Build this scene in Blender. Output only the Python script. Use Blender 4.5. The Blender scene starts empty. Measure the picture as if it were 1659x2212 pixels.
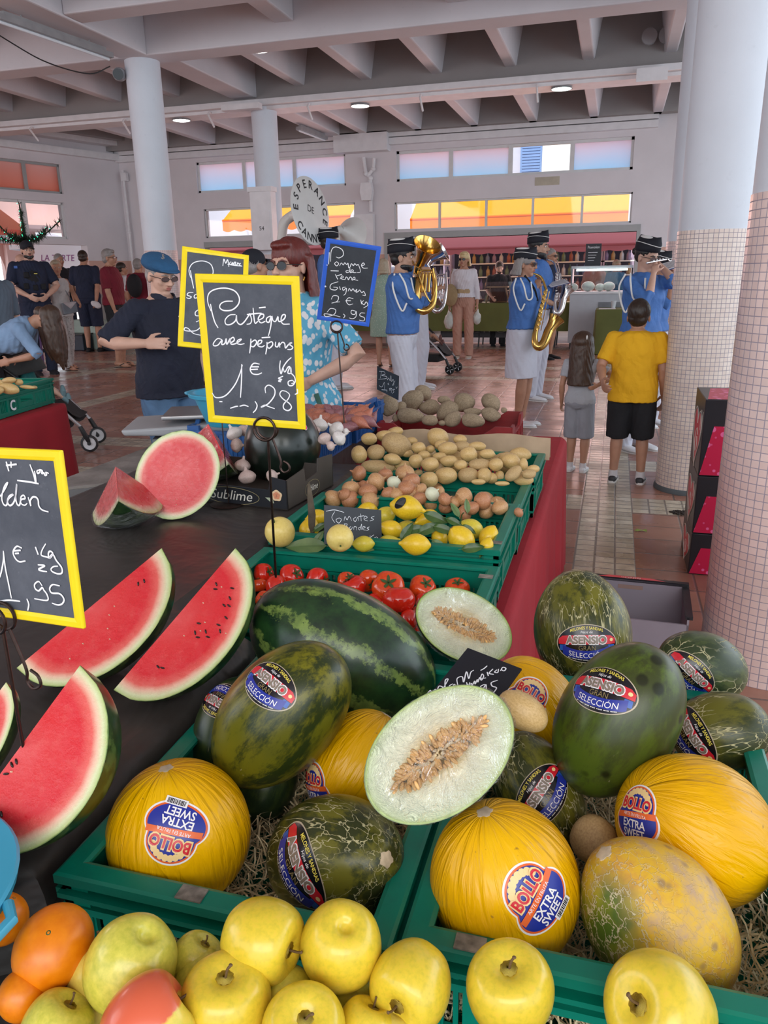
import bpy,bmesh,math,random
import numpy as np
from mathutils import Vector,Matrix,noise as mnoise
from mathutils.bvhtree import BVHTree
random.seed(7)
SC=bpy.context.scene
COL=SC.collection
PI=math.pi
# ---------------------------------------------------------------- camera
FPX=1661.0;CAMZ=1.50;CX,CY=829.5,1106.0
PITCH,ROLL,YAW=math.radians(17.1126),math.radians(1.0674),math.radians(16.4)
_f=Vector((-math.sin(YAW)*math.cos(PITCH),math.cos(YAW)*math.cos(PITCH),-math.sin(PITCH)))
_r0=Vector((math.cos(YAW),math.sin(YAW),0));_u0=_r0.cross(_f)
CR=(_r0*math.cos(ROLL)-_u0*math.sin(ROLL));CU=(_r0*math.sin(ROLL)+_u0*math.cos(ROLL));CF=_f
CAMP=Vector((0,0,CAMZ))
cd=bpy.data.cameras.new('camera');cam=bpy.data.objects.new('camera',cd);COL.objects.link(cam)
cd.lens=FPX/2212*36;cd.sensor_width=36;cd.clip_start=.02;cd.clip_end=200
cam.matrix_world=Matrix(((CR.x,CU.x,-CF.x,0),(CR.y,CU.y,-CF.y,0),(CR.z,CU.z,-CF.z,CAMZ),(0,0,0,1)))
SC.camera=cam
# ---------------------------------------------------------------- light
w=bpy.data.worlds.new('world');SC.world=w;w.use_nodes=True
bg=w.node_tree.nodes['Background'];bg.inputs[0].default_value=(.80,.90,1.0,1);bg.inputs[1].default_value=2.0
def lamp(name,typ,loc,target,energy,col,size=(1,1),**kw):
 d=bpy.data.lights.new(name,typ);d.energy=energy;d.color=col
 if typ=='AREA':d.shape='RECTANGLE';d.size,d.size_y=size
 for k,v in kw.items():setattr(d,k,v)
 o=bpy.data.objects.new(name,d);COL.objects.link(o);o.location=loc
 o.rotation_euler=(Vector(target)-Vector(loc)).to_track_quat('-Z','Y').to_euler();return o
lamp('sun','SUN',(-8,-14,40),(-4,20,0),6.5,(1,.95,.86),angle=.01)
lamp('entrance_daylight','AREA',(1.2,-4.5,3.9),(-.6,2.5,.8),250,(1,.985,.955),(7,2.6))
lamp('side_daylight','AREA',(6.5,7,3.0),(-3,9,1.2),125,(.86,.93,1),(10,3))
lamp('back_opening_daylight','AREA',(-3,17.3,1.9),(-3,10,.9),150,(1,.62,.58),(9,2))
lamp('left_opening_daylight','AREA',(-15.0,7.6,2.1),(-7,10,1.0),200,(1,.72,.68),(5,3))
lamp('aisle_daylight','AREA',(-9.5,-1,3.6),(-6,9,1.2),170,(.95,.95,1),(7,3))
SC.view_settings.view_transform='Standard';SC.view_settings.look='None'
SC.view_settings.exposure=-0.10;SC.view_settings.gamma=1.0;SC.view_settings.use_curve_mapping=False
SC.cycles.max_bounces=7;SC.cycles.transparent_max_bounces=16;SC.cycles.use_denoising=True
SC.cycles.sample_clamp_indirect=6;SC.cycles.caustics_reflective=False;SC.cycles.caustics_refractive=False
# ---------------------------------------------------------------- pixel -> world points (building axes: X along back wall, Y towards it)
def ray(px,py):return CF+CR*((px-CX)/FPX)-CU*((py-CY)/FPX)
def PZ(px,py,z):v=ray(px,py);return CAMP+v*((z-CAMZ)/v.z)
def PY(px,py,Y):v=ray(px,py);return CAMP+v*(Y/v.y)
def PX(px,py,X):v=ray(px,py);return CAMP+v*(X/v.x)
def PD(px,py,D):return CAMP+ray(px,py)*D
def depth(p):return(Vector(p)-CAMP).dot(CF)
def img_dir(deg,away=0.0):
 a,t=math.radians(deg),math.radians(away)
 return((CR*math.cos(a)+CU*math.sin(a))*math.cos(t)+CF*math.sin(t)).normalized()
# ---------------------------------------------------------------- node helpers
class NT:
 def __init__(s,name):
  s.m=bpy.data.materials.new(name);s.m.use_nodes=True;s.t=s.m.node_tree;s.b=s.t.nodes['Principled BSDF']
  s.out=s.t.nodes['Material Output']
  s.tc=s.t.nodes.new('ShaderNodeTexCoord');s.obj=s.tc.outputs['Object']
 def set(s,node,k,v):
  if v is None:return
  if isinstance(v,bpy.types.NodeSocket):s.t.links.new(v,node.inputs[k])
  else:
   if isinstance(v,tuple)and len(v)==3 and node.inputs[k].type=='RGBA':v=(*v,1)
   node.inputs[k].default_value=v
 def noise(s,scale,detail=3,rough=.5,vec=None,dist=0):
  n=s.t.nodes.new('ShaderNodeTexNoise');s.set(n,'Vector',vec or s.obj);s.set(n,'Scale',scale);s.set(n,'Detail',detail)
  s.set(n,'Roughness',rough);s.set(n,'Distortion',dist);return n.outputs['Fac']
 def noisec(s,scale,vec=None):
  n=s.t.nodes.new('ShaderNodeTexNoise');s.set(n,'Vector',vec or s.obj);s.set(n,'Scale',scale);return n.outputs['Color']
 def vor(s,scale,vec=None,feat='F1',out='Distance',rnd=1):
  n=s.t.nodes.new('ShaderNodeTexVoronoi');n.feature=feat;s.set(n,'Vector',vec or s.obj);s.set(n,'Scale',scale);s.set(n,'Randomness',rnd);return n.outputs[out]
 def ramp(s,fac,stops,interp='LINEAR'):
  n=s.t.nodes.new('ShaderNodeValToRGB');n.color_ramp.interpolation=interp;e=n.color_ramp.elements
  while len(e)<len(stops):e.new(.5)
  for i,(p,c)in enumerate(stops):
   e[i].position=p
   if not isinstance(c,tuple):c=(c,c,c)
   e[i].color=(*c,1)
  s.set(n,'Fac',fac);return n.outputs['Color']
 def mix(s,fac,a,b,mode='MIX'):
  n=s.t.nodes.new('ShaderNodeMix');n.data_type='RGBA';n.blend_type=mode
  for k,v in((0,fac),(6,a),(7,b)):
   if isinstance(v,bpy.types.NodeSocket):s.t.links.new(v,n.inputs[k])
   else:n.inputs[k].default_value=(*v,1)if isinstance(v,tuple)and len(v)==3 else v
  return n.outputs[2]
 def math(s,op,a,b=None,c=None):
  n=s.t.nodes.new('ShaderNodeMath');n.operation=op
  for k,v in((0,a),(1,b),(2,c)):
   if v is not None:s.set(n,k,v)
  return n.outputs[0]
 def sep(s,vec=None):
  n=s.t.nodes.new('ShaderNodeSeparateXYZ');s.t.links.new(vec or s.obj,n.inputs[0]);return n.outputs
 def comb(s,x,y,z):
  n=s.t.nodes.new('ShaderNodeCombineXYZ')
  for k,v in enumerate((x,y,z)):s.set(n,k,v)
  return n.outputs[0]
 def scale(s,sx,sy,sz,vec=None,loc=(0,0,0)):
  n=s.t.nodes.new('ShaderNodeMapping');s.t.links.new(vec or s.obj,n.inputs[0]);n.inputs['Scale'].default_value=(sx,sy,sz);n.inputs['Location'].default_value=loc;return n.outputs[0]
 def attr(s,name,out='Fac'):
  n=s.t.nodes.new('ShaderNodeAttribute');n.attribute_name=name;return n.outputs[out]
 def bump(s,h,strength=.3,dist=.01,normal=None):
  n=s.t.nodes.new('ShaderNodeBump');s.set(n,'Height',h);n.inputs['Strength'].default_value=strength;n.inputs['Distance'].default_value=dist
  if normal:s.t.links.new(normal,n.inputs['Normal'])
  return n.outputs[0]
 def fin(s,col=None,rough=None,normal=None,**kw):
  s.set(s.b,'Base Color',col);s.set(s.b,'Roughness',rough)
  if normal:s.t.links.new(normal,s.b.inputs['Normal'])
  for k,v in kw.items():s.set(s.b,k.replace('_',' '),v)
  return s.m
_mats={}
def mat(name,col,rough=.55,metal=0,var=.12,vs=6,bump=0,bs=40,**kw):
 if name in _mats:return _mats[name]
 n=NT(name)
 c=n.mix(n.ramp(n.noise(vs,4),[(.3,0.0),(.7,1.0)]),tuple(x*(1-var)for x in col),tuple(min(1,x*(1+var))for x in col))if var else col
 nm=n.bump(n.noise(bs,4),bump,.01)if bump else None
 _mats[name]=n.fin(c,rough,nm,Metallic=metal,**kw);return _mats[name]
def emit(name,col,s):
 if name in _mats:return _mats[name]
 n=NT(name);_mats[name]=n.fin(col,.5,None,Emission_Color=col,Emission_Strength=s);return n.m
# ---------------------------------------------------------------- mesh builder
def basis(z,x=None):
 z=Vector(z).normalized();x=Vector(x)if x is not None else(Vector((0,0,1))if abs(z.z)<.9 else Vector((1,0,0)))
 x=(x-z*x.dot(z)).normalized();y=z.cross(x);return Matrix((x,y,z)).transposed()
class MB:
 def __init__(s):s.v=[];s.f=[];s.mi=[];s.at=None
 def add(s,vs,fs,mi=0):
  o=len(s.v);s.v+=[tuple(v)for v in vs];s.f+=[tuple(i+o for i in f)for f in fs];s.mi+=[mi]*len(fs);return s
 def rings(s,R,mi=0,caps=True,closed=True):
  n=len(R[0]);vs=[v for r in R for v in r];fs=[]
  for i in range(len(R)-1):
   for j in range(n if closed else n-1):
    a,b=i*n+j,i*n+(j+1)%n;fs.append((a,b,b+n,a+n))
  if caps:fs.append(tuple(range(n-1,-1,-1)));fs.append(tuple((len(R)-1)*n+j for j in range(n)))
  return s.add(vs,fs,mi)
 def box(s,c,d,rot=None,mi=0):
  c=Vector(c);h=Vector(d)/2;vs=[]
  for x in(-1,1):
   for y in(-1,1):
    for z in(-1,1):
     p=Vector((x*h.x,y*h.y,z*h.z));vs.append(c+(rot@p if rot else p))
  return s.add(vs,[(0,1,3,2),(4,6,7,5),(0,4,5,1),(2,3,7,6),(0,2,6,4),(1,5,7,3)],mi)
 def bb(s,x0,x1,y0,y1,z0,z1,mi=0):return s.box(((x0+x1)/2,(y0+y1)/2,(z0+z1)/2),(abs(x1-x0),abs(y1-y0),abs(z1-z0)),None,mi)
 def ell(s,c,r,rot=None,seg=20,ring=12,mi=0,e=1.0):
  c=Vector(c)
  if not hasattr(r,'__len__'):r=(r,r,r)
  vs=[];fs=[]
  def P(v):v=Vector((v[0]*r[0],v[1]*r[1],v[2]*r[2]));return c+(rot@v if rot else v)
  vs.append(P((0,0,-1)))
  for i in range(1,ring):
   t=PI*i/ring
   for j in range(seg):a=2*PI*j/seg;vs.append(P((math.sin(t)*math.cos(a),math.sin(t)*math.sin(a),-math.cos(t))))
  vs.append(P((0,0,1)));L=len(vs)-1
  for j in range(seg):fs.append((0,1+(j+1)%seg,1+j));fs.append((L,L-seg+j,L-seg+(j+1)%seg))
  for i in range(ring-2):
   for j in range(seg):a,b=1+i*seg+j,1+i*seg+(j+1)%seg;fs.append((a,b,b+seg,a+seg))
  return s.add(vs,fs,mi)
 def tube(s,pts,rad,seg=10,mi=0,round_=False,ref=None,closed=False):
  pts=[Vector(p)for p in pts];n=len(pts)
  if not hasattr(rad,'__len__'):rad=[rad]*n
  T=[]
  for i in range(n):
   a=pts[(i-1)%n]if(i>0 or closed)else pts[i];b=pts[(i+1)%n]if(i<n-1 or closed)else pts[i]
   d=b-a;T.append(d.normalized()if d.length>1e-9 else Vector((0,0,1)))
  B=basis(T[0],ref);x=B.col[0];R=[]
  for i in range(n):
   t=T[i];x=(x-t*x.dot(t));x=x.normalized()if x.length>1e-6 else basis(t).col[0];y=t.cross(x)
   r=rad[i];ra,rb=(r if hasattr(r,'__len__')else(r,r))
   R.append([pts[i]+x*ra*math.cos(2*PI*j/seg)+y*rb*math.sin(2*PI*j/seg)for j in range(seg)])
  if closed:R.append(R[0]);s.rings(R,mi,False)
  else:s.rings(R,mi)
  if round_:
   for p,r in((pts[0],rad[0]),(pts[-1],rad[-1])):
    rr=(min(r)if hasattr(r,'__len__')else r)*.98;s.ell(p,rr,seg=seg,ring=6,mi=mi)
  return s
 def lathe(s,prof,seg=24,mi=0,c=(0,0,0),rot=None,lob=None):
  c=Vector(c);R=[]
  for(r,z)in prof:
   R.append([c+(rot@Vector((r*math.cos(a)*(lob(a,z)if lob else 1),r*math.sin(a)*(lob(a,z)if lob else 1),z))if rot else Vector((r*math.cos(a)*(lob(a,z)if lob else 1),r*math.sin(a)*(lob(a,z)if lob else 1),z)))for a in[2*PI*j/seg for j in range(seg)]])
  return s.rings(R,mi)
 def prism(s,poly,h,M=None,mi=0):
  M=M or Matrix.Identity(4);n=len(poly)
  vs=[M@Vector((p[0],p[1],0))for p in poly]+[M@Vector((p[0],p[1],h))for p in poly]
  return s.add(vs,[tuple(range(n-1,-1,-1)),tuple(range(n,2*n))]+[(i,(i+1)%n,n+(i+1)%n,n+i)for i in range(n)],mi)
 def mesh(s,name,mats,smooth=True,auto=None):
  m=bpy.data.meshes.new(name);m.from_pydata(s.v,[],s.f)
  for x in(mats if isinstance(mats,(list,tuple))else[mats]):m.materials.append(x)
  if any(s.mi):m.polygons.foreach_set('material_index',s.mi)
  if smooth:
   m.polygons.foreach_set('use_smooth',[True]*len(m.polygons))
   if auto:m.set_sharp_from_angle(angle=math.radians(auto))
  m.update();return m
 def build(s,name,mats,parent=None,smooth=True,auto=35,loc=None):
  o=bpy.data.objects.new(name,s.mesh(name,mats,smooth,auto));COL.objects.link(o)
  if parent:o.parent=parent
  if loc is not None:o.location=loc
  return o
def tag(o,label=None,cat=None,group=None,kind=None):
 if label:o['label']=label
 if cat:o['category']=cat
 if group:o['group']=group
 if kind:o['kind']=kind
 return o
def thing(name,label,cat,loc=(0,0,0),rot=None,group=None):
 o=bpy.data.objects.new(name,None);COL.objects.link(o);o.empty_display_size=.05
 if rot is None:o.matrix_world=Matrix.Translation(loc)
 else:o.matrix_world=Matrix.Translation(loc)@(rot.to_4x4()if isinstance(rot,Matrix)else Matrix.Rotation(rot,4,'Z'))
 return tag(o,label,cat,group)
def struct(name,mb,mats,**kw):return tag(mb.build(name,mats,**kw),kind='structure')
def bevel(o,w=.004,seg=2,ang=40):
 m=o.modifiers.new('bevel','BEVEL');m.width=w;m.segments=seg;m.limit_method='ANGLE';m.angle_limit=math.radians(ang);return o
def baked(o):
 dg=bpy.context.evaluated_depsgraph_get();me=bpy.data.meshes.new_from_object(o.evaluated_get(dg));o.modifiers.clear();old=o.data;o.data=me
 bpy.data.meshes.remove(old);return o
_txt={}
def text_mesh(t,bold=0.0,shear=0):
 k=(t,bold,shear)
 if k in _txt:return _txt[k]
 c=bpy.data.curves.new('t','FONT');c.body=t;c.offset=bold;c.shear=shear;c.resolution_u=3;c.fill_mode='FRONT'
 o=bpy.data.objects.new('t',c);COL.objects.link(o);dg=bpy.context.evaluated_depsgraph_get();dg.update()
 me=bpy.data.meshes.new_from_object(o.evaluated_get(dg));vs=np.array([v.co[:2]for v in me.vertices])if len(me.vertices)else np.zeros((1,2));fs=[tuple(p.vertices)for p in me.polygons]
 bpy.data.objects.remove(o);bpy.data.curves.remove(c);bpy.data.meshes.remove(me)
 vs[:,0]-=(vs[:,0].min()+vs[:,0].max())/2;vs/=.70
 _txt[k]=(vs,fs);return _txt[k]
def put_text(mb,t,P,h,x=0,y=0,width=None,mi=0,bold=0,shear=0,arc=0):
 vs,fs=text_mesh(t,bold,shear);w=vs[:,0].max()-vs[:,0].min()
 sx=h if width is None else width/w
 mb.add([P(x+v[0]*sx,y+v[1]*h+arc*(v[0]*sx)**2)for v in vs],fs,mi)
def spline(pts,n=6):
 pts=[np.array(p,float)for p in pts]
 if len(pts)<3:return pts
 P=[2*pts[0]-pts[1]]+pts+[2*pts[-1]-pts[-2]];out=[]
 for i in range(1,len(P)-2):
  for k in range(n):
   t=k/n;a,b,c,d=P[i-1],P[i],P[i+1],P[i+2]
   out.append(.5*((2*b)+(-a+c)*t+(2*a-5*b+4*c-d)*t*t+(-a+3*b-3*c+d)*t**3))
 out.append(pts[-1]);return out
# ---------------------------------------------------------------- setting
def wall_mat(name,col,rough=.7):
 n=NT(name);big=n.noise(.9,5,.6);fine=n.noise(14,5,.65)
 c=n.mix(n.ramp(big,[(.35,0.),(.7,1.)]),tuple(x*.90 for x in col),col)
 c=n.mix(n.ramp(fine,[(.62,0.),(.78,.35)]),c,tuple(x*.72 for x in col))
 return n.fin(c,rough,n.bump(n.noise(22,5),.12,.01))
M_PAINT=wall_mat('painted plaster',(.74,.72,.75));M_BEAM=wall_mat('painted concrete beam',(.72,.71,.75));M_GREY=wall_mat('bare grey concrete',(.36,.345,.34),.85)
M_WHITE=wall_mat('white painted column',(.70,.755,.83),.5);M_TRIM=mat('white painted metal trim',(.78,.77,.79),.45,var=.05)
def tile_mat(name,tx,tz,c1,c2,grout,r=.22,R=.22):
 n=NT(name);x,y,z=n.sep();u=n.math('MULTIPLY',n.math('ARCTAN2',y,x),R/tx);v=n.math('MULTIPLY',z,1/tz)
 def line(q):fr=n.math('FRACT',q);return n.math('MINIMUM',fr,n.math('SUBTRACT',1,fr))
 d=n.math('MINIMUM',line(u),line(v));g=n.ramp(d,[(.035,0.),(.07,1.)])
 cell=n.comb(n.math('FLOOR',u),n.math('FLOOR',v),0);wn=n.t.nodes.new('ShaderNodeTexWhiteNoise');n.t.links.new(cell,wn.inputs[0])
 c=n.mix(wn.outputs[0],c1,c2);c=n.mix(n.ramp(n.noise(5,4),[(.45,0.),(.8,.5)]),c,tuple(q*.75 for q in c1))
 return n.fin(n.mix(g,grout,c),n.ramp(g,[(0,.8),(1,.22)]),n.bump(g,.35,.002))
M_MOSAIC=tile_mat('cream mosaic tiles',.0286,.0286,(.74,.62,.55),(.82,.72,.64),(.30,.27,.33))
M_MOSPINK=tile_mat('pink mosaic tiles',.0286,.0286,(.72,.56,.52),(.80,.64,.60),(.34,.30,.36))
def floor_mat():
 n=NT('terracotta floor tiles');x,y,z=n.sep()
 def line(q):fr=n.math('FRACT',q);return n.math('MINIMUM',fr,n.math('SUBTRACT',1,fr))
 u,v=n.math('MULTIPLY',n.math('ADD',x,.12),1/.30),n.math('MULTIPLY',y,1/.25)
 d1=n.math('MINIMUM',n.math('MULTIPLY',line(u),.30),n.math('MULTIPLY',line(v),.25));g1=n.ramp(d1,[(.003,0.),(.006,1.)])
 us,vs=n.math('MULTIPLY',n.math('ADD',x,.12),1/.107),n.math('MULTIPLY',y,1/.088)
 d2=n.math('MINIMUM',n.math('MULTIPLY',line(us),.107),n.math('MULTIPLY',line(vs),.088));g2=n.ramp(d2,[(.003,0.),(.0065,1.)])
 def band(q,lo,hi):return n.math('MULTIPLY',n.math('GREATER_THAN',q,lo),n.math('LESS_THAN',q,hi))
 s=band(x,-.12,.201)
 for q,lo,hi in((x,-6.54,-6.22),(x,-8.68,-8.36),(y,5.016,5.368),(y,6.16,6.512),(y,11.35,11.7),(y,12.76,13.11),(y,16.2,16.55),(x,6.3,6.62)):s=n.math('MAXIMUM',s,band(q,lo,hi))
 def wn(a,b):
  q=n.t.nodes.new('ShaderNodeTexWhiteNoise');n.t.links.new(n.comb(n.math('FLOOR',a),n.math('FLOOR',b),0),q.inputs[0]);return q.outputs[0]
 terra=n.ramp(wn(u,v),[(0,(.30,.135,.095)),(.5,(.37,.175,.12)),(1,(.44,.22,.155))])
 terra=n.mix(n.ramp(n.noise(3.2,5,.65),[(.4,0.),(.8,.55)]),terra,(.20,.11,.085))
 cream=n.ramp(wn(us,vs),[(0,(.42,.36,.27)),(.5,(.56,.49,.37)),(1,(.66,.59,.46))])
 cream=n.mix(n.ramp(n.noise(9,5,.7),[(.42,0.),(.72,.75)]),cream,(.27,.22,.16))
 c=n.mix(s,n.mix(g1,(.12,.10,.09),terra),n.mix(g2,(.17,.15,.13),cream));g=n.mix(s,g1,g2)
 rr=n.ramp(n.noise(2.5,4),[(.3,.18),(.75,.42)])
 return n.fin(c,rr,n.bump(n.mix(.25,g,n.noise(30,3)),.5,.004))
M_FLOOR=floor_mat()
m=MB();m.bb(-20,7,-8,17.4,-.1,0);struct('floor',m,M_FLOOR,smooth=False)
m=MB();m.bb(-40,20,17.4,40,-.16,-.06);struct('ground',m,mat('grey street asphalt',(.33,.32,.32),.9,vs=2),smooth=False)
ZS=4.35
m=MB();m.bb(-20,7,-6,14.0,5.25,5.45);m.bb(-20,7,14.0,18,5.0,5.45);struct('ceiling',m,wall_mat('white ceiling slab',(.50,.485,.49)),smooth=False)
def beam(name,x0,x1,y0,y1,z0,z1=5.3,mt=None):
 m=MB();m.bb(x0,x1,y0,y1,z0,z1);o=struct(name,m,mt or M_BEAM,smooth=False);return bevel(o,.02,2)
beam('trim_1',-20,7,10.25,10.68,ZS)
beam('trim_2',-6.18,7,8.55,8.9,ZS+.02)
beam('trim_3',-20,7,6.3,6.65,ZS+.02)
beam('trim_4',-6.62,-6.18,-6,10.25,ZS)
beam('trim_5',-6.62,-6.18,10.68,13.7,ZS+.12)
beam('trim_6',-6.3,-5.9,13.95,17.4,ZS+.04)
m=MB();m.bb(-20,7,13.66,13.98,4.30,5.3);struct('trim_7',m,M_GREY,smooth=False)
m=MB();m.bb(-20,7,13.50,13.66,4.33,4.42);m.bb(-20,7,13.64,14.1,4.28,4.34);struct('trim_8',m,M_TRIM,smooth=False)
m=MB();m.bb(-20,7,17.2,17.45,4.40,5.3);struct('trim_9',m,M_GREY,smooth=False)
k=10
for i in range(-11,6):
 x=-.62+i*1.19
 if abs(x+6.4)<.4:continue
 m=MB()
 for(y0,y1,z0)in((10.6,13.7,4.60),(13.95,17.45,4.40)):
  if i<-8 and y0>12:continue
  m.add([(x-.09,y0,z0),(x+.09,y0,z0),(x+.20,y0,5.3),(x-.20,y0,5.3),(x-.09,y1,z0),(x+.09,y1,z0),(x+.20,y1,5.3),(x-.20,y1,5.3)],[(0,1,2,3),(7,6,5,4),(0,4,5,1),(1,5,6,2),(3,7,4,0)])
 bevel(struct('trim_%d'%k,m,M_BEAM,smooth=False),.02);k+=1
for(x,y0,y1)in((-4.2,8.9,10.25),(-9,8,10.25),(-11.5,8,10.25),(-2,8.9,10.25)):
 m=MB();m.bb(x-.13,x+.13,y0,y1,4.55,5.3);bevel(struct('trim_%d'%k,m,M_BEAM,smooth=False),.02);k+=1
def wall_cut(name,x0,x1,z0,z1,holes,M,mt,th=.25):
 xs=sorted({x0,x1,*[h[0]for h in holes],*[h[1]for h in holes]});zs=sorted({z0,z1,*[h[2]for h in holes],*[h[3]for h in holes]})
 m=MB()
 for i in range(len(xs)-1):
  j=0
  while j<len(zs)-1:
   cx=(xs[i]+xs[i+1])/2;solid=lambda q:not any(h[0]<cx<h[1]and h[2]<(zs[q]+zs[q+1])/2<h[3]for h in holes)
   if not solid(j):j+=1;continue
   k2=j
   while k2<len(zs)-1 and solid(k2):k2+=1
   vs=[M@Vector((x,y,z))for x in(xs[i],xs[i+1])for y in(0,th)for z in(zs[j],zs[k2])]
   m.add(vs,[(0,1,3,2),(4,6,7,5),(0,4,5,1),(2,3,7,6),(0,2,6,4),(1,5,7,3)]);j=k2
 return struct(name,m,mt,smooth=False)
YB=17.5
MB_back=Matrix.Translation((0,YB,0))
back_holes=[(-9.56,-5.89,3.42,4.08),(-4.73,.18,3.44,4.05),(-9.45,-5.7,2.42,3.06),(-4.78,.22,2.44,3.02),(-9.5,-5.7,0,2.2),(-4.95,.35,0,2.27)]
def back_mat(n_,lo,hi):
 n=NT(n_);x,y,z=n.sep();c=n.mix(n.ramp(n.noise(1.2,5),[(.35,0.),(.7,1.)]),tuple(q*.9 for q in hi),hi)
 lo_c=n.mix(n.ramp(n.noise(3,4),[(.35,0.),(.7,1.)]),tuple(q*.9 for q in lo),lo)
 return n.fin(n.mix(n.math('LESS_THAN',z,1.95),c,lo_c),.6,n.bump(n.noise(20,5),.15,.01))
M_TWO=back_mat('two tone wall paint',(.68,.42,.34),(.76,.72,.745))
wall_cut('wall_back',-11.6,7,-.1,5.3,back_holes,MB_back,M_TWO)
_a=math.radians(19);LW=Matrix.Translation((-11.6,YB,0))@Matrix.Rotation(-_a-PI/2,4,'Z')
def lw_px(px,py):
 v=ray(px,py);nrm=(LW.to_3x3()@Vector((0,1,0)));p0=Vector((-11.6,YB,0));t=(p0-CAMP).dot(nrm)/v.dot(nrm);q=LW.inverted()@(CAMP+v*t);return q.x,q.z
la=lw_px(135,395)[0];lb=lw_px(148,515)[0];ld=lw_px(192,560)[0]
left_holes=[(la,la+4.2,3.38,4.0),(lb,lb+4.6,2.42,3.2),(ld,ld+5.2,0,2.3)]
LWM=LW@Matrix.Rotation(0,4,'Z')
o=wall_cut('wall_left',0,18,-.1,5.3,left_holes,LW,M_TWO,th=-.25)
M_GLASSF=NT('frosted window glass');_n=M_GLASSF
M_FROST=_n.fin((.80,.86,.97),.35,_n.bump(_n.noise(60,2),.1,.002),Transmission_Weight=.0,Emission_Color=(.55,.70,1.0),Emission_Strength=.0)
def frosted(name,top,bot):
 n=NT(name);d=n.t.nodes.new('ShaderNodeBsdfTranslucent');g=n.t.nodes.new('ShaderNodeBsdfDiffuse');ms=n.t.nodes.new('ShaderNodeMixShader')
 c=n.mix(n.ramp(n.math('ADD',n.math('MULTIPLY',n.math('SUBTRACT',n.sep()[2],3.4),1.5),n.math('MULTIPLY',n.math('SUBTRACT',n.noise(1.2,2),.5),.3)),[(.1,0.),(.9,1.)]),bot,top);n.set(d,'Color',c);n.set(g,'Color',c);ms.inputs[0].default_value=.06
 n.t.links.new(d.outputs[0],ms.inputs[1]);n.t.links.new(g.outputs[0],ms.inputs[2]);n.t.links.new(ms.outputs[0],n.out.inputs[0]);return n.m
M_FRBLUE=frosted('frosted blue-white glass',(.93,.90,1),(.62,.84,1));M_FRPINK=frosted('frosted pink-lit glass',(1,.82,.80),(1,.60,.50))
n=NT('clear window glass');tr=n.t.nodes.new('ShaderNodeBsdfTransparent');gl=n.t.nodes.new('ShaderNodeBsdfGlossy');ms=n.t.nodes.new('ShaderNodeMixShader')
tr.inputs[0].default_value=(.93,.95,.97,1);gl.inputs['Roughness'].default_value=.03;fr=n.t.nodes.new('ShaderNodeFresnel');fr.inputs[0].default_value=1.45
n.t.links.new(fr.outputs[0],ms.inputs[0]);n.t.links.new(tr.outputs[0],ms.inputs[1]);n.t.links.new(gl.outputs[0],ms.inputs[2]);n.t.links.new(ms.outputs[0],n.out.inputs[0]);M_CLEAR=n.m
M_FRAME=mat('window frame paint',(.70,.70,.70),.5,var=.05);M_FRAMEG=mat('grey metal window frame',(.36,.37,.37),.5,var=.05)
def window(name,M,x0,x1,z0,z1,bars,glass,fr=.035,fm=None):
 root=bpy.data.objects.new(name,None);COL.objects.link(root);root.matrix_world=M;tag(root,kind='structure')
 m=MB();dpt=.06
 m.bb(x0,x1,.06,.12,z1-fr,z1);m.bb(x0,x1,.06,.12,z0,z0+fr);m.bb(x0,x0+fr,.06,.12,z0,z1);m.bb(x1-fr,x1,.06,.12,z0,z1)
 for b in bars:m.bb(b-fr*.8,b+fr*.8,.05,.12,z0,z1)
 m.build('window_frame',fm or M_FRAME,root,smooth=False)
 ed=[x0]+list(bars)+[x1]
 for i in range(len(ed)-1):
  g=MB();g.bb(ed[i]+fr*.7,ed[i+1]-fr*.7,.085,.092,z0+fr*.7,z1-fr*.7);g.build('pane',glass[i%len(glass)],root,smooth=False)
 return root
bx=lambda px,py:PY(px,py,YB).x
window('window_1',MB_back,-9.56,-5.89,3.42,4.08,[bx(525,375),bx(634,370)],[M_FRBLUE],.05)
window('window_2',MB_back,-4.73,.18,3.44,4.05,[bx(973,345),bx(1102,340),bx(1236,330)],[M_FRBLUE,M_FRBLUE,M_CLEAR,M_FRBLUE],.055)
window('window_3',MB_back,-9.45,-5.7,2.42,3.06,[bx(553,480),bx(660,480)],[M_CLEAR],.035)
window('window_4',MB_back,-4.78,.22,2.44,3.02,[bx(948,460),bx(1049,460),bx(1150,455),bx(1257,450)],[M_CLEAR],.03)
LWI=LW@Matrix.Diagonal((1,-1,1,1))
window('window_5',LWI,la,la+4.2,3.38,4.0,[lw_px(53,350)[0],la+2.4],[M_FRPINK],.05,M_FRAMEG)
window('window_6',LWI,lb,lb+4.6,2.42,3.2,[lw_px(60,480)[0],lb+2.9],[M_CLEAR],.05)
m=MB();m.bb(-4.95,.35,YB-.03,YB+.3,2.27,2.40);m.bb(-5.02,-4.95,YB-.03,YB+.27,0,2.4);m.bb(.35,.42,YB-.03,YB+.27,0,2.4);struct('door_1',m,M_FRAMEG,smooth=False)
m=MB();m.bb(-9.5,-5.7,YB-.03,YB+.3,2.2,2.33);struct('door_2',m,M_FRAMEG,smooth=False)
m=MB()
for(z0,z1,x0,x1)in((4.17,4.30,-5.2,.6),(4.17,4.30,-11.6,-5.9),(4.32,4.40,-11.6,.6)):m.bb(x0,x1,YB-.14,YB,z0,z1)
m.bb(-6.05,-4.85,YB-.3,YB,4.05,4.42);struct('trim_%d'%k,m,M_TRIM,smooth=False);k+=1
m=MB();_p=LWI
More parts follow.
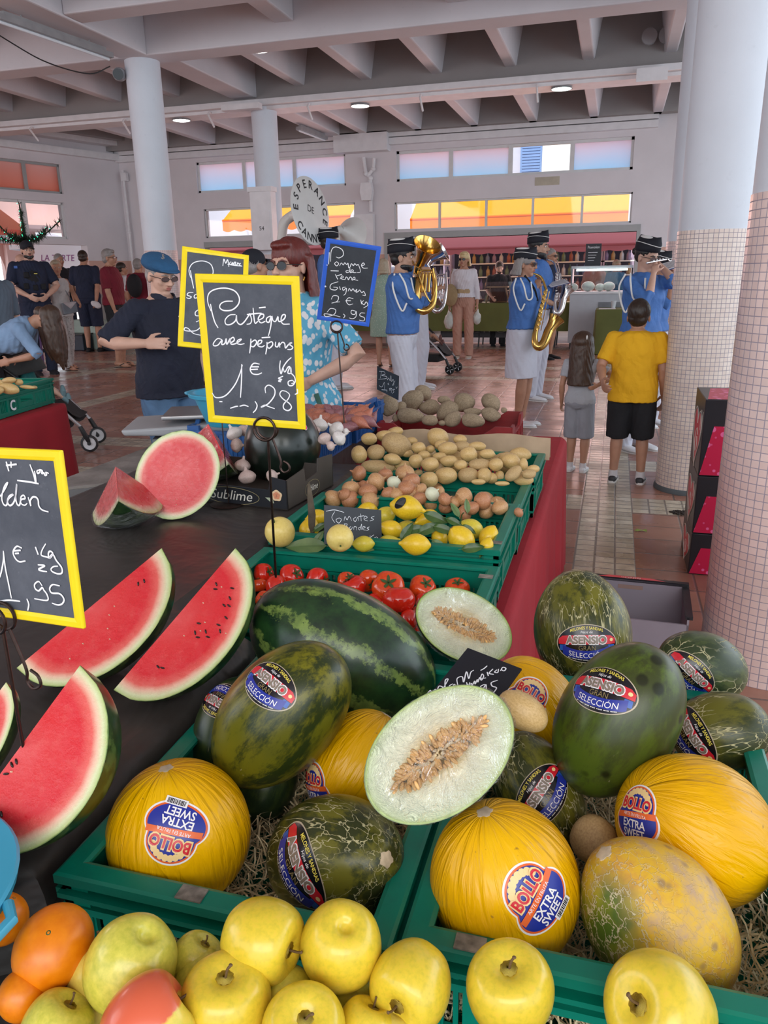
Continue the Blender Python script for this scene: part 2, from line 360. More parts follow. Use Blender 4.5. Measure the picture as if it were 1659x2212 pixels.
def lbx(m,x0,x1,y0,y1,z0,z1):m.add([LW@Vector((x,y,z))for x in(x0,x1)for y in(y0,y1)for z in(z0,z1)],[(0,1,3,2),(4,6,7,5),(0,4,5,1),(2,3,7,6),(0,2,6,4),(1,5,7,3)])
lbx(m,0,18,0,.16,4.20,4.34);lbx(m,0,18,0,.3,4.5,4.6);struct('trim_%d'%k,m,M_TRIM,smooth=False);k+=1
m=MB();lbx(m,0,18,.05,.5,4.6,5.3);struct('trim_%d'%k,m,M_GREY,smooth=False);k+=1
def column(name,label,x,y,r,tile,ztile,ztop,cap=None):
 root=thing(name,None,None,(x,y,0));root['kind']='structure'
 z0=0
 if tile:
  m=MB();m.lathe([(r+.004,.0),(r+.004,ztile)],64);m.build('tiled_base',tile,root)
 m=MB();m.lathe([(r,ztile if tile else 0),(r,ztop)],64);m.build('shaft',M_WHITE,root)
 return root
M_SKIRT=mat('dark grey base skirting',(.10,.12,.13),.6)
c1=column('column','',.60,5.73,.225,M_MOSAIC,1.74,5.3)
m=MB();m.lathe([(.24,0),(.24,.02),(.232,.035)],64);m.build('skirting',M_SKIRT,c1)
c2=column('column','',-6.42,10.5,.235,M_MOSPINK,1.9,ZS+.02)
c3=column('column','',-6.13,13.82,.225,M_MOSPINK,1.9,4.4)
c4=column('column','',.76,9.6,.24,M_MOSPINK,1.80,5.3)
c5=column('column','',.665,3.06,.235,M_MOSPINK,1.74,5.3)
def disc_lamp(px,py,z,label,tint):
 p=PZ(px,py,z);r=thing('ceiling_lamp',label,'lamp',p,group=None)
 m=MB();m.lathe([(.05,.30),(.10,.26),(.16,.02),(.17,0),(.155,.0),(.15,.02),(.09,.24),(.0,.25)],32);m.build('lamp_housing',mat('grey lamp housing',(.25,.25,.26),.4),r)
 m=MB();m.lathe([(.0,.004),(.15,.004),(.15,.012),(0,.012)],32);m.build('lamp_diffuser',emit('lit disc '+label[:8],tint,9),r)
 return r
disc_lamp(1213,193,4.25,'round ceiling lamp with a cool green glow near the right columns',(.72,1,.95))
disc_lamp(778,230,4.25,'round white ceiling lamp hanging above the middle of the hall',(1,.95,.9))
disc_lamp(392,261,4.25,'round white ceiling lamp beside the slender left column',(1,.92,.88))
disc_lamp(557,109,4.43,'round white ceiling lamp just behind the main cross beam',(1,.95,.92))
def tube_lamp(a,b,label):
 a,b=Vector(a),Vector(b);r=thing('tube_light',label,'lamp',(a+b)/2);L=(b-a).length;B=basis(b-a,(0,0,1));R=Matrix((B.col[1],B.col[2],B.col[0])).transposed()
 r.matrix_world=Matrix.Translation((a+b)/2)@R.to_4x4()
 m=MB();m.box((0,0,0),(.12,L,.06));m.box((0,0,.05),(.05,L*.9,.05));m.build('light_housing',mat('grey tube housing',(.30,.30,.31),.35),r,smooth=False)
 m=MB();m.tube([(0,-L/2+.03,-.045),(0,L/2-.03,-.045)],.018);m.build('light_tube',mat('unlit fluorescent tube',(.8,.85,.9),.3,var=0),r)
 for sg in(-1,1):m=MB();m.tube([(0,sg*L*.3,.05),(0,sg*L*.3,.2)],.01);m.build('hanging_rod',mat('grey tube housing',(.3,.3,.3)),r)
 return r
tube_lamp((-6.62,8.0,4.25),(-6.42,9.75,4.25),'grey fluorescent tube light slung under the beam at upper left')
tube_lamp((-6.2,15.6,4.3),(-6.12,16.9,4.3),'small grey tube light under the ceiling behind the middle column')
# ---------------------------------------------------------------- stall furniture
def cloth_folds(mb_verts):pass
M_BLACKCLOTH=NT('black stall tablecloth');_n=M_BLACKCLOTH
M_BLACKCLOTH=_n.fin(_n.mix(_n.ramp(_n.noise(2.2,5,.6),[(.35,0.),(.7,1.)]),(.028,.024,.022),(.060,.052,.047)),_n.ramp(_n.noise(4,4),[(.3,.33),(.7,.52)]),_n.bump(_n.noise(3.5,4,.6,dist=.6),.55,.03))
M_REDCLOTH=NT('red tablecloth');_n=M_REDCLOTH
M_REDCLOTH=_n.fin(_n.mix(_n.noise(3,3),(.28,.005,.014),(.42,.012,.024)),.75,_n.bump(_n.noise(9,4),.2,.02))
M_WOODT=mat('worn grey wooden board',(.23,.205,.19),.7,vs=9,var=.3,bump=.2)
M_STEEL=mat('brushed grey metal',(.42,.42,.43),.35,.9,var=.08)
M_DARKMET=mat('dark iron wire',(.055,.035,.03),.38,.85,var=.25,vs=60)
ZR,ZT,ZB=.83,.69,.84
def drape(name,poly_top,ztop,hang,fold_n,amp,mt,zdrop=0,rad=.03,sub=6,skip=()):
 """a cloth: top polygon (CCW list of xy) with rounded edge and wavy skirts"""
 m=MB();n=len(poly_top);P=[]
 for i in range(n):
  a,b=Vector(poly_top[i]),Vector(poly_top[(i+1)%n]);L=(b-a).length;k=max(2,int(L/.025));d=(b-a).normalized();nrm=Vector((d.y,-d.x))
  for j in range(k):
   t=j/k;P.append((a+(b-a)*t,nrm,i,t*L))
 R=[]
 prof=[(0,0),(rad*.5,-rad*.13),(rad*.87,-rad*.5),(rad,-rad)]+[(rad,-rad-(hang-rad)*q/sub)for q in range(1,sub+1)]
 for(o,z)in prof:
  row=[]
  for(p,nr,i,s)in P:
   q=max(0,(-z-rad)/max(hang-rad,1e-6));wv=amp*q*(math.sin(s*fold_n+i*1.7)+.5*math.sin(s*fold_n*2.3+i));zz=z if i not in skip else max(z,-rad)
   row.append((p.x+nr.x*(o+wv+amp*q*.8),p.y+nr.y*(o+wv+amp*q*.8),ztop+zz))
  R.append(row)
 m.rings(R[::-1],caps=False);base=len(m.v);m.add([(p.x,p.y,ztop)for(p,_,_,_)in P],[tuple(range(len(P)))])
 return m
t=thing('stall_table','long market table hidden by the red cloth under the green crates','table',(-.5,2.2,0))
m=MB();m.bb(-.63,.30,-1.05,1.35,ZT-.03,ZT-.004);m.build('tabletop',M_WOODT,t,smooth=False)
for sx in(-.55,.22):
 for sy in(-.95,1.25):
  q=MB();q.tube([(sx,sy,0),(sx,sy,ZT-.03)],.018);q.build('leg',M_STEEL,t)
o=drape('red_tablecloth',[(-1.15,1.28),(-.215,1.28),(-.215,3.98),(-1.15,3.98)],ZT,ZT-.01,14,.018,M_REDCLOTH).build('tablecloth',M_REDCLOTH)
tag(o,'bright red tablecloth hanging to the floor beneath the stacked green produce crates','tablecloth')
o=drape('black cloth',[(-1.62,.60),(-.655,.60),(-.655,1.20),(-.86,1.30),(-.86,2.60),(-1.62,2.60)],ZB,.34,9,.012,M_BLACKCLOTH,rad=.045).build('tablecloth',M_BLACKCLOTH)
tag(o,'black cloth covering the raised counter under the cut watermelons','tablecloth')
t=thing('counter','raised counter board beneath the black cloth','counter',(-1.2,1.6,0))
m=MB();m.bb(-.4,.3,-.9,.95,ZB-.035,ZB-.012);m.build('counter_board',M_WOODT,t,smooth=False)
for sx in(-.35,.25):
 for sy in(-.8,.85):q=MB();q.tube([(sx,sy,0),(sx,sy,ZB-.03)],.02);q.build('leg',M_STEEL,t)
o=drape('front cloth',[(-1.3,.20),(.7,.20),(.7,.575),(-1.3,.575)],.70,.55,9,.01,M_BLACKCLOTH,rad=.02).build('tablecloth',M_BLACKCLOTH)
tag(o,'black cloth below the apples and oranges at the front of the stall','tablecloth')
o=drape('mid cloth',[(-.64,.585),(.4,.585),(.4,1.26),(-.64,1.26)],ZT+.002,.5,9,.01,M_BLACKCLOTH,rad=.01).build('tablecloth',M_BLACKCLOTH)
tag(o,'dark cloth under the two green melon crates','tablecloth')
t=thing('side_table','grey wooden side table behind the cut watermelons, holding the scale','table',(-1.9,3.0,0))
pa=PZ(150,1060,.80);m=MB()
m.add([(x,y,z)for z in(-.035+.80,.80)for x,y in((-.02,-.85),(.62,-.36),(.62,1.2),(-.02,1.2))],[(3,2,1,0),(4,5,6,7),(0,1,5,4),(1,2,6,5),(2,3,7,6),(3,0,4,7)])
m.build('tabletop',M_WOODT,t,smooth=False)
m=MB();m.add([(x,y,z)for z in(.735,.79)for x,y in((-.03,-.87),(.62,-.38),(.62,-.36),(-.02,-.85))],[(3,2,1,0),(4,5,6,7),(0,1,5,4),(1,2,6,5),(2,3,7,6),(3,0,4,7)]);m.build('edge_band',M_STEEL,t,smooth=False)
for x,y in((.02,-.78),(.55,-.3),(.02,1.1),(.55,1.1)):q=MB();q.bb(x-.02,x+.02,y-.02,y+.02,0,.77);q.build('leg',M_STEEL,t,smooth=False)
# ---------------------------------------------------------------- crates
M_GREEN=NT('green crate plastic');_n=M_GREEN
M_GREEN=_n.fin(_n.mix(_n.ramp(_n.noise(18,5,.7),[(.5,0.),(.8,.5)]),(.0,.19,.125),(.004,.11,.08)),.33,_n.bump(_n.noise(50,3),.08,.002))
M_BLUEC=mat('blue crate plastic',(.018,.095,.30),.4,var=.2,vs=14)
M_REDC=mat('dark red crate plastic',(.24,.018,.02),.45,var=.25,vs=10)
M_TAPE=mat('dirty sticker residue',(.22,.20,.17),.6,var=.5,vs=60)
def crate(label,x,y,z,w,d,h,mt,rot=0,group=None,style='green',marks=()):
 t=thing('produce_crate',label,'crate',(x,y,z),rot,group)
 m=MB();m.bb(-w/2+.01,w/2-.01,-d/2+.01,d/2-.01,0,.008)
 for i in range(1,8):xx=-w/2+w*i/8;m.bb(xx-.004,xx+.004,-d/2+.01,d/2-.01,-.004,.004)
 m.build('base',mt,t,smooth=False)
 for side in range(4):
  L=w if side<2 else d;off=d/2 if side<2 else w/2;m=MB();th=.006
  R=Matrix.Rotation((0,PI,-PI/2,PI/2)[side],4,'Z')
  def B(x0,x1,y0,y1,z0,z1):m.box(R@Vector(((x0+x1)/2,-off+(y0+y1)/2,(z0+z1)/2)),(abs(x1-x0),abs(y1-y0),z1-z0),R.to_3x3())
  if style=='green':
   B(-L/2,L/2,.004,.004+th,0,h*.16)
   B(-L/2,L/2,.004,.004+th,h*.66,h*.97)
   B(-L/2,L/2,-.003,.010,h*.60,h*.67)
   B(-L/2,L/2,-.003,.010,h*.12,h*.17)
   B(-L/2,-L/2+.035,.0,.012,0,h*.97);B(L/2-.035,L/2,.0,.012,0,h*.97)
   hw=.065
   B(-hw-.025,-hw,.002,.010,h*.15,h*.68);B(hw,hw+.025,.002,.010,h*.15,h*.68)
   B(-hw,hw,.004,.009,h*.15,h*.36)
   x0,x1=hw+.025,L/2-.035;nb=max(4,int((x1-x0)/.0135))
   for sg in(-1,1):
    for i in range(nb+1):xx=x0+(x1-x0)*i/nb;B(sg*xx-.0028,sg*xx+.0028,.003,.009,h*.15,h*.68)
   for xx in(-L*.33,L*.33):B(xx-.01,xx+.01,-.004,.004,h*.15,h*.68)
  elif style=='blue':
   B(-L/2,L/2,.002,.008,0,h*.80)
   for i in range(int(L/.02)):xx=-L/2+.01+i*.02;B(xx-.003,xx+.003,-.001,.004,h*.08,h*.72)
   B(-L/2,L/2,-.008,.010,h*.78,h*.86)
   B(-L/2,-L/2+.05,-.004,.012,h*.5,h*1.0);B(L/2-.05,L/2,-.004,.012,h*.5,h*1.0)
   if side>=2:
    B(-.09,.09,-.006,.010,h*1.08,h*1.22)
    for sg in(-1,1):
     a=Vector((sg*.085,-off+.002,h*1.15));b=Vector((sg*.12,-off+.002,h*.82));m.tube([R@a,R@b],(.012,.009),seg=6)
  else:
   B(-L/2,L/2,.002,.008,0,h*.72)
   B(-L/2,L/2,-.004,.010,h*.66,h*.73);B(-L/2,L/2,-.004,.010,h*.30,h*.35);B(-L/2,L/2,-.004,.010,.0,h*.06)
   for i in range(7):xx=-L/2+L*i/6;xx=max(-L/2+.006,min(L/2-.006,xx));B(xx-.006,xx+.006,-.006,.004,0,h*.7)
   for sg in(-1,1):
    pts=[(sg*L/2,h*.7),(sg*L/2,h*1.0),(sg*(L/2-.075),h*1.0),(sg*(L/2-.14),h*.7)]
    vs=[R@Vector((p[0],-off+yy,p[1]))for yy in(-.004,.008)for p in pts]
    m.add(vs,[(0,1,2,3),(7,6,5,4),(0,4,5,1),(1,5,6,2),(2,6,7,3)])
  m.build('side_wall',mt,t,smooth=False)
 if style=='green':
  m=MB()
  for side in range(4):
   L=w if side<2 else d;off=d/2 if side<2 else w/2;R=Matrix.Rotation((0,PI,-PI/2,PI/2)[side],4,'Z').to_3x3()
   pr=[(-.006,h*.90),(-.006,h*.985),(-.002,h),(.018,h),(.023,h*.985),(.023,h*.955),(.012,h*.95),(.010,h*.90)]
   vs=[R@Vector((sx*(L/2+(.006 if sx else 0)-(yy+.006)*1.0),-off+yy,zz))for sx in(-1,1)for(yy,zz)in pr]
   n8=len(pr);m.add(vs,[(i,(i+1)%n8,n8+(i+1)%n8,n8+i)for i in range(n8)])
   for(zz,dd)in((h*.80,.010),):
    m.box(R@Vector((0,-off-.002,zz)),(L+.004,.014,h*.05),R)
  m.build('rim',mt,t,smooth=False)
  for(mx,my)in marks:
   q=MB();q.box((mx,my,h+.0015),(.032,.020,.002));q.build('label_residue',M_TAPE,t,smooth=False)
 return t
HC=ZR-ZT
crate('green melon crate at the front left, holding the yellow melon and netted melon',-.385,.905,ZT+.005,.40,.60,HC,M_GREEN,marks=[(-.03,-.293)])
crate('green melon crate at the front right, holding two big yellow melons',.04,.92,ZT+.005,.41,.60,HC,M_GREEN,marks=[(-.14,-.293)])
crate('green crate of red tomatoes behind the whole striped watermelon',-.525,1.51,ZT+.004,.60,.40,HC,M_GREEN,marks=[(.283,.13)])
crate('green crate of lemons behind the tomato crate',-.53,1.955,ZT+.03,.60,.40,HC,M_GREEN,marks=[(.286,-.15)])
crate('green crate of brown onions between the lemons and the pale potatoes',-.53,2.345,ZT+.01,.60,.36,HC,M_GREEN)
crate('green crate heaped with pale yellow potatoes',-.53,2.73,ZT+.01,.62,.38,HC,M_GREEN)
crate('dark red crate of dusty brown potatoes behind the pale potatoes',-.71,3.60,ZT+.0,.62,.42,.155,M_REDC,style='red')
crate('dark blue crate of garlic bulbs beside the dark watermelon',-1.345,2.93,.80,.58,.36,.13,M_BLUEC,style='blue')
crate('dark blue crate of shallots behind the garlic crate',-1.33,3.34,.80,.58,.42,.13,M_BLUEC,style='blue')
t=thing('crate_stand','low wooden box raising the blue garlic and shallot crates','box',(-1.34,3.12,0));m=MB();m.bb(-.27,.27,-.36,.44,.0,.795);m.build('plinth',M_BLACKCLOTH,t,smooth=False)
o=MB()
a=PZ(850,940,.86);b=PZ(1165,975,.88)
m=MB();R=[]
for i in range(13):
 q=i/12;x=-.80+.60*q;y=2.93+.015*math.sin(q*7);h=.10+.012*math.sin(q*11)
 R.append([(x,y,ZR-.02),(x,y+.02,ZR+h*.7),(x,y+.035,ZR+h*.55),(x,y+.05,ZR-.02)])
m.rings(R,closed=False,caps=False);R2=[[Vector(v)+Vector((0,.004,0))for v in r]for r in R];m.rings([r[::-1]for r in R2],closed=False,caps=False)
M_CARD=mat('brown cardboard',(.40,.29,.19),.8,var=.15,vs=12)
tag(m.build('cardboard_liner',M_CARD),'torn brown cardboard strip folded along the back of the pale potatoes','cardboard')
LZ=.78
ct=[PZ(183,885+170,LZ-.1)]
_p1,_p0=PZ(120,869,LZ+.005),PZ(0,906,LZ+.005);_e=(_p1-_p0).normalized();_n2=Vector((-_e.y,_e.x,0));_q=lambda a,b:tuple((_p1+_e*a+_n2*b)[:2])
o=drape('x',[_q(-1.6,-.05),_q(.0,-.05),_q(.0,.75),_q(-1.6,.75)],LZ,.72,8,.03,M_REDCLOTH,rad=.03).build('tablecloth',M_REDCLOTH)
tag(o,'red tablecloth on the neighbouring stall at the left edge','tablecloth')
t=thing('neighbour_table','table under the red cloth at the left edge','table',(*_q(-.75,.3),0),math.atan2(_e.y,_e.x));m=MB();m.bb(-.7,.65,-.28,.35,LZ-.05,LZ-.012);m.build('tabletop',M_WOODT,t,smooth=False)
for sx in(-.45,.45):q=MB();q.tube([(sx,0,0),(sx,0,LZ-.04)],.02);q.build('leg',M_STEEL,t)
c=crate('green crate marked with a white C, full of large potatoes, on the left red cloth',_q(-.30,.20)[0],_q(-.30,.20)[1],LZ+.005,.60,.40,.15,M_GREEN,rot=math.atan2(_e.y,_e.x))
def sign_text(name,t,M,h,mt,parent=None,**kw):
 m=MB();put_text(m,t,lambda x,y:M@Vector((x,y,0)),h,**kw);return m.build(name,mt,parent,smooth=False)
M_CHALK=mat('white chalk ink',(.86,.88,.92),.6,var=.04)
q=sign_text('crate_letter','C',Matrix.Translation((-.16,-.2085,.03))@Matrix.Rotation(PI/2,4,'X'),.055,M_CHALK,c,bold=.03)
M_SCALE=mat('pale grey scale plastic',(.36,.37,.39),.35,var=.06);M_SCALED=mat('dark grey scale plastic',(.14,.15,.165),.4)
pc=PZ(470,945,.90);t=thing('market_scale','grey counter scale with a steel pan behind the halved watermelon','scale',(-1.72,2.92,.80),math.radians(22))
m=MB();pts=[(-.20,.05),(.22,.05),(.22,.125),(-.20,.11)]
m.bb(-.14,.2,-.15,.15,.012,.07);m.build('scale_body',M_SCALED,t,auto=30)
m=MB();m.add([(-.26,-.17,.115),(.24,-.17,.13),(.24,.17,.13),(-.26,.17,.115),(-.25,-.165,.09),(.23,-.165,.07),(.23,.165,.07),(-.25,.165,.09)],[(0,1,2,3),(7,6,5,4),(0,4,5,1),(1,5,6,2),(2,6,7,3),(3,7,4,0)]);bevel(m.build('scale_housing',M_SCALE,t,smooth=False),.01,3)
m=MB();m.bb(-.10,.22,-.13,.13,.142,.160);bevel(m.build('weighing_pan',M_STEEL,t,smooth=False),.006)
for x in(-.1,.16):
 for y in(-.12,.12):q=MB();q.lathe([(.015,0),(.015,.02)],12,c=(x,y,-.0));q.build('foot',M_SCALED,t)
M_CYAN=mat('turquoise plastic',(.05,.36,.55),.35,var=.08,vs=5)
def tub(label,p,r0,r1,h,rot=None,lip=.02):
 t=thing('plastic_tub',label,'tub',p,rot)
 m=MB();m.lathe([(0,0),(r0,0),(r0+.004,.004),(r1,h-.02),(r1+.002,h-.016),(r1+lip,h-.014),(r1+lip+.003,h-.003),(r1+lip,h),(r1+.004,h),(r1-.002,h-.006),(r0-.002,.008),(0,.008)],48);m.build('bowl',M_CYAN,t)
 for sg in(-1,1):q=MB();q.tube([(sg*(r1+lip),-.04,h-.008),(sg*(r1+lip+.018),-.025,h-.008),(sg*(r1+lip+.018),.025,h-.008),(sg*(r1+lip),.04,h-.008)],.006);q.build('handle',M_CYAN,t)
 return t
p=PZ(498,915,.965);dd=depth(p);tub('turquoise plastic tub standing on the scale pan behind the price board',p,.085,.128,.125)
p=PD(-62,2130,.80);tub('turquoise plastic tub cut off at the lower left corner',(p.x-.086,p.y-.03,.80),.10,.125,.12)
M_CARTON=mat('black printed carton',(.016,.017,.022),.35,var=.2);M_CARTONI=mat('brown carton side',(.06,.048,.04),.5,var=.2);M_CREAM=mat('cream print',(.75,.72,.64),.5,var=0);M_GOLD=mat('dull gold print',(.30,.25,.13),.5,var=0)
pl=PZ(462,1085,ZB+.001);pr=PZ(622,1103,ZB+.001);pb=PZ(716,1050,ZB+.001)
e1=(pr-pl).normalized();e1.z=0;e1.normalize();e2=Vector((-e1.y,e1.x,0));Wc=(pr-pl).length+.20;Dc=.30
Mc=Matrix((e1,e2,Vector((0,0,1)))).transposed().to_4x4();org=pr-e1*Wc
t=thing('carton','open black carton printed with cream lettering holding the dark watermelon','box',org,Mc.to_3x3())
def plate(mb,poly,th,M):mb.prism(poly,th,M)
H1,H2=.058,.098
MF=Matrix.Rotation(PI/2,4,'X')
m=MB();m.prism([(0,0),(Wc,0),(Wc,H2-.008),(Wc-.055,H2),(Wc-.062,H1),(0,H1)],-.004,MF);m.build('front_panel',M_CARTON,t,smooth=False)
MS=Matrix.Translation((Wc,0,0))@Matrix.Rotation(PI/2,4,'Z')@Matrix.Rotation(PI/2,4,'X')
m=MB();m.prism([(0,0),(Dc,0),(Dc,H2+.008),(Dc-.10,H2+.015),(Dc-.105,.07),(.115,.06),(.11,H2+.004),(0,H2-.008)],-.004,MS);m.build('side_panel',M_CARTONI,t,smooth=False)
m=MB();m.bb(0,Wc,Dc-.004,Dc,0,.07);m.build('back_panel',M_CARTONI,t,smooth=False)
m=MB();m.bb(0,.004,0,Dc,0,.07);m.build('side_panel',M_CARTONI,t,smooth=False)
m=MB();m.bb(0,Wc,0,Dc,0,.004);m.build('bottom_panel',M_CARTONI,t,smooth=False)
Pf=lambda x,y:Vector((x,-.0012,y));Ps=lambda x,y:Vector((Wc+.0012,x,y))
sx=Wc-.175
q=MB();put_text(q,'Sublime',Pf,.030,x=sx-.02,y=.016,shear=.25,width=.150);q.build('carton_lettering',M_CREAM,t,smooth=False)
def ring2(P,cx,cy,a,b,wd,n=40,a0=0,a1=2*PI):
 m=MB();vs=[];
 for i in range(n+1):an=a0+(a1-a0)*i/n;vs+=[P(cx+a*math.cos(an),cy+b*math.sin(an)),P(cx+(a-wd)*math.cos(an),cy+(b-wd)*math.sin(an))]
 m.add(vs,[(2*i,2*i+1,2*i+3,2*i+2)for i in range(n)]);return m
ring2(Pf,sx-.02,.028,.100,.0275,.0020).build('printed_oval',M_GOLD,t,smooth=False)
q=MB();put_text(q,'Sublime',Ps,.020,x=.155,y=.022,shear=.25,width=.07);q.build('carton_lettering',M_CREAM,t,smooth=False)
ring2(Ps,.155,.030,.048,.026,.0015).build('printed_oval',M_GOLD,t,smooth=False)
def disc(P,cx,cy,a,b,n=24,wob=0):
 m=MB();m.add([P(cx,cy)]+[P(cx+a*(1+wob*math.sin(5*an))*math.cos(an),cy+b*(1+wob*math.sin(5*an))*math.sin(an))for an in[2*PI*i/n for i in range(n)]],[(0,i+1,(i+1)%n+1)for i in range(n)]);return m
Pf2=lambda x,y:Vector((x,-.0018,y));Pf3=lambda x,y:Vector((x,-.0024,y))
disc(Pf,Wc-.035,.043,.018,.017,wob=.08).build('printed_rose',mat('pale rose print',(.85,.62,.38),.5,var=0),t,smooth=False)
disc(Pf2,Wc-.035,.043,.012,.011,wob=.08).build('printed_rose_heart',mat('coral print',(.75,.30,.16),.5,var=0),t,smooth=False)
q=MB();put_text(q,'S',Pf3,.011,x=Wc-.035,y=.038,shear=.3);q.build('carton_letter',mat('dark coral',(.35,.12,.08),.5,var=0),t,smooth=False)
q=MB();q.add([Pf(Wc-.05,.035),Pf(Wc-.075,.034),Pf(Wc-.058,.022),Pf(Wc-.045,.018)],[(0,1,2,3)]);q.build('printed_leaf',mat('pale green print',(.45,.50,.36),.5,var=0),t,smooth=False)
M_PINK=NT('pink heart print');_n=M_PINK;M_PINK=_n.fin(_n.mix(_n.ramp(_n.vor(22,rnd=.7),[(.28,1.),(.32,0.)]),(.62,.01,.07),(.85,.16,.38)),.4)
M_HEART=mat('coral red heart print',(.70,.07,.09),.35,var=.15,vs=8)
def heart_poly(s=1,sy=1):return[(s*.0625*16*math.sin(a)**3,s*sy*.0625*(13*math.cos(a)-5*math.cos(2*a)-2*math.cos(3*a)-math.cos(4*a)))for a in[2*PI*i/36 for i in range(36)]]
HX,HY=.455,4.42
def carton_stack(i,z0,z1,label):
 t=thing('fruit_carton',label,'box',(HX,HY,z0),0);h=z1-z0;w,d=.30,.44
 m=MB();m.bb(0,w,-d,0,0,h);bevel(m.build('carton_body',M_CARTON,t,smooth=False),.004)
 L=lambda x,y,e=.0015:Vector((-e,-x,y))
 hp=heart_poly();q=MB();q.add([L(.22-p[0]*.15,h*.46+p[1]*h*.40)for p in hp],[tuple(range(36))]);q.build('printed_heart',M_HEART,t,smooth=False)
 q=MB();q.tube([L(.22-p[0]*.165,h*.46+p[1]*h*.44,.002)for p in hp],.0022,4,closed=True);q.build('heart_outline',M_CREAM,t)
 q=MB();q.tube([L(.22+x*.05,h*.34+y*h*.12,.003)for x,y in spline([(1,1),(.2,1.6),(-.8,.8),(-.7,-.4),(.3,-1),(1.1,-.2),(.6,.7)])],.0022,4);q.build('printed_swirl',M_CREAM,t)
 F=lambda x,y,e=.0015:Vector((x,-d-e,y))
 q=MB();q.add([F(.005,.005),F(w-.005,.005),F(w-.005,h*.66),F(.05,h*.66)],[(0,1,2,3)]);q.build('pink_panel',M_PINK,t,smooth=False)
 q=MB();q.add([Vector((.01,-d+.01,h+.0012)),Vector((w-.01,-d+.01,h+.0012)),Vector((w-.01,-.01,h+.0012)),Vector((.06,-.05,h+.0012))],[(0,1,2,3)]);q.build('pink_lid',M_PINK,t,smooth=False)
 q=MB();q.tube([L(.40,h*.55,.002),L(.40,h*.82,.002),L(.33,h*.82,.002),L(.33,h*.55,.002)],.0014,4,closed=True);q.build('printed_frame',M_CREAM,t)
 return t
carton_stack(0,0,.22,'black fruit carton with a red heart, lowest of the stack between the mosaic columns')
carton_stack(1,.222,.52,'black fruit carton with red heart and pink side, middle of the stack by the column')
carton_stack(2,.522,.90,'black fruit carton with red heart and pink lid, top of the stack by the column')
M_LILAC=mat('grey lilac carton inside',(.27,.245,.29),.6,var=.06)
t=thing('empty_carton','open empty carton with lilac grey inside and pink printed rim, behind the standing green melon','box',(.12,3.05,0),math.radians(-2))
m=MB();m.bb(-.20,.24,.15,.158,0,.245);m.bb(-.20,.24,-.15,-.142,0,.2);m.bb(.232,.24,-.15,.158,0,.23);m.bb(-.20,-.192,-.15,.158,0,.23);m.bb(-.2,.24,-.15,.158,0,.006);m.build('carton_walls',M_LILAC,t,smooth=False)
m=MB();m.bb(-.205,.25,.150,.175,.236,.250);m.bb(.225,.252,-.15,.17,.222,.236);m.build('carton_rim',M_CARTON,t,smooth=False)
m=MB();m.add([(-.12,.150,.2515),(.16,.150,.2515),(.10,.174,.2515),(-.07,.174,.2515)],[(0,1,2,3)]);m.build('pink_flap',M_HEART,t,smooth=False)
m=MB();m.bb(-.03,.07,.148,.1495,.205,.222);m.build('hand_hole',mat('brown card edge',(.30,.2,.17),.7),t,smooth=False)
sign_text('carton_lettering','fashiOn',Matrix.Translation((.02,.1685,.2525))@Matrix.Rotation(PI,4,'Z'),.018,M_CREAM,t,y=.003)
# ---------------------------------------------------------------- produce
def axis_nodes(n,ks,kz,tw=0):
 x,y,z=n.sep();return n.math('ARCTAN2',y,x),z
def rib_vec(n,zs=.22):
 return n.scale(1,1,zs)
def m_yellow():
 n=NT('yellow melon rind');v=rib_vec(n,.16)
 c=n.ramp(n.noise(9,4,vec=v),[(.3,(.68,.33,.0)),(.6,(.82,.44,.0)),(.8,(.88,.52,.008))])
 c=n.mix(n.ramp(n.noise(14,6,.7,vec=n.scale(1,1,.4)),[(.70,0.),(.76,.35)]),c,(.62,.46,.16))
 c=n.mix(n.ramp(n.noise(120,2),[(.72,0.),(.78,.7)]),c,(.30,.15,.02))
 x,y,z=n.sep();an=n.math('ARCTAN2',y,x);wv=n.comb(n.math('MULTIPLY',n.math('COSINE',an),1.8),n.math('MULTIPLY',n.math('SINE',an),1.8),n.math('MULTIPLY',z,5.0));h=n.noise(3.6,3,.5,vec=wv,dist=.6)
 return n.fin(c,.30,n.bump(h,.8,.0065),Specular_IOR_Level=.32)
def crackle(n,sc,zs,wd,loc=(0,0,0)):
 v=n.scale(1,1,zs,loc=loc);w=n.t.nodes.new('ShaderNodeVectorMath');w.operation='MULTIPLY_ADD';n.t.links.new(n.noisec(sc*1.3,v),w.inputs[0]);w.inputs[1].default_value=(.018,)*3;n.t.links.new(v,w.inputs[2])
 return n.ramp(n.vor(sc,w.outputs[0],'DISTANCE_TO_EDGE'),[(wd*.45,1.),(wd,0.)])
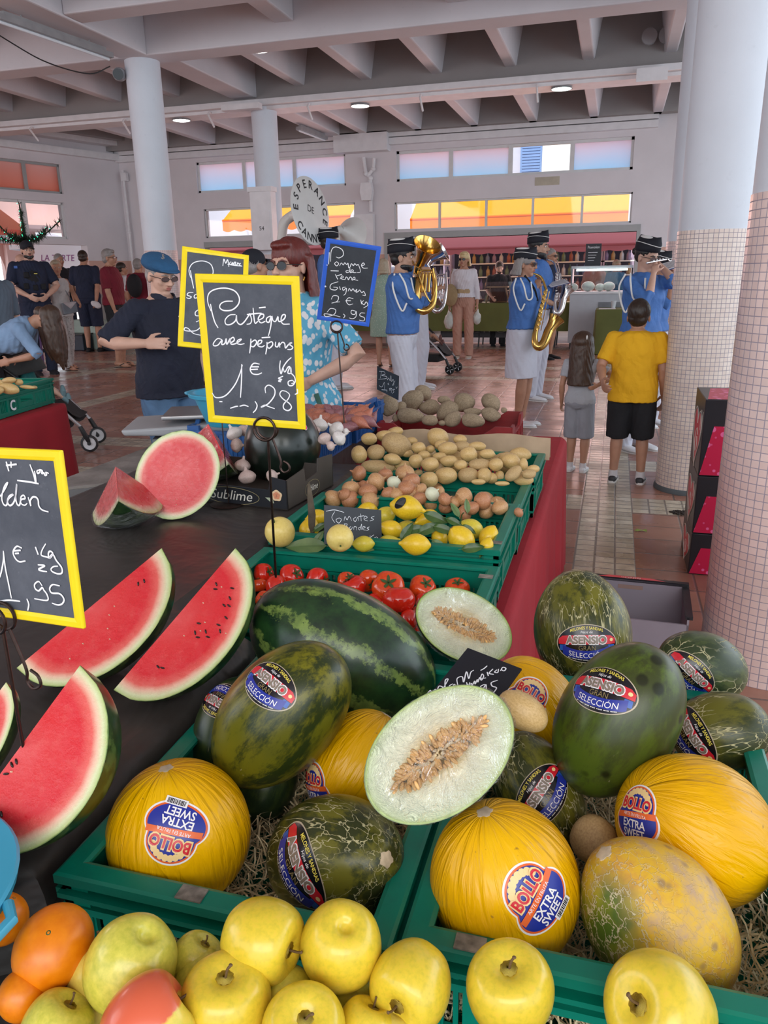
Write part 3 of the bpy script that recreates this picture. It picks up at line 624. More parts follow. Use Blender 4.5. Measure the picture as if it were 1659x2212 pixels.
def m_toad(name,dark,light,net=.6,netsc=30,zs=.3,wd=.05,spots=False,blot=.5):
 n=NT(name);v=n.scale(1,1,.35)
 f=n.noise(26,7,.75,vec=v);c=n.ramp(f,[(blot-.13,dark),(blot-.02,light)])
 c=n.mix(n.ramp(n.noise(5,3),[(.42,0.),(.72,.6)]),c,dark)
 if spots:c=n.mix(n.ramp(n.vor(24,rnd=1),[(.16,1.),(.24,0.)]),c,tuple(q*.35 for q in dark))
 msk=n.ramp(n.noise(8,3,.6,vec=n.scale(1,1,1,loc=(3,1,2))),[(.62-net*.35,0.),(.74-net*.35,1.)])
 br=n.ramp(n.noise(16,2,vec=n.scale(1,1,.8,loc=(5,5,5))),[(.42,0.),(.52,1.)])
 k=n.math('MULTIPLY',n.math('MULTIPLY',crackle(n,netsc,zs,wd),msk),br)if net>.5 else n.math('MULTIPLY',n.ramp(n.noise(90,2,vec=n.scale(1,1,.12)),[(.74,0.),(.78,.5)]),1.0)
 c=n.mix(k,c,(.46,.42,.23))
 return n.fin(c,n.ramp(k,[(0,.30),(1,.7)]),n.bump(n.math('ADD',k,n.math('MULTIPLY',n.noise(14,2,vec=n.scale(1,1,.2)),.8)),.5,.003),Specular_IOR_Level=.4)
M_YEL=m_yellow()
M_TOAD=m_toad('mottled green melon rind',(.022,.032,.006),(.17,.155,.008),net=.15,blot=.56)
M_TOADD=m_toad('deep green melon rind',(.012,.026,.010),(.035,.055,.012),net=.1,blot=.62)
M_TOADG=m_toad('fresh green melon rind',(.040,.052,.011),(.075,.115,.010),net=.05,spots=True,blot=.58)
M_NET=m_toad('netted green melon rind',(.032,.040,.011),(.15,.14,.016),net=1.0,netsc=78,zs=.13,wd=.034,blot=.58)
M_NET2=m_toad('cracked green melon rind',(.030,.046,.018),(.075,.100,.030),net=1.0,netsc=52,zs=.6,wd=.042,blot=.6)
def m_tan():
 n=NT('weathered yellow-green melon rind');v=n.scale(1,1,.5)
 x,y,z=n.sep();a=n.math('ADD',n.math('MULTIPLY',x,5.0),n.noise(9,4));
 c=n.ramp(n.noise(16,6,.7),[(.36,(.58,.29,.05)),(.5,(.70,.42,.02)),(.64,(.50,.32,.17))])
 c=n.mix(n.ramp(a,[(.28,1.),(.52,0.)]),c,n.ramp(n.noise(12,4),[(.4,(.07,.12,.01)),(.62,(.38,.36,.02))]))
 c=n.mix(n.ramp(n.vor(30),[(.10,.8),(.2,0.)]),c,(.30,.18,.08))
 k=n.math('MULTIPLY',crackle(n,95,.5,.055),n.ramp(a,[(.3,.9),(.75,.12)]))
 return n.fin(n.mix(k,c,(.58,.50,.32)),.45,n.bump(n.math('ADD',k,n.noise(18,3,vec=n.scale(1,1,.25))),.6,.004))
M_TAN=m_tan()
def m_water(name,dark,mid,light,k=8.0,dull=False):
 n=NT(name);x,y,z=n.sep();ang=n.math('ARCTAN2',y,x)
 w=n.math('SUBTRACT',n.noise(11,6,.7),.5);w2=n.math('SUBTRACT',n.noise(60,4,.7),.5)
 s=n.math('SINE',n.math('ADD',n.math('MULTIPLY',ang,k),n.math('ADD',n.math('MULTIPLY',w,5.0),n.math('MULTIPLY',w2,4.2))))
 base=n.ramp(n.noise(22,5,.7),[(.4,dark),(.62,mid)])
 st=n.math('MULTIPLY',n.ramp(s,[(.55,0.),(.85,1.)]),n.ramp(n.noise(34,5,.75),[(.40,.0),(.52,1.)]))
 c=n.mix(st,base,n.mix(n.noise(40,3),light,mid))if not dull else base
 c=n.mix(n.ramp(n.noise(9,6,.75,vec=n.scale(1,1,1,loc=(2,2,2))),[(.69,0.),(.76,.7)]),c,(.34,.30,.22))if not dull else c
 return n.fin(c,.30,n.bump(n.noise(30,2),.08,.002),Coat_Weight=.2,Coat_Roughness=.15)
M_WATER=m_water('striped watermelon rind',(.006,.024,.010),(.018,.060,.016),(.30,.42,.09))
M_WDARK=m_water('near black watermelon rind',(.003,.008,.005),(.006,.014,.009),(0,0,0),dull=True)
M_CUTRIND=m_water('cut watermelon rind',(.010,.030,.010),(.03,.07,.018),(.10,.16,.04),9)
def m_flesh():
 n=NT('red watermelon flesh');t=n.attr('t');tt=n.math('ADD',t,n.math('MULTIPLY',n.math('SUBTRACT',n.noise(30,4),.5),.05))
 c=n.ramp(tt,[(.0,(.72,.085,.085)),(.35,(.68,.035,.04)),(.70,(.66,.022,.032)),(.82,(.74,.12,.10)),(.885,(.80,.50,.36)),(.94,(.68,.70,.42)),(.985,(.46,.56,.22)),(1.0,(.08,.16,.03))])
 c=n.mix(n.ramp(n.noise(70,5,.7),[(.5,0.),(.85,.22)]),c,(.85,.28,.22))
 return n.fin(c,n.ramp(n.noise(60,3),[(.3,.18),(.7,.42)]),n.bump(n.noise(110,4,.7),.35,.003),Subsurface_Weight=.0)
M_FLESH=m_flesh()
def m_mflesh():
 n=NT('pale green melon flesh');t=n.attr('t');tt=n.math('ADD',t,n.math('MULTIPLY',n.math('SUBTRACT',n.noise(20,3),.5),.04))
 c=n.ramp(tt,[(.0,(.80,.56,.24)),(.38,(.80,.66,.36)),(.5,(.88,.84,.58)),(.8,(.82,.86,.60)),(.93,(.70,.80,.46)),(.975,(.40,.52,.14)),(1,(.05,.09,.01))])
 return n.fin(c,.28,n.bump(n.noise(60,3),.12,.002))
M_MFLESH=m_mflesh()
M_SEEDP=mat('pale melon seed',(.76,.44,.16),.32,var=.2,vs=60);M_PULP=mat('stringy melon pulp',(.82,.62,.38),.3,var=.3,vs=70,bump=.7,bs=150)
M_SEED=mat('black watermelon seed',(.015,.010,.008),.25,var=0);M_SEEDW=mat('white watermelon seed',(.80,.58,.40),.4,var=0)
M_CORK=mat('corky stem scar',(.50,.40,.28),.8,var=.25,vs=80)
n=NT('cling film');tr=n.t.nodes.new('ShaderNodeBsdfTransparent');gl=n.t.nodes.new('ShaderNodeBsdfGlossy');ms=n.t.nodes.new('ShaderNodeMixShader');tr.inputs[0].default_value=(.97,.97,.98,1);gl.inputs['Roughness'].default_value=.09
h=n.noise(26,4,.7,dist=2.0);bn=n.bump(h,1.0,.06);n.t.links.new(bn,gl.inputs['Normal']);fr=n.t.nodes.new('ShaderNodeLayerWeight');fr.inputs[0].default_value=.18;n.t.links.new(bn,fr.inputs['Normal'])
n.t.links.new(n.math('ADD',n.math('MULTIPLY',fr.outputs['Facing'],.6),.06),ms.inputs[0]);n.t.links.new(tr.outputs[0],ms.inputs[1]);n.t.links.new(gl.outputs[0],ms.inputs[2]);n.t.links.new(ms.outputs[0],n.out.inputs[0]);M_FILM=n.m
def melon_mesh(L,r,point=.0,seg=56,ring=40,ribs=0,seed=0):
 m=MB();prof=[]
 for i in range(ring+1):
  t=PI*i/ring;z=-math.cos(t);rr=math.sin(t)**(.92)
  rr*=1-point*max(0,z)*abs(z)*.5
  prof.append((max(1e-4,rr),z))
 R=[]
 for(q,z)in prof:
  row=[]
  for j in range(seg):
   a=2*PI*j/seg;d=1+.010*math.sin(2*a+seed)+.006*math.sin(3*a+z*2+seed*2)+ribs*math.sin(10*a+.3*math.sin(5*z))
   row.append(Vector((r*q*math.cos(a)*d,r*q*math.sin(a)*d,L*z*(1+.0*d))))
  R.append(row)
 m.rings(R);return m
LOT={}
def melon(key,label,c,L,r,zdir,mt,mt_cork=True,point=.1,ribs=0,xdir=None,seed=0,scar=1):
 B=basis(zdir,xdir);t=thing('melon',label,'melon',c,B);mb=melon_mesh(L,r,point,ribs=ribs,seed=seed)
 o=mb.build('rind',mt,t,auto=None)
 if scar:
  q=MB();s=L*scar;q.lathe([(.0,s*1.003),(.007,s*1.004),(.009,s*.998),(.0095,s*.985),(.006,s*.96)],16,lob=lambda a,z:1+.15*math.sin(5*a));q.build('stem_scar',M_CORK,t)
 Mx=Matrix.Translation(c)@B.to_4x4();vs=[Mx@Vector(v)for v in mb.v];LOT[key]=(BVHTree.FromPolygons(vs,mb.f),t,Mx);return t
def melon_px(key,label,px,py,lpx,spx,ang,zc,mt,away=0,flip=1,**kw):
 p=PZ(px,py,zc);k=depth(p)/FPX;ct=math.cos(math.radians(away));r=spx*k/2
 L=lpx*k/2
 if ct<.98:L=math.sqrt(max(L*L-(r*math.sin(math.radians(away)))**2,r*r))/max(ct,.4)
 return melon(key,label,p,L,r,img_dir(ang,away)*flip,mt,**kw)
G1='yellow melons';G2='green melons'
melon_px('y1','round yellow melon with an upside-down oval sticker in the front left green crate',388,1797,304,300,98,.815,M_YEL,away=-12,seed=1)
melon_px('n1','netted green melon with a corky stem scar at the front of the left crate',722,1852,292,256,28,.80,M_NET,away=-48,seed=2,point=.2)
melon_px('t1','large mottled green melon with a tilted sticker lying on top of the left crate pile',606,1545,368,246,49,.905,M_TOAD,away=-6,flip=-1,seed=3,point=.25)
melon_px('t2','dark green melon with an upside-down sticker behind the mottled melon at the left',507,1580,235,175,78,.82,M_TOADD,away=10,seed=4)
melon_px('t3','dark green melon low in the straw under the mottled melon',572,1690,170,140,75,.775,M_TOADD,away=10,seed=5,scar=0)
melon_px('y2','yellow melon half hidden behind the front halved melon',772,1652,245,205,58,.81,M_YEL,away=10,seed=6)
melon_px('y3','yellow melon lying under the loose potato and the small slate sign',1155,1545,270,200,-62,.83,M_YEL,away=12,seed=7)
melon_px('n2','netted green melon standing upright at the back of the right crate',1257,1362,262,208,93,.86,M_NET,away=14,seed=8,point=.25)
melon_px('t4','biggest smooth green melon with a sticker near its top, on top of the right crate',1333,1555,358,250,62,.915,M_TOADG,away=-8,flip=-1,seed=9,point=.2)
melon_px('n3','green melon with pale cracked netting at the back right corner of the right crate',1518,1440,205,150,-18,.845,M_NET2,away=20,seed=10)
melon_px('n4','striped netted green melon beside the right rim of the right crate',1556,1580,205,168,12,.83,M_NET,away=-10,flip=-1,seed=11)
melon_px('n5','netted green melon with a sticker below the front halved melon',1162,1712,262,178,-62,.80,M_NET,away=-20,seed=12)
melon_px('y4','biggest yellow melon at the front of the right crate with an oval sticker',1089,1905,352,318,106,.83,M_YEL,away=-12,seed=13,point=.15)
melon_px('y5','yellow melon at the right edge with a sticker on its left end',1503,1793,350,305,-32,.835,M_YEL,away=12,seed=14)
melon_px('w1','weathered yellow and green melon with cracked netting at the lower right',1418,1985,400,300,128,.815,M_TAN,away=-8,seed=15,point=.5,xdir=CR)
def wm(key,label,px,py,lpx,spx,ang,zc,mt,away=0,xdir=None,**kw):
 p=PZ(px,py,zc);k=depth(p)/FPX;B=basis(img_dir(ang,away),xdir);t=thing('watermelon',label,'watermelon',p,B)
 mb=melon_mesh(lpx*k/2,spx*k/2,0,seed=3);mb.build('rind',mt,t,auto=None)
 Mx=Matrix.Translation(p)@B.to_4x4();LOT[key]=(BVHTree.FromPolygons([Mx@Vector(v)for v in mb.v],mb.f),t,Mx);return t
wm('W','big whole watermelon with jagged light green stripes behind the melons',741,1408,428,268,-28,.865,M_WATER,0)
wm('D','near black round watermelon with pink stickers sitting in the black carton',610,962,172,166,90,.95,M_WDARK,0)
def half_melon(label,c,a,b,nrm,xdir,seg=64,rind=M_TOADD,film=True,dpt=.85,kw=None,cav=(.62,.30)):
 B=basis(nrm,xdir);t=thing('halved_melon',label,'melon',c,B)
 m=MB();R=[[Vector((a*math.cos(2*PI*j/seg)*math.cos(q),b*math.sin(2*PI*j/seg)*math.cos(q),-b*dpt*math.sin(q)))for j in range(seg)]for q in[PI/2*i/14*.995 for i in range(15)]]
 m.rings(R,caps=False);m.build('rind',rind,t,auto=None)
 m=MB();T=[];rows=[]
 rs=[0,.1,.2,.28,.34,.40,.5,.6,.7,.8,.88,.93,.97,1.0]
 for r in rs:
  row=[]
  for j in range(seg):
   an=2*PI*j/seg;x,y=a*r*math.cos(an),b*r*math.sin(an);q=math.sqrt((x/(a*cav[0]))**2+(y/(b*cav[1]))**2)
   z=-.02*max(0,1-q**3)if q<1 else 0;row.append(Vector((x,y,z)));T.append(max(r,0)if q>1 else .12+.25*q)
  rows.append(row)
 m.rings(rows[::1],caps=False);me=m.mesh('cut_face',[M_MFLESH]);at=me.attributes.new('t','FLOAT','POINT');at.data.foreach_set('value',T)
 o=bpy.data.objects.new('cut_face',me);COL.objects.link(o);o.parent=t
 rnd=random.Random(len(label))
 q=MB()
 for i in range(240):
  an=rnd.uniform(0,2*PI);rr=math.sqrt(rnd.uniform(.10,.98));x,y=a*cav[0]*rr*math.cos(an),b*cav[1]*rr*math.sin(an)*1.02;
  B2=basis(Vector((math.cos(an)*.5+.3*rnd.uniform(-1,1),math.sin(an)*1.2,rnd.uniform(-.1,.5))),(0,0,1));q.ell((x,y,-.010*(1-rr**3)+rnd.uniform(-.001,.003)),(.0012,.0023,.0056),B2,8,6)
 tag(q.build('seeds',M_SEEDP,t,auto=None),'tan seeds in the hollow',kind='stuff')
 q=MB()
 for i in range(46):
  x=a*cav[0]*rnd.uniform(-.85,.85);y=rnd.gauss(0,.16)*b*cav[1];q.tube([(x-.008*rnd.random(),y,-.011),(x+.002,y+.003*rnd.uniform(-1,1),-.006),(x+.010*rnd.random(),y+.004*rnd.uniform(-1,1),-.010)],(.0013,.0022,.0012),5)
 tag(q.build('pulp',M_PULP,t,auto=None),'pale stringy pulp along the middle',kind='stuff')
 if film:
  m=MB();rows=[[Vector((a*1.012*r*math.cos(2*PI*j/seg),b*1.012*r*math.sin(2*PI*j/seg),.0028+.0007*math.sin(j*1.3+r*9)))for j in range(seg)]for r in(.05,.35,.65,.95)]
  for q_ in(.05,.35,.7,1.0,1.2):
   rows.append([Vector((a*(1.02+.02*math.sin(j*2.1))*math.cos(2*PI*j/seg)*math.cos(q_),b*(1.02+.02*math.sin(j*1.7))*math.sin(2*PI*j/seg)*math.cos(q_),-b*dpt*math.sin(q_)-.006-.003*math.sin(j*3.3)))for j in range(seg)])
  m.rings(rows,caps=False);m.build('cling_film',M_FILM,t,auto=None)
 return t
def half_px(label,px,py,lpx,spx,ang,zc,tilt_l,tilt_s,**kw):
 p=PZ(px,py,zc);k=depth(p)/FPX;e1=img_dir(ang,tilt_l);nr=(-CF+img_dir(ang+90)*math.tan(math.radians(tilt_s)));return half_melon(label,p,lpx*k/2/math.cos(math.radians(tilt_l)),spx*k/2/math.cos(math.radians(tilt_s)),nr,e1,**kw)
half_px('larger halved pale melon wrapped in film, lying on top of the two front crates',947,1628,356,232,33,.975,10,20,cav=(.70,.27))
half_px('halved pale melon wrapped in film at the back, beside the whole striped watermelon',1003,1350,222,140,-27,.90,6,28,cav=(.66,.26))
def lune(label,c,a,b,e1,e2,phi,side=1,rind=M_CUTRIND,seeds=(),x0=-1.0,x1=1.0,name='watermelon_slice',film=False,seed=1,white=()):
 """e1 ridge direction, e2 direction from ridge to rind inside the visible face; the wedge continues behind it by phi"""
 e1=Vector(e1).normalized();e2=(Vector(e2)-e1*Vector(e2).dot(e1)).normalized();e3=e1.cross(e2)*side
 t=thing(name,label,'watermelon',c)
 def P(u,r,f):
  R_=b*math.sqrt(max(0,1-u*u));d=e2*math.cos(f)+e3*math.sin(f);return e1*(a*u)+d*(R_*r)
 NU,NR,NF=44,16,12;us=[x0+(x1-x0)*i/NU for i in range(NU+1)];us=[math.copysign(min(1,abs(u)),u)for u in us]
 m=MB();R=[[P(u,1,phi*j/NF)for j in range(NF+1)]for u in us];m.rings(R,closed=False,caps=False);m.build('rind',rind,t,auto=None)
 faces=[(0.0,0),(phi,0)]
 for(f,_)in faces:
  m=MB();T=[];rows=[]
  rr=[0,.15,.3,.45,.58,.68,.76,.82,.87,.90,.93,.955,.975,.99,1.0]
  for u in us:
   rows.append([P(u,r,f)+(e3*(-.0004 if f==0 else .0004))for r in rr]);T+=[math.sqrt(min(1,u*u+(1-u*u)*r*r))for r in rr]
  m.rings(rows,closed=False,caps=False);me=m.mesh('cut_face',[M_FLESH]);at=me.attributes.new('t','FLOAT','POINT');at.data.foreach_set('value',T)
  o=bpy.data.objects.new('cut_face',me);COL.objects.link(o);o.parent=t
 for uu in(x0,x1):
  if abs(uu)<.97:
   m=MB();T=[];rows=[]
   for j in range(NF+1):rows.append([P(uu,r,phi*j/NF)for r in rr]);T+=[math.sqrt(min(1,uu*uu+(1-uu*uu)*r*r))for r in rr]
   m.rings(rows,closed=False,caps=False);me=m.mesh('cut_face',[M_FLESH]);at=me.attributes.new('t','FLOAT','POINT');at.data.foreach_set('value',T)
   o=bpy.data.objects.new('cut_face',me);COL.objects.link(o);o.parent=t
 B=Matrix((e2,e3,e1)).transposed();rnd=random.Random(seed)
 for(u,r)in seeds:q=MB();q.ell(P(u,r,0)-e3*.0005,(.0042,.0016,.0026),basis(e3,e2+e1*rnd.uniform(-.8,.8))@Matrix.Rotation(0,3,'X'),10,6);q.build('seed',M_SEED,t,auto=None)
 for(u,r)in white:q=MB();q.ell(P(u,r,0)-e3*.0005,(.0036,.0012,.0012),basis(e1,e3),8,6);q.build('white_seed',M_SEEDW,t,auto=None)
 if film:
  m=MB();R=[]
  for i in range(0,NU+1,2):
   u=us[i];R.append([P(u,0,0)*1.0-(e2)*.002]+[P(u,r,0)*1.01-e3*(.003+.001*math.sin(i*2+r*9))for r in(.3,.6,.9,1.02)]+[P(u,1.03+.015*math.sin(i*1.7+j*2.2),phi*j/8)for j in range(1,8)]+[P(u,r,phi)*1.01+e3*.003 for r in(1.02,.9,.6,.3)])
  m.rings(R,closed=True,caps=False);m.build('cling_film',M_FILM,t,auto=None)
 return t
def settle(px,py,zc,f,zt=ZB+.001,side=1):
 for _ in range(12):
  p=PZ(px,py,zc);a,b,e1,e2,phi,x0,x1=f(depth(p)/FPX);e1=Vector(e1).normalized();e2=(Vector(e2)-e1*Vector(e2).dot(e1)).normalized();e3=e1.cross(e2)*side;lo=9
  for i in range(21):
   u=x0+(x1-x0)*i/20;R_=b*math.sqrt(max(0,1-u*u))
   for j in range(13):q=phi*j/12;lo=min(lo,(p+e1*a*u+(e2*math.cos(q)+e3*math.sin(q))*R_).z)
  zc+=(zt-lo)*.9
 return PZ(px,py,zc)
def lune_px(label,P1,P2,bpx,zc,phi,aw1=0,aw2=0,**kw):
 P1,P2=Vector(P1),Vector(P2);mid=(P1+P2)/2;d=P2-P1;ang=math.degrees(math.atan2(-d.y,d.x));x0,x1=kw.get('x0',-1),kw.get('x1',1)
 p=settle(mid.x,mid.y,zc,lambda k:(d.length*k/2/math.cos(math.radians(aw1)),bpx*k/math.cos(math.radians(aw2)),img_dir(ang,aw1),img_dir(ang-90,aw2),phi,x0,x1));k=depth(p)/FPX
 return lune(label,p,d.length*k/2/math.cos(math.radians(aw1)),bpx*k/math.cos(math.radians(aw2)),img_dir(ang,aw1),img_dir(ang-90,aw2),phi,side=1,**kw)
rs=random.Random(5)
lune_px('long watermelon slice with many black seeds, furthest right on the black cloth',(262,1480),(500,1186),137,.925,1.15,14,-22,seeds=[(.55,.18),(.5,.22),(.62,.5),(.52,.55),(.45,.6),(.42,.52),(.22,.62),(.1,.35),(.08,.52),(.0,.40),(-.02,.48),(-.52,.35),(-.50,.42),(.18,.70),(.33,.66),(.05,.6)],white=[(.56,.3),(.3,.2),(.15,.42),(-.1,.3),(.05,.45),(.2,.8)])
lune_px('watermelon slice with a few pale seeds, middle of the row on the black cloth',(55,1435),(338,1186),140,.925,1.15,12,-22,seeds=[(.62,.3),(.55,.25)],white=[(.1,.3),(.0,.45),(.2,.25),(-.3,.4),(-.05,.6),(-.5,.5)],seed=4)
lune_px('wide watermelon slice nearest the camera at the left',(-75,1790),(156,1446),195,.915,1.2,12,-22,seeds=[(-.15,.05),(-.25,.06),(-.1,.07),(-.62,.2),(-.55,.35),(-.68,.42)],white=[(-.2,.1)],seed=8)
lune_px('watermelon slice cut off by the left edge of the photo',(-180,1740),(0,1480),92,.90,1.1,10,-20,seeds=(),seed=9)
p=settle(384,1026,.945,lambda k:(101*k,84*k,img_dir(58,4),img_dir(-32,10),PI,-1,1));kk=depth(p)/FPX
lune('halved watermelon with a round red face leaning behind the wrapped wedge',p,101*kk,84*kk,img_dir(58,4),img_dir(-32,10),PI*.999,rind=M_WDARK,seeds=(),white=[(-.5,.3),(-.45,.35),(-.55,.45),(-.1,.35)],name='halved_watermelon')
WD1=(img_dir(-62,-49),img_dir(-124,22));SD=1 if WD1[0].cross(WD1[1]).dot(img_dir(-46,40))>0 else-1;p=settle(250,1008,.985,lambda k:(132*k,132*k,*WD1,1.25,0,1),side=SD);kk=depth(p)/FPX
lune('watermelon wedge wrapped in cling film with its point up, left of the halved one',p,132*kk,132*kk,*WD1,1.25,side=SD,rind=M_CUTRIND,x0=0.0,x1=1.0,name='watermelon_wedge',film=True)
WD2=(img_dir(-58,-30),img_dir(-140,12));p=settle(450,916,1.03,lambda k:(124*k,124*k,*WD2,1.25,0,1),side=SD);kk=depth(p)/FPX
lune('narrow watermelon wedge wrapped in film standing between the halved one and the dark one',p,124*kk,124*kk,*WD2,1.25,side=SD,rind=M_CUTRIND,x0=0.0,x1=1.0,name='watermelon_wedge',film=True)
# ---- stickers: flat print laid onto the fruit skin
M_SW=mat('white sticker paper',(.85,.83,.84),.35,var=0);M_SB=mat('royal blue print',(.015,.03,.30),.3,var=0);M_SO=mat('orange print',(.78,.13,.02),.3,var=0);M_SR=mat('red print',(.62,.015,.03),.3,var=0)
M_SK=mat('black glossy print',(.006,.006,.010),.22,var=0);M_SG=mat('pale gold print',(.50,.42,.30),.35,var=0);M_SGR=mat('taupe print',(.23,.18,.14),.35,var=0);M_SY=mat('yellow print',(.80,.66,.10),.35,var=0);M_SC=mat('cream yellow print',(.86,.62,.28),.35,var=0);M_SLB=mat('bright blue print',(.02,.10,.42),.3,var=0);M_SDG=mat('dark gold print',(.25,.19,.08),.35,var=0)
def sticker(key,px,py,up_deg,s,kind,name='sticker',sq=1.0):
 bvh,par,Mx=LOT[key];d=ray(px,py).normalized();hit,nr,_,_=bvh.ray_cast(CAMP,d)
 if hit is None:print('sticker misses',key);return
 if nr.dot(d)>0:nr=-nr
 up=img_dir(up_deg);up=(up-nr*up.dot(nr)).normalized();rt=up.cross(nr)
 inv=Mx.inverted()
 def Pm(e):
  def f(x,y):
   q=hit+rt*(x*s)+up*(y*s)+nr*.05;h,n2,_,_=bvh.ray_cast(q,-nr)
   if h is None:h,n2,_,_=bvh.find_nearest(q)
   if n2.dot(nr)<0:n2=-n2
   return inv@(h+n2*e)
  return f
 def grid(outline,e,mt,nm,rings=7,parent=None):
  m=MB();f=Pm(e);N=len(outline);cx=sum(p[0]for p in outline)/N;cy=sum(p[1]for p in outline)/N;rows=[[f(cx+(p[0]-cx)*k/rings,cy+(p[1]-cy)*k/rings)for p in outline]for k in range(0,rings+1)]
  m.rings(rows,caps=False);return m.build(nm,mt,parent or par,auto=None)
 def strip(x0,x1,ylo,yhi,e,mt,nm,nx=14,parent=None):
  m=MB();f=Pm(e);rows=[]
  for i in range(nx+1):x=x0+(x1-x0)*i/nx;a,b=ylo(x),yhi(x);rows.append([f(x,a+(b-a)*j/4)for j in range(5)])
  m.rings(rows,closed=False,caps=False);return m.build(nm,mt,parent,auto=None)
 E0=.0005;ST=.00035
 if kind=='bollo':
  def out(k):
   pts=[]
   for i in range(64):
    a=2*PI*i/64;c_,s_=math.cos(a),math.sin(a)
    r=1.0 if s_<.12 else None
    x1,y1=.98*c_,-.28+.78*s_;x2,y2=.74*c_,.22+.80*s_
    def rad(cx_,cy_,A,B):
     b_=(c_*(0-cx_)/A/A+s_*(0-cy_)/B/B);a_=(c_/A)**2+(s_/B)**2;cc=(cx_/A)**2+(cy_/B)**2-1;return(-b_+math.sqrt(max(0,b_*b_-a_*cc)))/a_
    rr=max(rad(0,-.28,.98,.72),rad(0,.25,.78,.75));pts.append((c_*rr*k*sq,s_*rr*k))
   return pts
  base=grid(out(1.0),E0,M_SW,name);grid(out(.94),E0+ST,M_SO,'orange_border',parent=base);grid(out(.88),E0+2*ST,M_SB,'blue_field',parent=base)
  q=MB()
  for i in range(9):
   a=math.radians(20+i*17.5);cx_,cy_=.50*math.cos(a)*sq,.30+.47*math.sin(a);f=Pm(E0+3*ST);q.add([f(cx_+.11*math.cos(b_),cy_+.12*math.sin(b_))for b_ in[2*PI*j/10 for j in range(10)]],[tuple(range(10))])
  q.build('fruit_garland',M_SC,base,smooth=False)
  strip(-.82*sq,.82*sq,lambda x:-.14+.10*x,lambda x:.06+.10*x,E0+4*ST,M_SO,'ribbon',parent=base)
  q=MB();put_text(q,'BOLLO',Pm(E0+5*ST),.38,y=.14,width=1.28*sq,bold=.09);q.build('cream_lettering',M_SC,base,smooth=False)
  q=MB();put_text(q,'BOLLO',Pm(E0+6.5*ST),.34,y=.16,width=1.20*sq,bold=.03);q.build('red_lettering',M_SR,base,smooth=False)
  q=MB();put_text(q,'ARTE EN FRUTA',Pm(E0+5*ST),.11,y=-.10,width=1.0*sq);put_text(q,'EXTRA',Pm(E0+4*ST),.25,y=-.45,width=.98*sq,bold=.02);put_text(q,'SWEET',Pm(E0+4*ST),.25,y=-.75,width=.92*sq,bold=.02);q.build('white_lettering',M_SW,base,smooth=False)
  strip(-.12*sq,.55*sq,lambda x:-1.02,lambda x:-.80,E0+5*ST,M_SW,'barcode_field',parent=base)
  q=MB();f=Pm(E0+6*ST);rb=random.Random(3);x=-.06
  while x<.48:wv=rb.choice((.010,.018,.028));q.add([f(x*sq,-.98),f((x+wv)*sq,-.98),f((x+wv)*sq,-.83),f(x*sq,-.83)],[(0,1,2,3)]);x+=wv+rb.choice((.012,.02))
  q.build('barcode',M_SK,base,smooth=False)
 else:
  H=.66
  el=lambda k,n_=64:[(k*math.cos(2*PI*i/n_),k*H*math.sin(2*PI*i/n_))for i in range(n_)]
  base=grid(el(1.0),E0,M_SG,name);grid(el(.965),E0+ST,M_SK,'black_field',parent=base)
  edge=lambda x:H*.955*math.sqrt(max(0,1-(x/.96)**2))
  strip(-.93,.93,lambda x:max(-edge(x),-.02-.0*x*x),lambda x:min(edge(x),.30-.06*x*x),E0+2*ST,M_SR,'red_band',parent=base)
  strip(-.80,.80,lambda x:max(-edge(x),-.52+.22*x*x),lambda x:min(edge(x),-.24+.30*x*x),E0+2*ST,M_SB,'blue_ribbon',parent=base)
  strip(.70,.90,lambda x:max(-edge(x),-.24),lambda x:-.04,E0+1.5*ST,M_SLB,'ribbon_end',nx=4,parent=base);strip(-.90,-.70,lambda x:max(-edge(x),-.24),lambda x:-.04,E0+1.5*ST,M_SLB,'ribbon_end',nx=4,parent=base)
  q=MB();put_text(q,'ASENSIO',Pm(E0+3*ST),.26,y=.00,x=-.02,width=1.38,bold=.09);q.build('white_outline_lettering',M_SW,base,smooth=False)
  q=MB();put_text(q,'ASENSIO',Pm(E0+4.5*ST),.235,y=.012,x=-.02,width=1.33,bold=.045);q.build('taupe_lettering',M_SGR,base,smooth=False)
  q=MB();put_text(q,'MELONES Y SANDIAS',Pm(E0+3*ST),.10,y=.49,width=1.08,bold=.015,arc=-.34);q.build('yellow_lettering',M_SY,base,smooth=False)
  q=MB();put_text(q,'Hijos de',Pm(E0+3*ST),.085,y=.36,width=.40,shear=.3);put_text(q,'SELECCIÓN',Pm(E0+4*ST),.17,y=-.48,width=1.20,arc=.26);None
  q.build('white_lettering',M_SW,base,smooth=False)
  q=MB();put_text(q,'GRAN',Pm(E0+3*ST),.16,y=-.22,width=.56);q.build('gold_lettering',M_SDG,base,smooth=False)
  f=Pm(E0+4*ST);q=MB();q.add([f(.80+.055*math.cos(a),.12+.055*math.sin(a))for a in[2*PI*j/14 for j in range(14)]],[tuple(range(14))]);q.build('orange_seal',M_SC,base,smooth=False)
  q=MB();f=Pm(E0+3*ST)
  for i in range(46):x=-.62+1.24*i/45;y0=-.555+.30*x*x*.9;w_=.008+.004*(i%3==0);(i%7!=3)and q.add([f(x-w_,y0-.012),f(x+w_,y0-.012),f(x+w_,y0+.014),f(x-w_,y0+.014)],[(0,1,2,3)])
  q.build('fine_print',M_SW,base,smooth=False)
 return base
sticker('y1',374,1800,-107,.036,'bollo',sq=1.12)
sticker('y4',1159,1937,143,.037,'bollo')
sticker('y5',1372,1758,105,.034,'bollo')
sticker('y2',676,1700,100,.034,'bollo')
sticker('y3',1140,1510,60,.034,'bollo')
sticker('n1',637,1876,33,.052,'asensio')
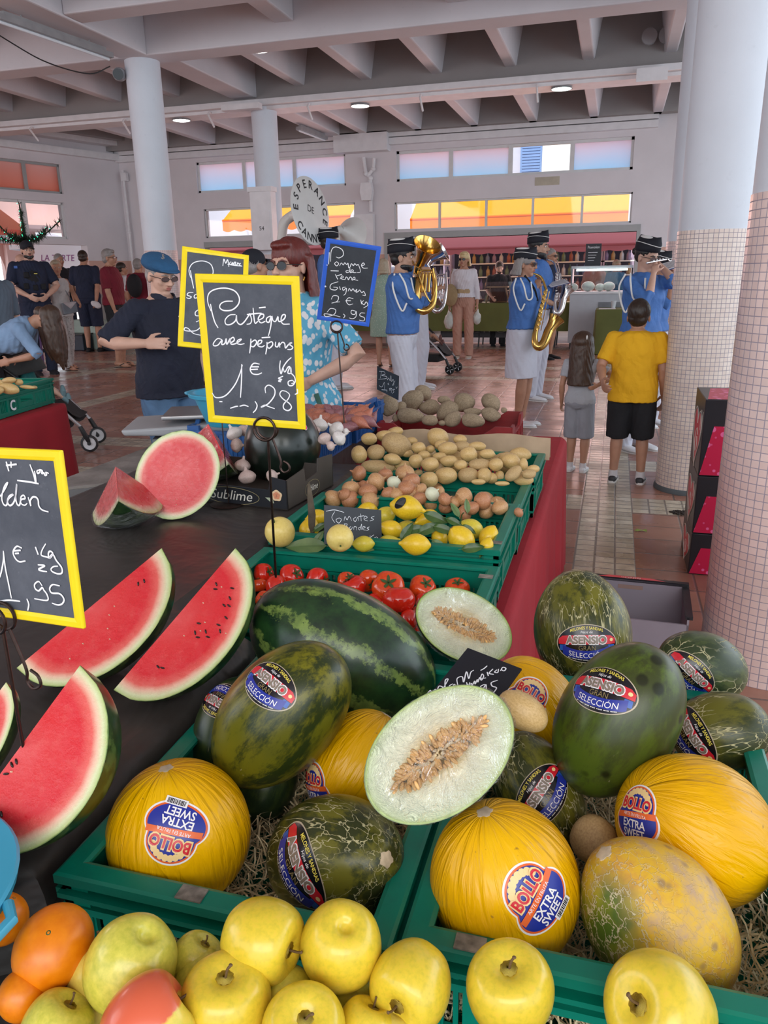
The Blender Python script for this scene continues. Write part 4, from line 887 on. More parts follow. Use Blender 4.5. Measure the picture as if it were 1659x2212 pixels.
sticker('t1',578,1478,62,.044,'asensio')
sticker('t2',474,1510,-105,.042,'asensio')
sticker('n2',1268,1391,92,.051,'asensio')
sticker('t4',1297,1488,84,.046,'asensio')
sticker('n3',1492,1460,46,.044,'asensio')
sticker('n4',1487,1590,22,.046,'asensio')
sticker('n5',1172,1718,143,.045,'asensio')
for(px,py,s)in((636,912,.014),(657,922,.012)):
 bvh,par,Mx=LOT['D'];hit,nr,_,_=bvh.ray_cast(CAMP,ray(px,py).normalized())
 if hit is None:continue
 if nr.dot(CF)>0:nr=-nr
 B=basis(nr);inv=Mx.inverted()
 for k_,(e,rad,mt)in enumerate(((.0012,s*1.25,M_SK),(.0018,s*1.12,M_SW),(.0024,s,mat('hot pink print',(.80,.03,.20),.4,var=0)))):
  q=MB();q.add([inv@(hit+B@Vector((rad*math.cos(a),rad*.8*math.sin(a),e)))for a in[2*PI*i/20 for i in range(20)]],[tuple(range(20))]);q.build('sticker',mt,par,smooth=False)
# ---------------------------------------------------------------- small produce
def m_fruit(name,stops,sc=6,rough=.35,dots=None,bump=None,extra=None,**kw):
 n=NT(name);c=n.ramp(n.noise(sc,4,.55),stops)
 if extra:c=extra(n,c)
 if dots:c=n.mix(n.ramp(n.vor(dots[0]),[(dots[1],dots[3]if len(dots)>3 else .8),(dots[1]*1.5,0.)]),c,dots[2])
 return n.fin(c,rough,n.bump(n.noise(bump[0],3)if bump[0]>0 else n.vor(-bump[0]),bump[1],.002)if bump else None,**kw)
M_APPLE=m_fruit('golden apple skin',[(.3,(.64,.50,.035)),(.55,(.78,.58,.04)),(.8,(.83,.56,.06))],14,.28,(260,.10,(.30,.22,.03),.7),Coat_Weight=.2)
def blush(n,c):x,y,z=n.sep();return n.mix(n.ramp(n.math('ADD',n.math('MULTIPLY',x,-9),n.math('MULTIPLY',n.noise(20,3),.6)),[(.40,0.),(.75,1.)]),c,(.72,.13,.06))
M_APPLER=m_fruit('blushed apple skin',[(.3,(.62,.56,.05)),(.6,(.80,.60,.08))],14,.28,(260,.10,(.45,.25,.05),.6),extra=blush,Coat_Weight=.2)
M_APPLEG=m_fruit('greener apple skin',[(.3,(.54,.52,.06)),(.7,(.74,.66,.10))],14,.28,(260,.10,(.25,.25,.04),.6),Coat_Weight=.2)
M_APPLEP=m_fruit('peachy yellow apple skin',[(.3,(.62,.46,.08)),(.7,(.72,.58,.10))],14,.3,(260,.10,(.35,.25,.06),.6),Coat_Weight=.2)
M_STEM=mat('brown woody stem',(.13,.075,.03),.7,var=.3,vs=90);M_RUSSET=m_fruit('russet apple hollow',[(.35,(.56,.38,.06)),(.65,(.76,.60,.07))],120,.6)
M_ORANGE=m_fruit('orange peel',[(.3,(.70,.17,.0)),(.7,(.82,.24,.003))],6,.33,None,(-260,-.9))
M_LEMON=m_fruit('lemon peel',[(.3,(.74,.46,.01)),(.7,(.86,.58,.03))],14,.32,None,(-420,-.25));M_LEMONP=m_fruit('pale citrus peel',[(.3,(.74,.56,.14)),(.7,(.82,.64,.20))],14,.35,None,(-420,-.2));M_LEMONG=m_fruit('greenish lemon peel',[(.3,(.60,.50,.04)),(.7,(.76,.60,.06))],18,.33,None,(-420,-.25))
M_TOMATO=m_fruit('tomato skin',[(.3,(.62,.012,.006)),(.7,(.72,.03,.010))],8,.12,Coat_Weight=.4);M_TOMATOO=m_fruit('orange-red tomato skin',[(.3,(.66,.04,.008)),(.7,(.76,.09,.012))],8,.12,Coat_Weight=.4)
M_CALYX=mat('tomato calyx green',(.045,.09,.02),.7,var=.3,vs=60)
def spots(n,c):return n.mix(n.ramp(n.noise(38,4,.7),[(.60,0.),(.72,.6)]),c,(.34,.20,.08))
M_POTATO=m_fruit('pale potato skin',[(.3,(.54,.34,.12)),(.55,(.66,.45,.19)),(.8,(.73,.54,.26))],22,.36,(110,.08,(.30,.18,.06),.7),(60,.2),extra=spots)
M_POTATO2=m_fruit('dull potato skin',[(.3,(.40,.26,.11)),(.6,(.55,.38,.18))],22,.55,(110,.08,(.25,.15,.06),.7),(60,.25),extra=spots)
M_POTATOG=m_fruit('dusty brown potato skin',[(.3,(.23,.17,.105)),(.6,(.36,.275,.18)),(.8,(.43,.34,.235))],16,.85,(70,.06,(.14,.10,.06),.7),(45,.35))
def m_onion(name,a,b,c3):
 n=NT(name);x,y,z=n.sep();ang=n.math('ARCTAN2',y,x);v=n.comb(n.math('MULTIPLY',ang,1.0),n.math('MULTIPLY',z,6.0),0)
 vv=n.comb(n.math('MULTIPLY',ang,7.0),n.math('MULTIPLY',z,9.0),0);c=n.ramp(n.noise(2.2,4,.6,vec=vv),[(.3,a),(.52,b),(.75,c3)])
 c=n.mix(n.ramp(n.noise(30,3),[(.62,0.),(.70,.7)]),c,(.80,.66,.44));return n.fin(c,.30,n.bump(n.noise(4,3,vec=vv),.35,.003),Coat_Weight=.15)
M_ONION=m_onion('papery onion skin',(.42,.17,.055),(.62,.34,.15),(.72,.50,.28));M_ONIONR=m_onion('coppery onion skin',(.36,.11,.045),(.52,.22,.10),(.62,.36,.20));M_ONIONW=m_onion('peeled white onion',(.62,.66,.40),(.76,.78,.58),(.80,.80,.68))
M_GARLIC=m_onion('garlic skin',(.60,.50,.46),(.78,.73,.70),(.86,.84,.82));M_GARLICP=m_onion('pinkish garlic skin',(.48,.30,.27),(.66,.50,.45),(.76,.66,.60))
M_SHALLOT=m_onion('shallot skin',(.30,.070,.045),(.48,.15,.09),(.60,.28,.17));M_SHALLOTP=m_onion('purple shallot skin',(.16,.05,.07),(.28,.10,.12),(.40,.20,.18))
M_LEAF=m_fruit('lemon leaf',[(.35,(.030,.075,.014)),(.65,(.07,.14,.03))],20,.35);M_LEAFL=m_fruit('pale lemon leaf',[(.35,(.10,.17,.06)),(.65,(.17,.25,.09))],20,.45)
PROTO={}
def proto(key,parts):
 PROTO[key]=[(nm,mb.mesh(nm,mt,True,au))for nm,mb,mt,au in parts]
def place(key,name,label,cat,p,rot,scale,group=None):
 t=bpy.data.objects.new(name,None);COL.objects.link(t);t.empty_display_size=.02
 if not hasattr(scale,'__len__'):scale=(scale,)*3
 t.matrix_world=Matrix.Translation(p)@rot.to_4x4()@Matrix.Diagonal((*scale,1));tag(t,label,cat,group)
 for nm,me in PROTO[key]:o=bpy.data.objects.new(nm,me);COL.objects.link(o);o.parent=t
 return t
def apple_mb():
 m=MB();pr=[(.0005,.335),(.03,.340),(.07,.360),(.12,.395),(.19,.425),(.28,.43),(.38,.385),(.455,.28),(.495,.14),(.50,0),(.475,-.15),(.42,-.29),(.34,-.40),(.25,-.46),(.17,-.475),(.11,-.455),(.06,-.41),(.0005,-.39)]
 pr=[tuple(p)for p in spline(pr,3)];m.lathe([(max(.0003,r),z)for r,z in pr][::-1],40,lob=lambda a,z:1+.022*math.sin(5*a)*max(0,-z)*2+.015*math.sin(2*a+.6));return m
ms=MB();ms.tube(spline([(0,0,.33),(.01,.005,.40),(.03,.01,.50),(.065,.02,.56)],4),.016,6);ms.ell((.066,.02,.565),(.024,.02,.014))
mr=MB();mr.lathe([(.0005,.340),(.03,.345),(.068,.3635),(.098,.384)][::-1],24,lob=lambda a,z:1+.10*math.sin(9*a))
for k,mt in(('apple',M_APPLE),('appler',M_APPLER),('appleg',M_APPLEG),('applep',M_APPLEP)):proto(k,[('apple_skin',apple_mb(),mt,None),('stem',ms,M_STEM,None),('russet',mr,M_RUSSET,None)])
m=MB();m.ell((0,0,0),(.5,.5,.48),seg=40,ring=24);q=MB();q.lathe([(.0,.479),(.03,.479),(.035,.47)][::-1],10,lob=lambda a,z:1+.3*math.sin(5*a));proto('orange',[('peel',m,M_ORANGE,None),('stem_button',q,M_CALYX,None)])
def lemon_mb(n1=.10):
 m=MB();pr=[(.001,-.70),(.05,-.69),(.085,-.645),(.13,-.58),(.24,-.49),(.36,-.36),(.46,-.18),(.50,0),(.465,.18),(.37,.36),(.25,.48),(.13,.56),(.07,.60),(.001,.615)];m.lathe([(max(.0004,a),b)for a,b in spline(pr,3)],32,lob=lambda a,z:1+.015*math.sin(3*a+z*3));return m
q=MB();q.lathe([(.001,.60),(.05,.605),(.055,.62),(.001,.63)],8)
for k,mt in(('lemon',M_LEMON),('lemong',M_LEMONG)):proto(k,[('peel',lemon_mb(),mt,None),('stem_end',q,M_STEM,None)])
m=MB();pr=[(.001,-.48),(.10,-.49),(.28,-.44),(.44,-.25),(.5,0),(.46,.22),(.33,.40),(.18,.475),(.08,.47),(.001,.46)];m.lathe([(max(.0004,a),b)for a,b in spline(pr,3)],32,lob=lambda a,z:1+.02*math.sin(8*a)*abs(z));q=MB();q.tube([(0,0,.45),(.02,0,.53),(.05,.01,.55)],.03,6);proto('round_lemon',[('peel',m,M_LEMONP,None),('stem',q,M_CALYX,None)])
m=MB();pr=[(.001,-.36),(.15,-.375),(.33,-.32),(.47,-.14),(.5,.02),(.46,.20),(.34,.33),(.2,.37),(.09,.345),(.001,.31)];m.lathe([(max(.0004,a),b)for a,b in spline(pr,3)],36,lob=lambda a,z:1+.025*math.sin(5*a)+.012*math.sin(3*a+1))
q=MB()
for i in range(5):
 a=2*PI*i/5;d=Vector((math.cos(a),math.sin(a),0));s_=Vector((-d.y,d.x,0));P_=[(.02,.02),(.09,.05),(.17,.045),(.25,.012)];zz=[.345,.372,.395,.375+.06*math.sin(i*2)]
 vs=[];
 for(r,w_),z in zip(P_,zz):vs+=[d*r+s_*w_+Vector((0,0,z)),d*r-s_*w_+Vector((0,0,z))]
 q.add(vs,[(2*j,2*j+1,2*j+3,2*j+2)for j in range(3)])
q.tube([(0,0,.33),(.02,.01,.40),(.05,.0,.46)],.022,6)
proto('tomato',[('tomato_skin',m,M_TOMATO,None),('calyx',q,M_CALYX,None)]);proto('tomatoo',[('tomato_skin',m,M_TOMATOO,None),('calyx',q,M_CALYX,None)])
def lumpy(seed,amp=.05,seg=28,ring=18):
 m=MB();m.ell((0,0,0),.5,seg=seg,ring=ring);vs=[]
 for v in m.v:v=Vector(v);nn=mnoise.noise(v*1.6+Vector((seed*3.7,seed,0)))+.35*mnoise.noise(v*4+Vector((seed,9,0)));vs.append(tuple(v*(1+amp*2.2*nn)))
 m.v=vs;return m
for i in range(4):
 proto('potato%d'%i,[('potato_skin',lumpy(i,.06),M_POTATO if i<3 else M_POTATO2,None)]);proto('bigpotato%d'%i,[('potato_skin',lumpy(i+10,.09),M_POTATOG,None)])
def onion_mb():
 m=MB();pr=[(.001,-.43),(.06,-.44),(.18,-.42),(.36,-.30),(.48,-.08),(.49,.06),(.42,.24),(.28,.36),(.14,.43),(.06,.50),(.035,.60),(.001,.66)];m.lathe([(max(.0004,a),b)for a,b in spline(pr,3)],28,lob=lambda a,z:1+.02*math.sin(3*a));return m
mr=MB();rr=random.Random(1)
for i in range(12):a=rr.uniform(0,6.28);mr.tube([(0,0,-.42),(.04*math.cos(a),.04*math.sin(a),-.47),(.09*math.cos(a),.09*math.sin(a),-.48)],.006,4)
for k,mt in(('onion',M_ONION),('onionr',M_ONIONR),('onionw',M_ONIONW)):proto(k,[('onion_skin',onion_mb(),mt,None),('root_tuft',mr,M_STEM,None)])
m=MB();pr=[(.001,-.36),(.12,-.38),(.34,-.30),(.48,-.06),(.46,.10),(.30,.28),(.14,.37),(.09,.44),(.07,.53),(.06,.60),(.001,.60)];m.lathe([(max(.0004,a),b)for a,b in spline(pr,3)],36,lob=lambda a,z:1+.07*abs(math.sin(4*a))*(1 if z<.35 else .3)-.03)
for k,mt in(('garlic',M_GARLIC),('garlicp',M_GARLICP)):proto(k,[('garlic_skin',m,mt,None),('root_tuft',mr,M_STEM,None)])
m=MB();pr=[(.001,-.62),(.04,-.60),(.12,-.52),(.26,-.34),(.34,-.08),(.33,.12),(.22,.36),(.10,.54),(.04,.66),(.02,.80),(.001,.86)];m.lathe([(max(.0004,a),b)for a,b in spline(pr,3)],20,lob=lambda a,z:1+.05*math.sin(2*a))
q=MB();q.tube([(0,0,.6),(.03,.01,.78),(.06,.03,.9)],(.02,.012,.006),5)
for k,mt in(('shallot',M_SHALLOT),('shallotp',M_SHALLOTP)):proto(k,[('shallot_skin',m,mt,None),('dry_tip',q,M_STEM,None)])
PR=random.Random(11)
def rrot():return Matrix.Rotation(PR.uniform(0,6.28),3,'Z')@Matrix.Rotation(PR.uniform(0,6.28),3,'X')
def fruit_px(key,name,label,cat,px,py,wpx,z,zdir=None,group=None,sy=1.0,sc=None,xdir=None,D=None):
 p=PZ(px,py,z)if D is None else PD(px,py,D);k=depth(p)/FPX;s=wpx*k
 R=basis(zdir,xdir)if zdir is not None else rrot()
 return place(key,name,label,cat,p,R,sc and tuple(s*q for q in sc)or s,group)
UP=Vector((0,0,1));TOC=-CF
GA='golden apples at the front'
def idir(a,aw=0):return img_dir(a,aw)
for(k,px,py,w,z,d,lab)in[('apple',568,2030,172,.885,idir(-8,-22),'golden apple tipped on its side, its stem hollow facing right, atop the front pile'),('apple',737,2040,176,.88,idir(-100,35),'golden apple standing upright against the green crate, right of the tipped apple'),('apple',889,2127,172,.86,idir(200,-58),'golden apple turned so its dark stem hollow faces the camera'),('apple',1102,2138,186,.86,idir(97,-25),'golden apple with an upright bent stem in front of the right crate'),('apple',1428,2180,225,.86,idir(150,-30),'large golden apple with a starry russet hollow at the bottom right edge'),('appleg',284,2082,192,.87,idir(-118,15),'green-yellow apple leaning in front of the peach-toned apple at left'),('applep',232,2110,168,.835,idir(110,10),'peach-toned apple with a crease, beside the orange'),('apple',488,2168,192,.86,idir(88,-18),'golden apple with a short upright stem, centre of the bottom row'),('appleg',422,2076,112,.845,idir(60,0),'small yellow-green apple tucked behind the leaning one'),('appleg',438,2118,116,.84,idir(20,20),'small green-yellow apple under the centre apples'),('appler',322,2215,196,.875,idir(35,20),'apple with a pink-red blush at the bottom edge'),('apple',655,2224,178,.86,idir(80,-40),'golden apple cut off by the bottom edge below the two upper apples'),('appleg',622,2172,150,.83,idir(150,0),'pale green apple half hidden below the two upper apples'),('appleg',600,2120,100,.82,idir(40,10),'shaded apple deep between the upper apples'),('appleg',772,2168,120,.82,idir(-20,10),'shaded yellow-green apple under the hollow-faced apple'),('apple',790,2228,130,.84,idir(70,10),'golden apple peeping at the bottom edge under the hollow-faced apple'),('appleg',120,2225,150,.84,idir(60,10),'green apple at the bottom edge beside the orange'),('applep',850,2240,120,.83,idir(70,10),'yellow apple barely showing at the bottom edge'),]:fruit_px(k,'apple',lab,'apple',px,py,w,z,d,GA,xdir=img_dir(-45)if k=='appler' else None)
for(px,py,w,z,d,lab,s)in[(116,2046,162,.87,idir(80,-40),'large orange beside the black cloth at the lower left',(1,1.1,1)),(4,1985,110,.86,idir(60,0),'orange half cut off by the left edge',(1,1,1)),(48,2150,100,.85,idir(100,0),'rough-skinned orange between the turquoise tub and the large orange',(1,1,1.1))]:
 fruit_px('orange','orange',lab,'orange',px,py,w,z,d,'oranges at the lower left',sc=s)
def Z2(x,y):return 500+x/2.2418,800+y/2.2418
tom=[(155,985,105,0,.80,20,-30,'tomato in the back row at the far left of the crate'),(132,1040,80,1,.785,100,0,'shaded tomato against the left wall of the crate'),(218,1052,125,0,.80,10,-10,'glossy tomato in front of the wire stand'),(290,998,122,0,.80,30,-40,'tomato right of the wire stand in the back row'),(415,1012,118,0,.80,-10,-30,'tomato with its dark calyx turned right, middle of the back row'),(160,1112,90,1,.79,80,-60,'tomato with a star calyx next to the watermelon slice'),(340,1052,80,0,.785,90,0,'low tomato between the two back-row tomatoes'),(560,1022,98,1,.80,60,-40,'small orange-red tomato with calyx near the crate middle'),(590,1052,130,0,.805,120,-10,'tomato left of the wide orange-red one'),(662,1018,112,1,.80,-40,-50,'orange-red tomato with a long calyx behind the wide one'),(760,1052,162,1,.815,90,-60,'widest orange-red tomato with a pale star scar'),(812,1110,158,0,.82,-90,0,'plump deep red tomato nearest the melons'),(925,1055,132,1,.80,60,-50,'orange-red tomato with a big calyx right of the plump one'),(925,1120,90,0,.79,0,10,'tomato tucked under the big-calyx one'),(1092,1062,125,1,.795,90,-35,'tomato with calyx at the right end of the crate'),(858,1205,100,0,.79,0,10,'tomato showing just above the halved melon'),(900,1180,80,0,.785,0,10,'small tomato above the halved melon'),(480,1080,110,0,.79,50,0,'tomato behind the top of the striped watermelon'),(700,1130,110,0,.785,50,0,'tomato low behind the striped watermelon'),(1010,1110,110,0,.785,70,10,'tomato behind the rear halved melon')]
for(x,y,w,o,z,a,aw,lab)in tom:
 px,py=Z2(x,y);fruit_px('tomatoo' if o else 'tomato','tomato',lab,'tomato',px,py,w/2.2418,z,idir(a,aw),'red tomatoes in the green crate')
lem=[(235,783,145,'round_lemon',.885,115,-40,'round pale yellow citrus resting on the corner of the lemon crate'),(525,812,132,'round_lemon',.925,-80,-55,'orange-tinted citrus with a stem in front of the small slate sign'),(375,772,96,'lemon',.84,70,20,'lemon behind the wooden clamp of the slate sign'),(415,712,80,'lemon',.85,10,20,'lemon at the back left of the crate'),(848,665,122,'lemon',.885,168,0,'large lemon with an oval sticker, top of the heap'),(742,705,88,'lemong',.845,30,10,'lemon behind the right side of the slate sign'),(775,770,90,'lemon',.845,-20,10,'lemon partly behind the right edge of the slate sign'),(755,842,88,'lemong',.835,200,10,'lemon under the right corner of the slate sign'),(950,718,92,'lemon',.85,20,20,'lemon half covered by leaves at the back'),(893,843,108,'lemon',.875,-4,-5,'long lemon lying level at the front, tip pointing right'),(1008,812,80,'lemon',.84,110,0,'lemon between the leaves at the centre right'),(1115,822,125,'lemon',.86,130,-20,'bright lemon with its nipple pointing up left'),(1160,768,100,'lemong',.85,-20,10,'greenish lemon behind the bright one'),(1245,806,92,'lemon',.85,60,10,'lemon in the back right corner of the crate'),(322,825,70,'lemon',.825,20,0,'lemon beside the round pale citrus'),(660,672,70,'lemon',.845,0,10,'lemon behind the top of the slate sign'),(1235,850,66,'lemon',.86,70,0,'lemon against the right wall'),(640,840,80,'lemong',.855,0,0,'lemon under the slate sign'),(850,770,90,'lemong',.81,0,0,'lemon deep under the leaves'),(990,870,80,'lemong',.80,0,0,'lemon low in the middle')]
for(x,y,w,k,z,a,aw,lab)in lem:
 px,py=Z2(x,y);o=fruit_px(k,'lemon',lab,'lemon',px,py,w/2.2418,z,idir(a,aw),'lemons in the green crate',sc=(1,1,1.12)if k!='round_lemon' else None)
 if 'oval sticker' in lab:
  q=MB();B=basis(TOC,CR);c0=PZ(*Z2(800,635),.885)
  vs=[o.matrix_world.inverted()@(o.matrix_world.translation+(img_dir(145)*.022+TOC*.036)+img_dir(45)*.016*math.cos(a_)*1.2+img_dir(135)*.009*math.sin(a_)*1.2-TOC*.0035*abs(math.cos(a_))**2)for a_ in[2*PI*i/20 for i in range(20)]]
  q.add(vs,[tuple(range(20))]);q.build('sticker',M_SK,o,smooth=False)
def leaf(px,py,Lpx,ang,z,aw=0,light=False,label=None,w=.42,curl=.15):
 p=PZ(px,py,z);k=depth(p)/FPX;L=Lpx*k;B=Matrix((img_dir(ang,aw),img_dir(ang+90,aw*.3-20),(TOC+UP).normalized())).transposed();m=MB();R=[]
 for i in range(13):
  u=i/12;ww=w*L*.5*math.sin(PI*u**.8)**.8;R.append([Vector((L*(u-.5),ww*v,.04*L*abs(v)**1.5-curl*L*(u-.5)**2*1.5+.012*L*math.sin(u*18)*abs(v)))for v in(-1,-.6,-.2,0,.2,.6,1)])
 t=thing('lemon_leaf',label or 'dark green lemon leaf lying among the lemons','leaf',p,B,'lemon leaves')
 m.rings(R,closed=False,caps=False);m.build('leaf_blade',M_LEAFL if light else M_LEAF,t,auto=None)
 q=MB();q.tube([(-L*.62,0,-curl*L*.35),(-L*.4,0,.001),(L*.4,0,.001)],(L*.012,L*.012,L*.004),5);q.build('midrib',M_LEAFL,t)
 return t
Lf=[(360,852,200,182,.845,1,'broad pale leaf drooping over the front rim at the left'),(430,757,80,35,.87,0,'small leaf beside the wooden clamp'),(422,812,90,60,.86,1,'leaf in front of the wooden clamp'),(640,858,110,-10,.845,1,'leaf peeping out under the slate sign'),(990,715,130,-20,.875,0,'leaf over the half covered lemon'),(960,765,130,25,.87,0,'curled leaf at the centre of the crate'),(900,770,110,10,.865,0,'leaf left of the curled one'),(1030,770,110,-15,.87,0,'leaf right of the curled one'),(850,780,110,60,.86,0,'leaf beside the slate sign'),(1140,655,85,62,.93,1,'upright pale leaf standing above the onions'),(1082,675,85,105,.92,1,'upright narrow leaf standing left of the taller one'),(1170,860,115,8,.868,0,'leaf hanging over the bright lemon'),(1010,850,100,-35,.85,1,'leaf pointing down between two lemons'),(1150,770,80,-30,.87,0,'leaf behind the bright lemon'),(1215,880,70,-95,.85,0,'leaf hanging over the right front rim'),(1080,735,90,-25,.88,0,'leaf below the upright pair')]
for(x,y,L,a,z,li,lab)in Lf:px,py=Z2(x,y);leaf(px,py,L/2.2418,a,z,light=bool(li),label=lab)
t=thing('lemon_twig','thin green twig holding the upright leaves','twig',PZ(*Z2(1110,740),.89));m=MB();a=PZ(*Z2(1105,740),.88);m.tube([Vector((0,0,0)),PZ(*Z2(1110,700),.905)-a,PZ(*Z2(1120,690),.915)-a],.0016,5);m.build('stem',M_CALYX,t)
POT={'back':[(665,332,78,62,0),(740,318,84,56,0),(792,298,82,48,10),(798,358,152,108,-28),(905,375,70,58,0),(962,382,44,38,0),(1000,325,108,92,-30),(1107,335,66,50,0),(1048,380,95,70,-5),(1015,362,66,54,0),(1147,407,85,78,0),(1115,368,84,50,0),(1190,367,85,46,0),(1237,405,76,50,0),(872,342,60,40,0)],'middle':[(618,407,78,88,0),(698,397,90,76,0),(780,430,88,56,-8),(892,440,70,70,0),(932,412,62,46,0),(962,455,86,70,0),(1052,440,90,58,0),(1008,420,70,48,0),(1110,458,64,50,0),(1200,455,110,55,0),(1280,457,72,64,0),(1352,440,95,80,-10),(1322,425,60,50,0),(1415,455,42,64,0),(1462,478,62,42,0),(1440,502,72,46,0),(1365,500,98,58,38),(850,402,60,40,0),(1160,430,60,40,0)],'front':[(708,467,168,66,-6),(832,462,92,52,-5),(955,530,88,80,0),(1040,510,110,84,-5),(1145,507,102,74,0),(1225,510,72,76,0),(1258,522,60,56,0),(1296,515,50,60,0),(1412,530,100,58,0),(1310,548,72,24,0),(905,497,44,34,0),(1000,470,60,40,0),(1100,475,60,40,0),(1195,540,70,30,0),(880,520,60,40,0)]}
ORD=['first','second','third','fourth','fifth','sixth','seventh','eighth','ninth','tenth','eleventh','twelfth','thirteenth','fourteenth','fifteenth','sixteenth','seventeenth','eighteenth','nineteenth','twentieth','twenty-first','twenty-second','twenty-third','twenty-fourth']
def heap(rows,zs,conv,scl,keys,name,cat,desc,where,group,lengthwise=True,big=None,jit=0):
 rows={k:sorted(v)for k,v in rows.items()}
 for row,its in rows.items():
  for i,it in enumerate(its):
   x,y,w,h=it[:4];a=it[4]if len(it)>4 and isinstance(it[4],(int,float))else 0;px,py=conv(x,y);z=zs[row]+(.0 if max(w,h)>60*(scl/2.24)else-.012)
   p=PZ(px,py,z);k=depth(p)/FPX;key=keys[PR.randrange(len(keys))]if not(len(it)>5)else it[5]
   if h>w:w,h,a=h,w,a+90
   R=Matrix((img_dir(a,PR.uniform(-12,12)),img_dir(a+90),TOC)).transposed();R=basis(TOC,img_dir(a,PR.uniform(-10,10)))
   sz='large ' if w*h>(big or 1e9)else 'long ' if w>1.6*h else ''
   lab='%s%s, %s from left in the %s row %s'%(sz if 'large' not in desc else '',desc,ORD[i],row,where)
   place(key,name,lab,cat,p,R,(w/scl*k,h/scl*k,min(h,w)/scl*k),group)
heap(POT,{'back':.905,'middle':.885,'front':.855},Z2,2.2418,['potato0','potato1','potato2','potato0','potato3'],'potato','potato','pale potato','of the green crate','pale potatoes in the green crate',big=9000)
def Z5(x,y):return 800+x/3.7705,440+y/3.7705
heap({'back':[(430,1545,150,120,-20),(350,1600,175,160,40),(600,1600,110,64,0),(765,1620,170,150,0),(980,1625,175,130,-35),(255,1655,84,92,0),(150,1645,150,172,0),(1088,1682,50,44,0)],'front':[(325,1730,222,124,-5),(490,1660,172,124,0),(485,1768,140,90,0),(635,1688,195,150,32),(670,1755,155,118,40),(835,1768,192,112,-8),(835,1695,150,66,0),(980,1717,162,112,-15),(205,1745,56,62,0),(582,1788,60,46,0)]},{'back':.885,'front':.85},Z5,3.7705,['bigpotato0','bigpotato1','bigpotato2','bigpotato3'],'potato','potato','dusty brown potato','of the red crate','dusty potatoes in the red crate')
def Z3(x,y):return x/3.95,440+y/3.95
heap({'top':[(75,1510,130,60,8),(160,1522,80,55,-10),(-30,1530,120,70,0)],'lower':[(75,1578,190,95,-12),(230,1565,130,34,-4),(-30,1590,120,80,0),(290,1568,60,30,0)]},{'top':.99,'lower':.96},Z3,3.95,['potato0','potato1','potato3'],'potato','potato','large yellow-brown potato','of the crate marked C','large potatoes in the crate at the left edge')
ON={'back':[(618,500,80,84,0,'onionr'),(700,540,95,88,0,'onion'),(745,507,76,54,0,'onionr'),(840,500,96,72,0,'onion'),(787,545,74,60,0,'onionw'),(870,540,95,78,0,'onionr'),(850,572,90,48,0,'onionr'),(972,600,76,60,0,'onionw'),(1010,585,50,42,0,'onion'),(1125,612,92,72,0,'onion'),(1215,632,92,82,0,'onionr'),(1032,625,70,60,0,'onionr'),(920,575,60,44,0,'onion')],'middle':[(580,575,92,70,0,'onion'),(635,558,54,38,0,'onionr'),(660,590,95,58,0,'onionr'),(760,597,74,48,0,'onionr'),(800,600,74,52,0,'onion'),(870,592,92,56,0,'onion'),(912,622,74,50,0,'onionr'),(548,602,64,44,0,'onionr'),(1300,665,84,52,0,'onion'),(1165,668,74,44,0,'onionr'),(1080,640,60,44,0,'onion'),(1390,688,50,36,0,'onionr')],'front':[(490,622,94,50,0,'onion'),(575,628,92,54,0,'onionr'),(672,634,96,66,0,'onion'),(755,622,86,62,0,'onionr'),(965,642,92,48,0,'onion'),(1040,658,82,42,0,'onionr'),(1235,682,84,34,0,'onion'),(1130,690,80,40,0,'onionr'),(820,640,80,44,0,'onion'),(890,655,70,40,0,'onionr')]}
ZON={'back':.88,'middle':.865,'front':.845}
for row,its in ON.items():
 for i,(x,y,w,h,a,key)in enumerate(sorted(its)):
  px,py=Z2(x,y);p=PZ(px,py,ZON[row]);k=depth(p)/FPX;d=img_dir(PR.uniform(0,180),PR.uniform(-45,30));s=w/2.2418*k
  kind={'onion':'brown papery onion','onionr':'coppery onion','onionw':'peeled white onion'}[key]
  place(key,'onion','%s, %s from the left in the %s row of the onion crate'%(kind,ORD[i],row),'onion',p,basis(d),(s,s,s*.95),'onions in the green crate')
for i in range(14):
 x,y=-.53+PR.uniform(-.24,.24),2.345+PR.uniform(-.13,.13);place('onion','onion','onion in the shade between the top onions','onion',(x,y,.795),rrot(),.06,'onions under the top layer')
for i in range(16):
 x,y=-.53+PR.uniform(-.26,.26),2.73+PR.uniform(-.15,.15);place('potato1','potato','pale potato in the shade between the top potatoes','potato',(x,y,.845),rrot(),(.085,.06,.055),'potatoes under the top layer')
for i in range(14):
 x,y=-.525+PR.uniform(-.24,.24),1.50+PR.uniform(-.15,.15);place('tomato','tomato','tomato in the shade between the top tomatoes','tomato',(x,y,.735),rrot(),.068,'tomatoes under the top layer')
def Z4(x,y):return 620+x/6.9125,860+y/6.9125
GAR=[(485,400,205,'garlic',80,'garlic bulb with an upright neck against the shallots'),(732,465,205,'garlic',145,'white garlic bulb with a long neck pointing up left, beside the wire stand'),(780,595,190,'garlic',30,'flattened garlic bulb by the blue crate handle'),(560,610,170,'garlicp',-60,'pink-streaked garlic bulb next to the dark watermelon'),(655,715,120,'garlicp',10,'small garlic bulb at the front corner of the crate'),(420,480,130,'garlicp',90,'garlic bulb half hidden by the dark watermelon'),(880,500,90,'garlic',0,'small garlic piece on the crate rim')]
for(x,y,w,k,a,lab)in GAR:px,py=Z4(x,y);fruit_px(k,'garlic',lab,'garlic',px,py,w/6.9125*1.25,.985 if 'rim' not in lab else .99,idir(a,-15),'garlic bulbs in the blue crate')
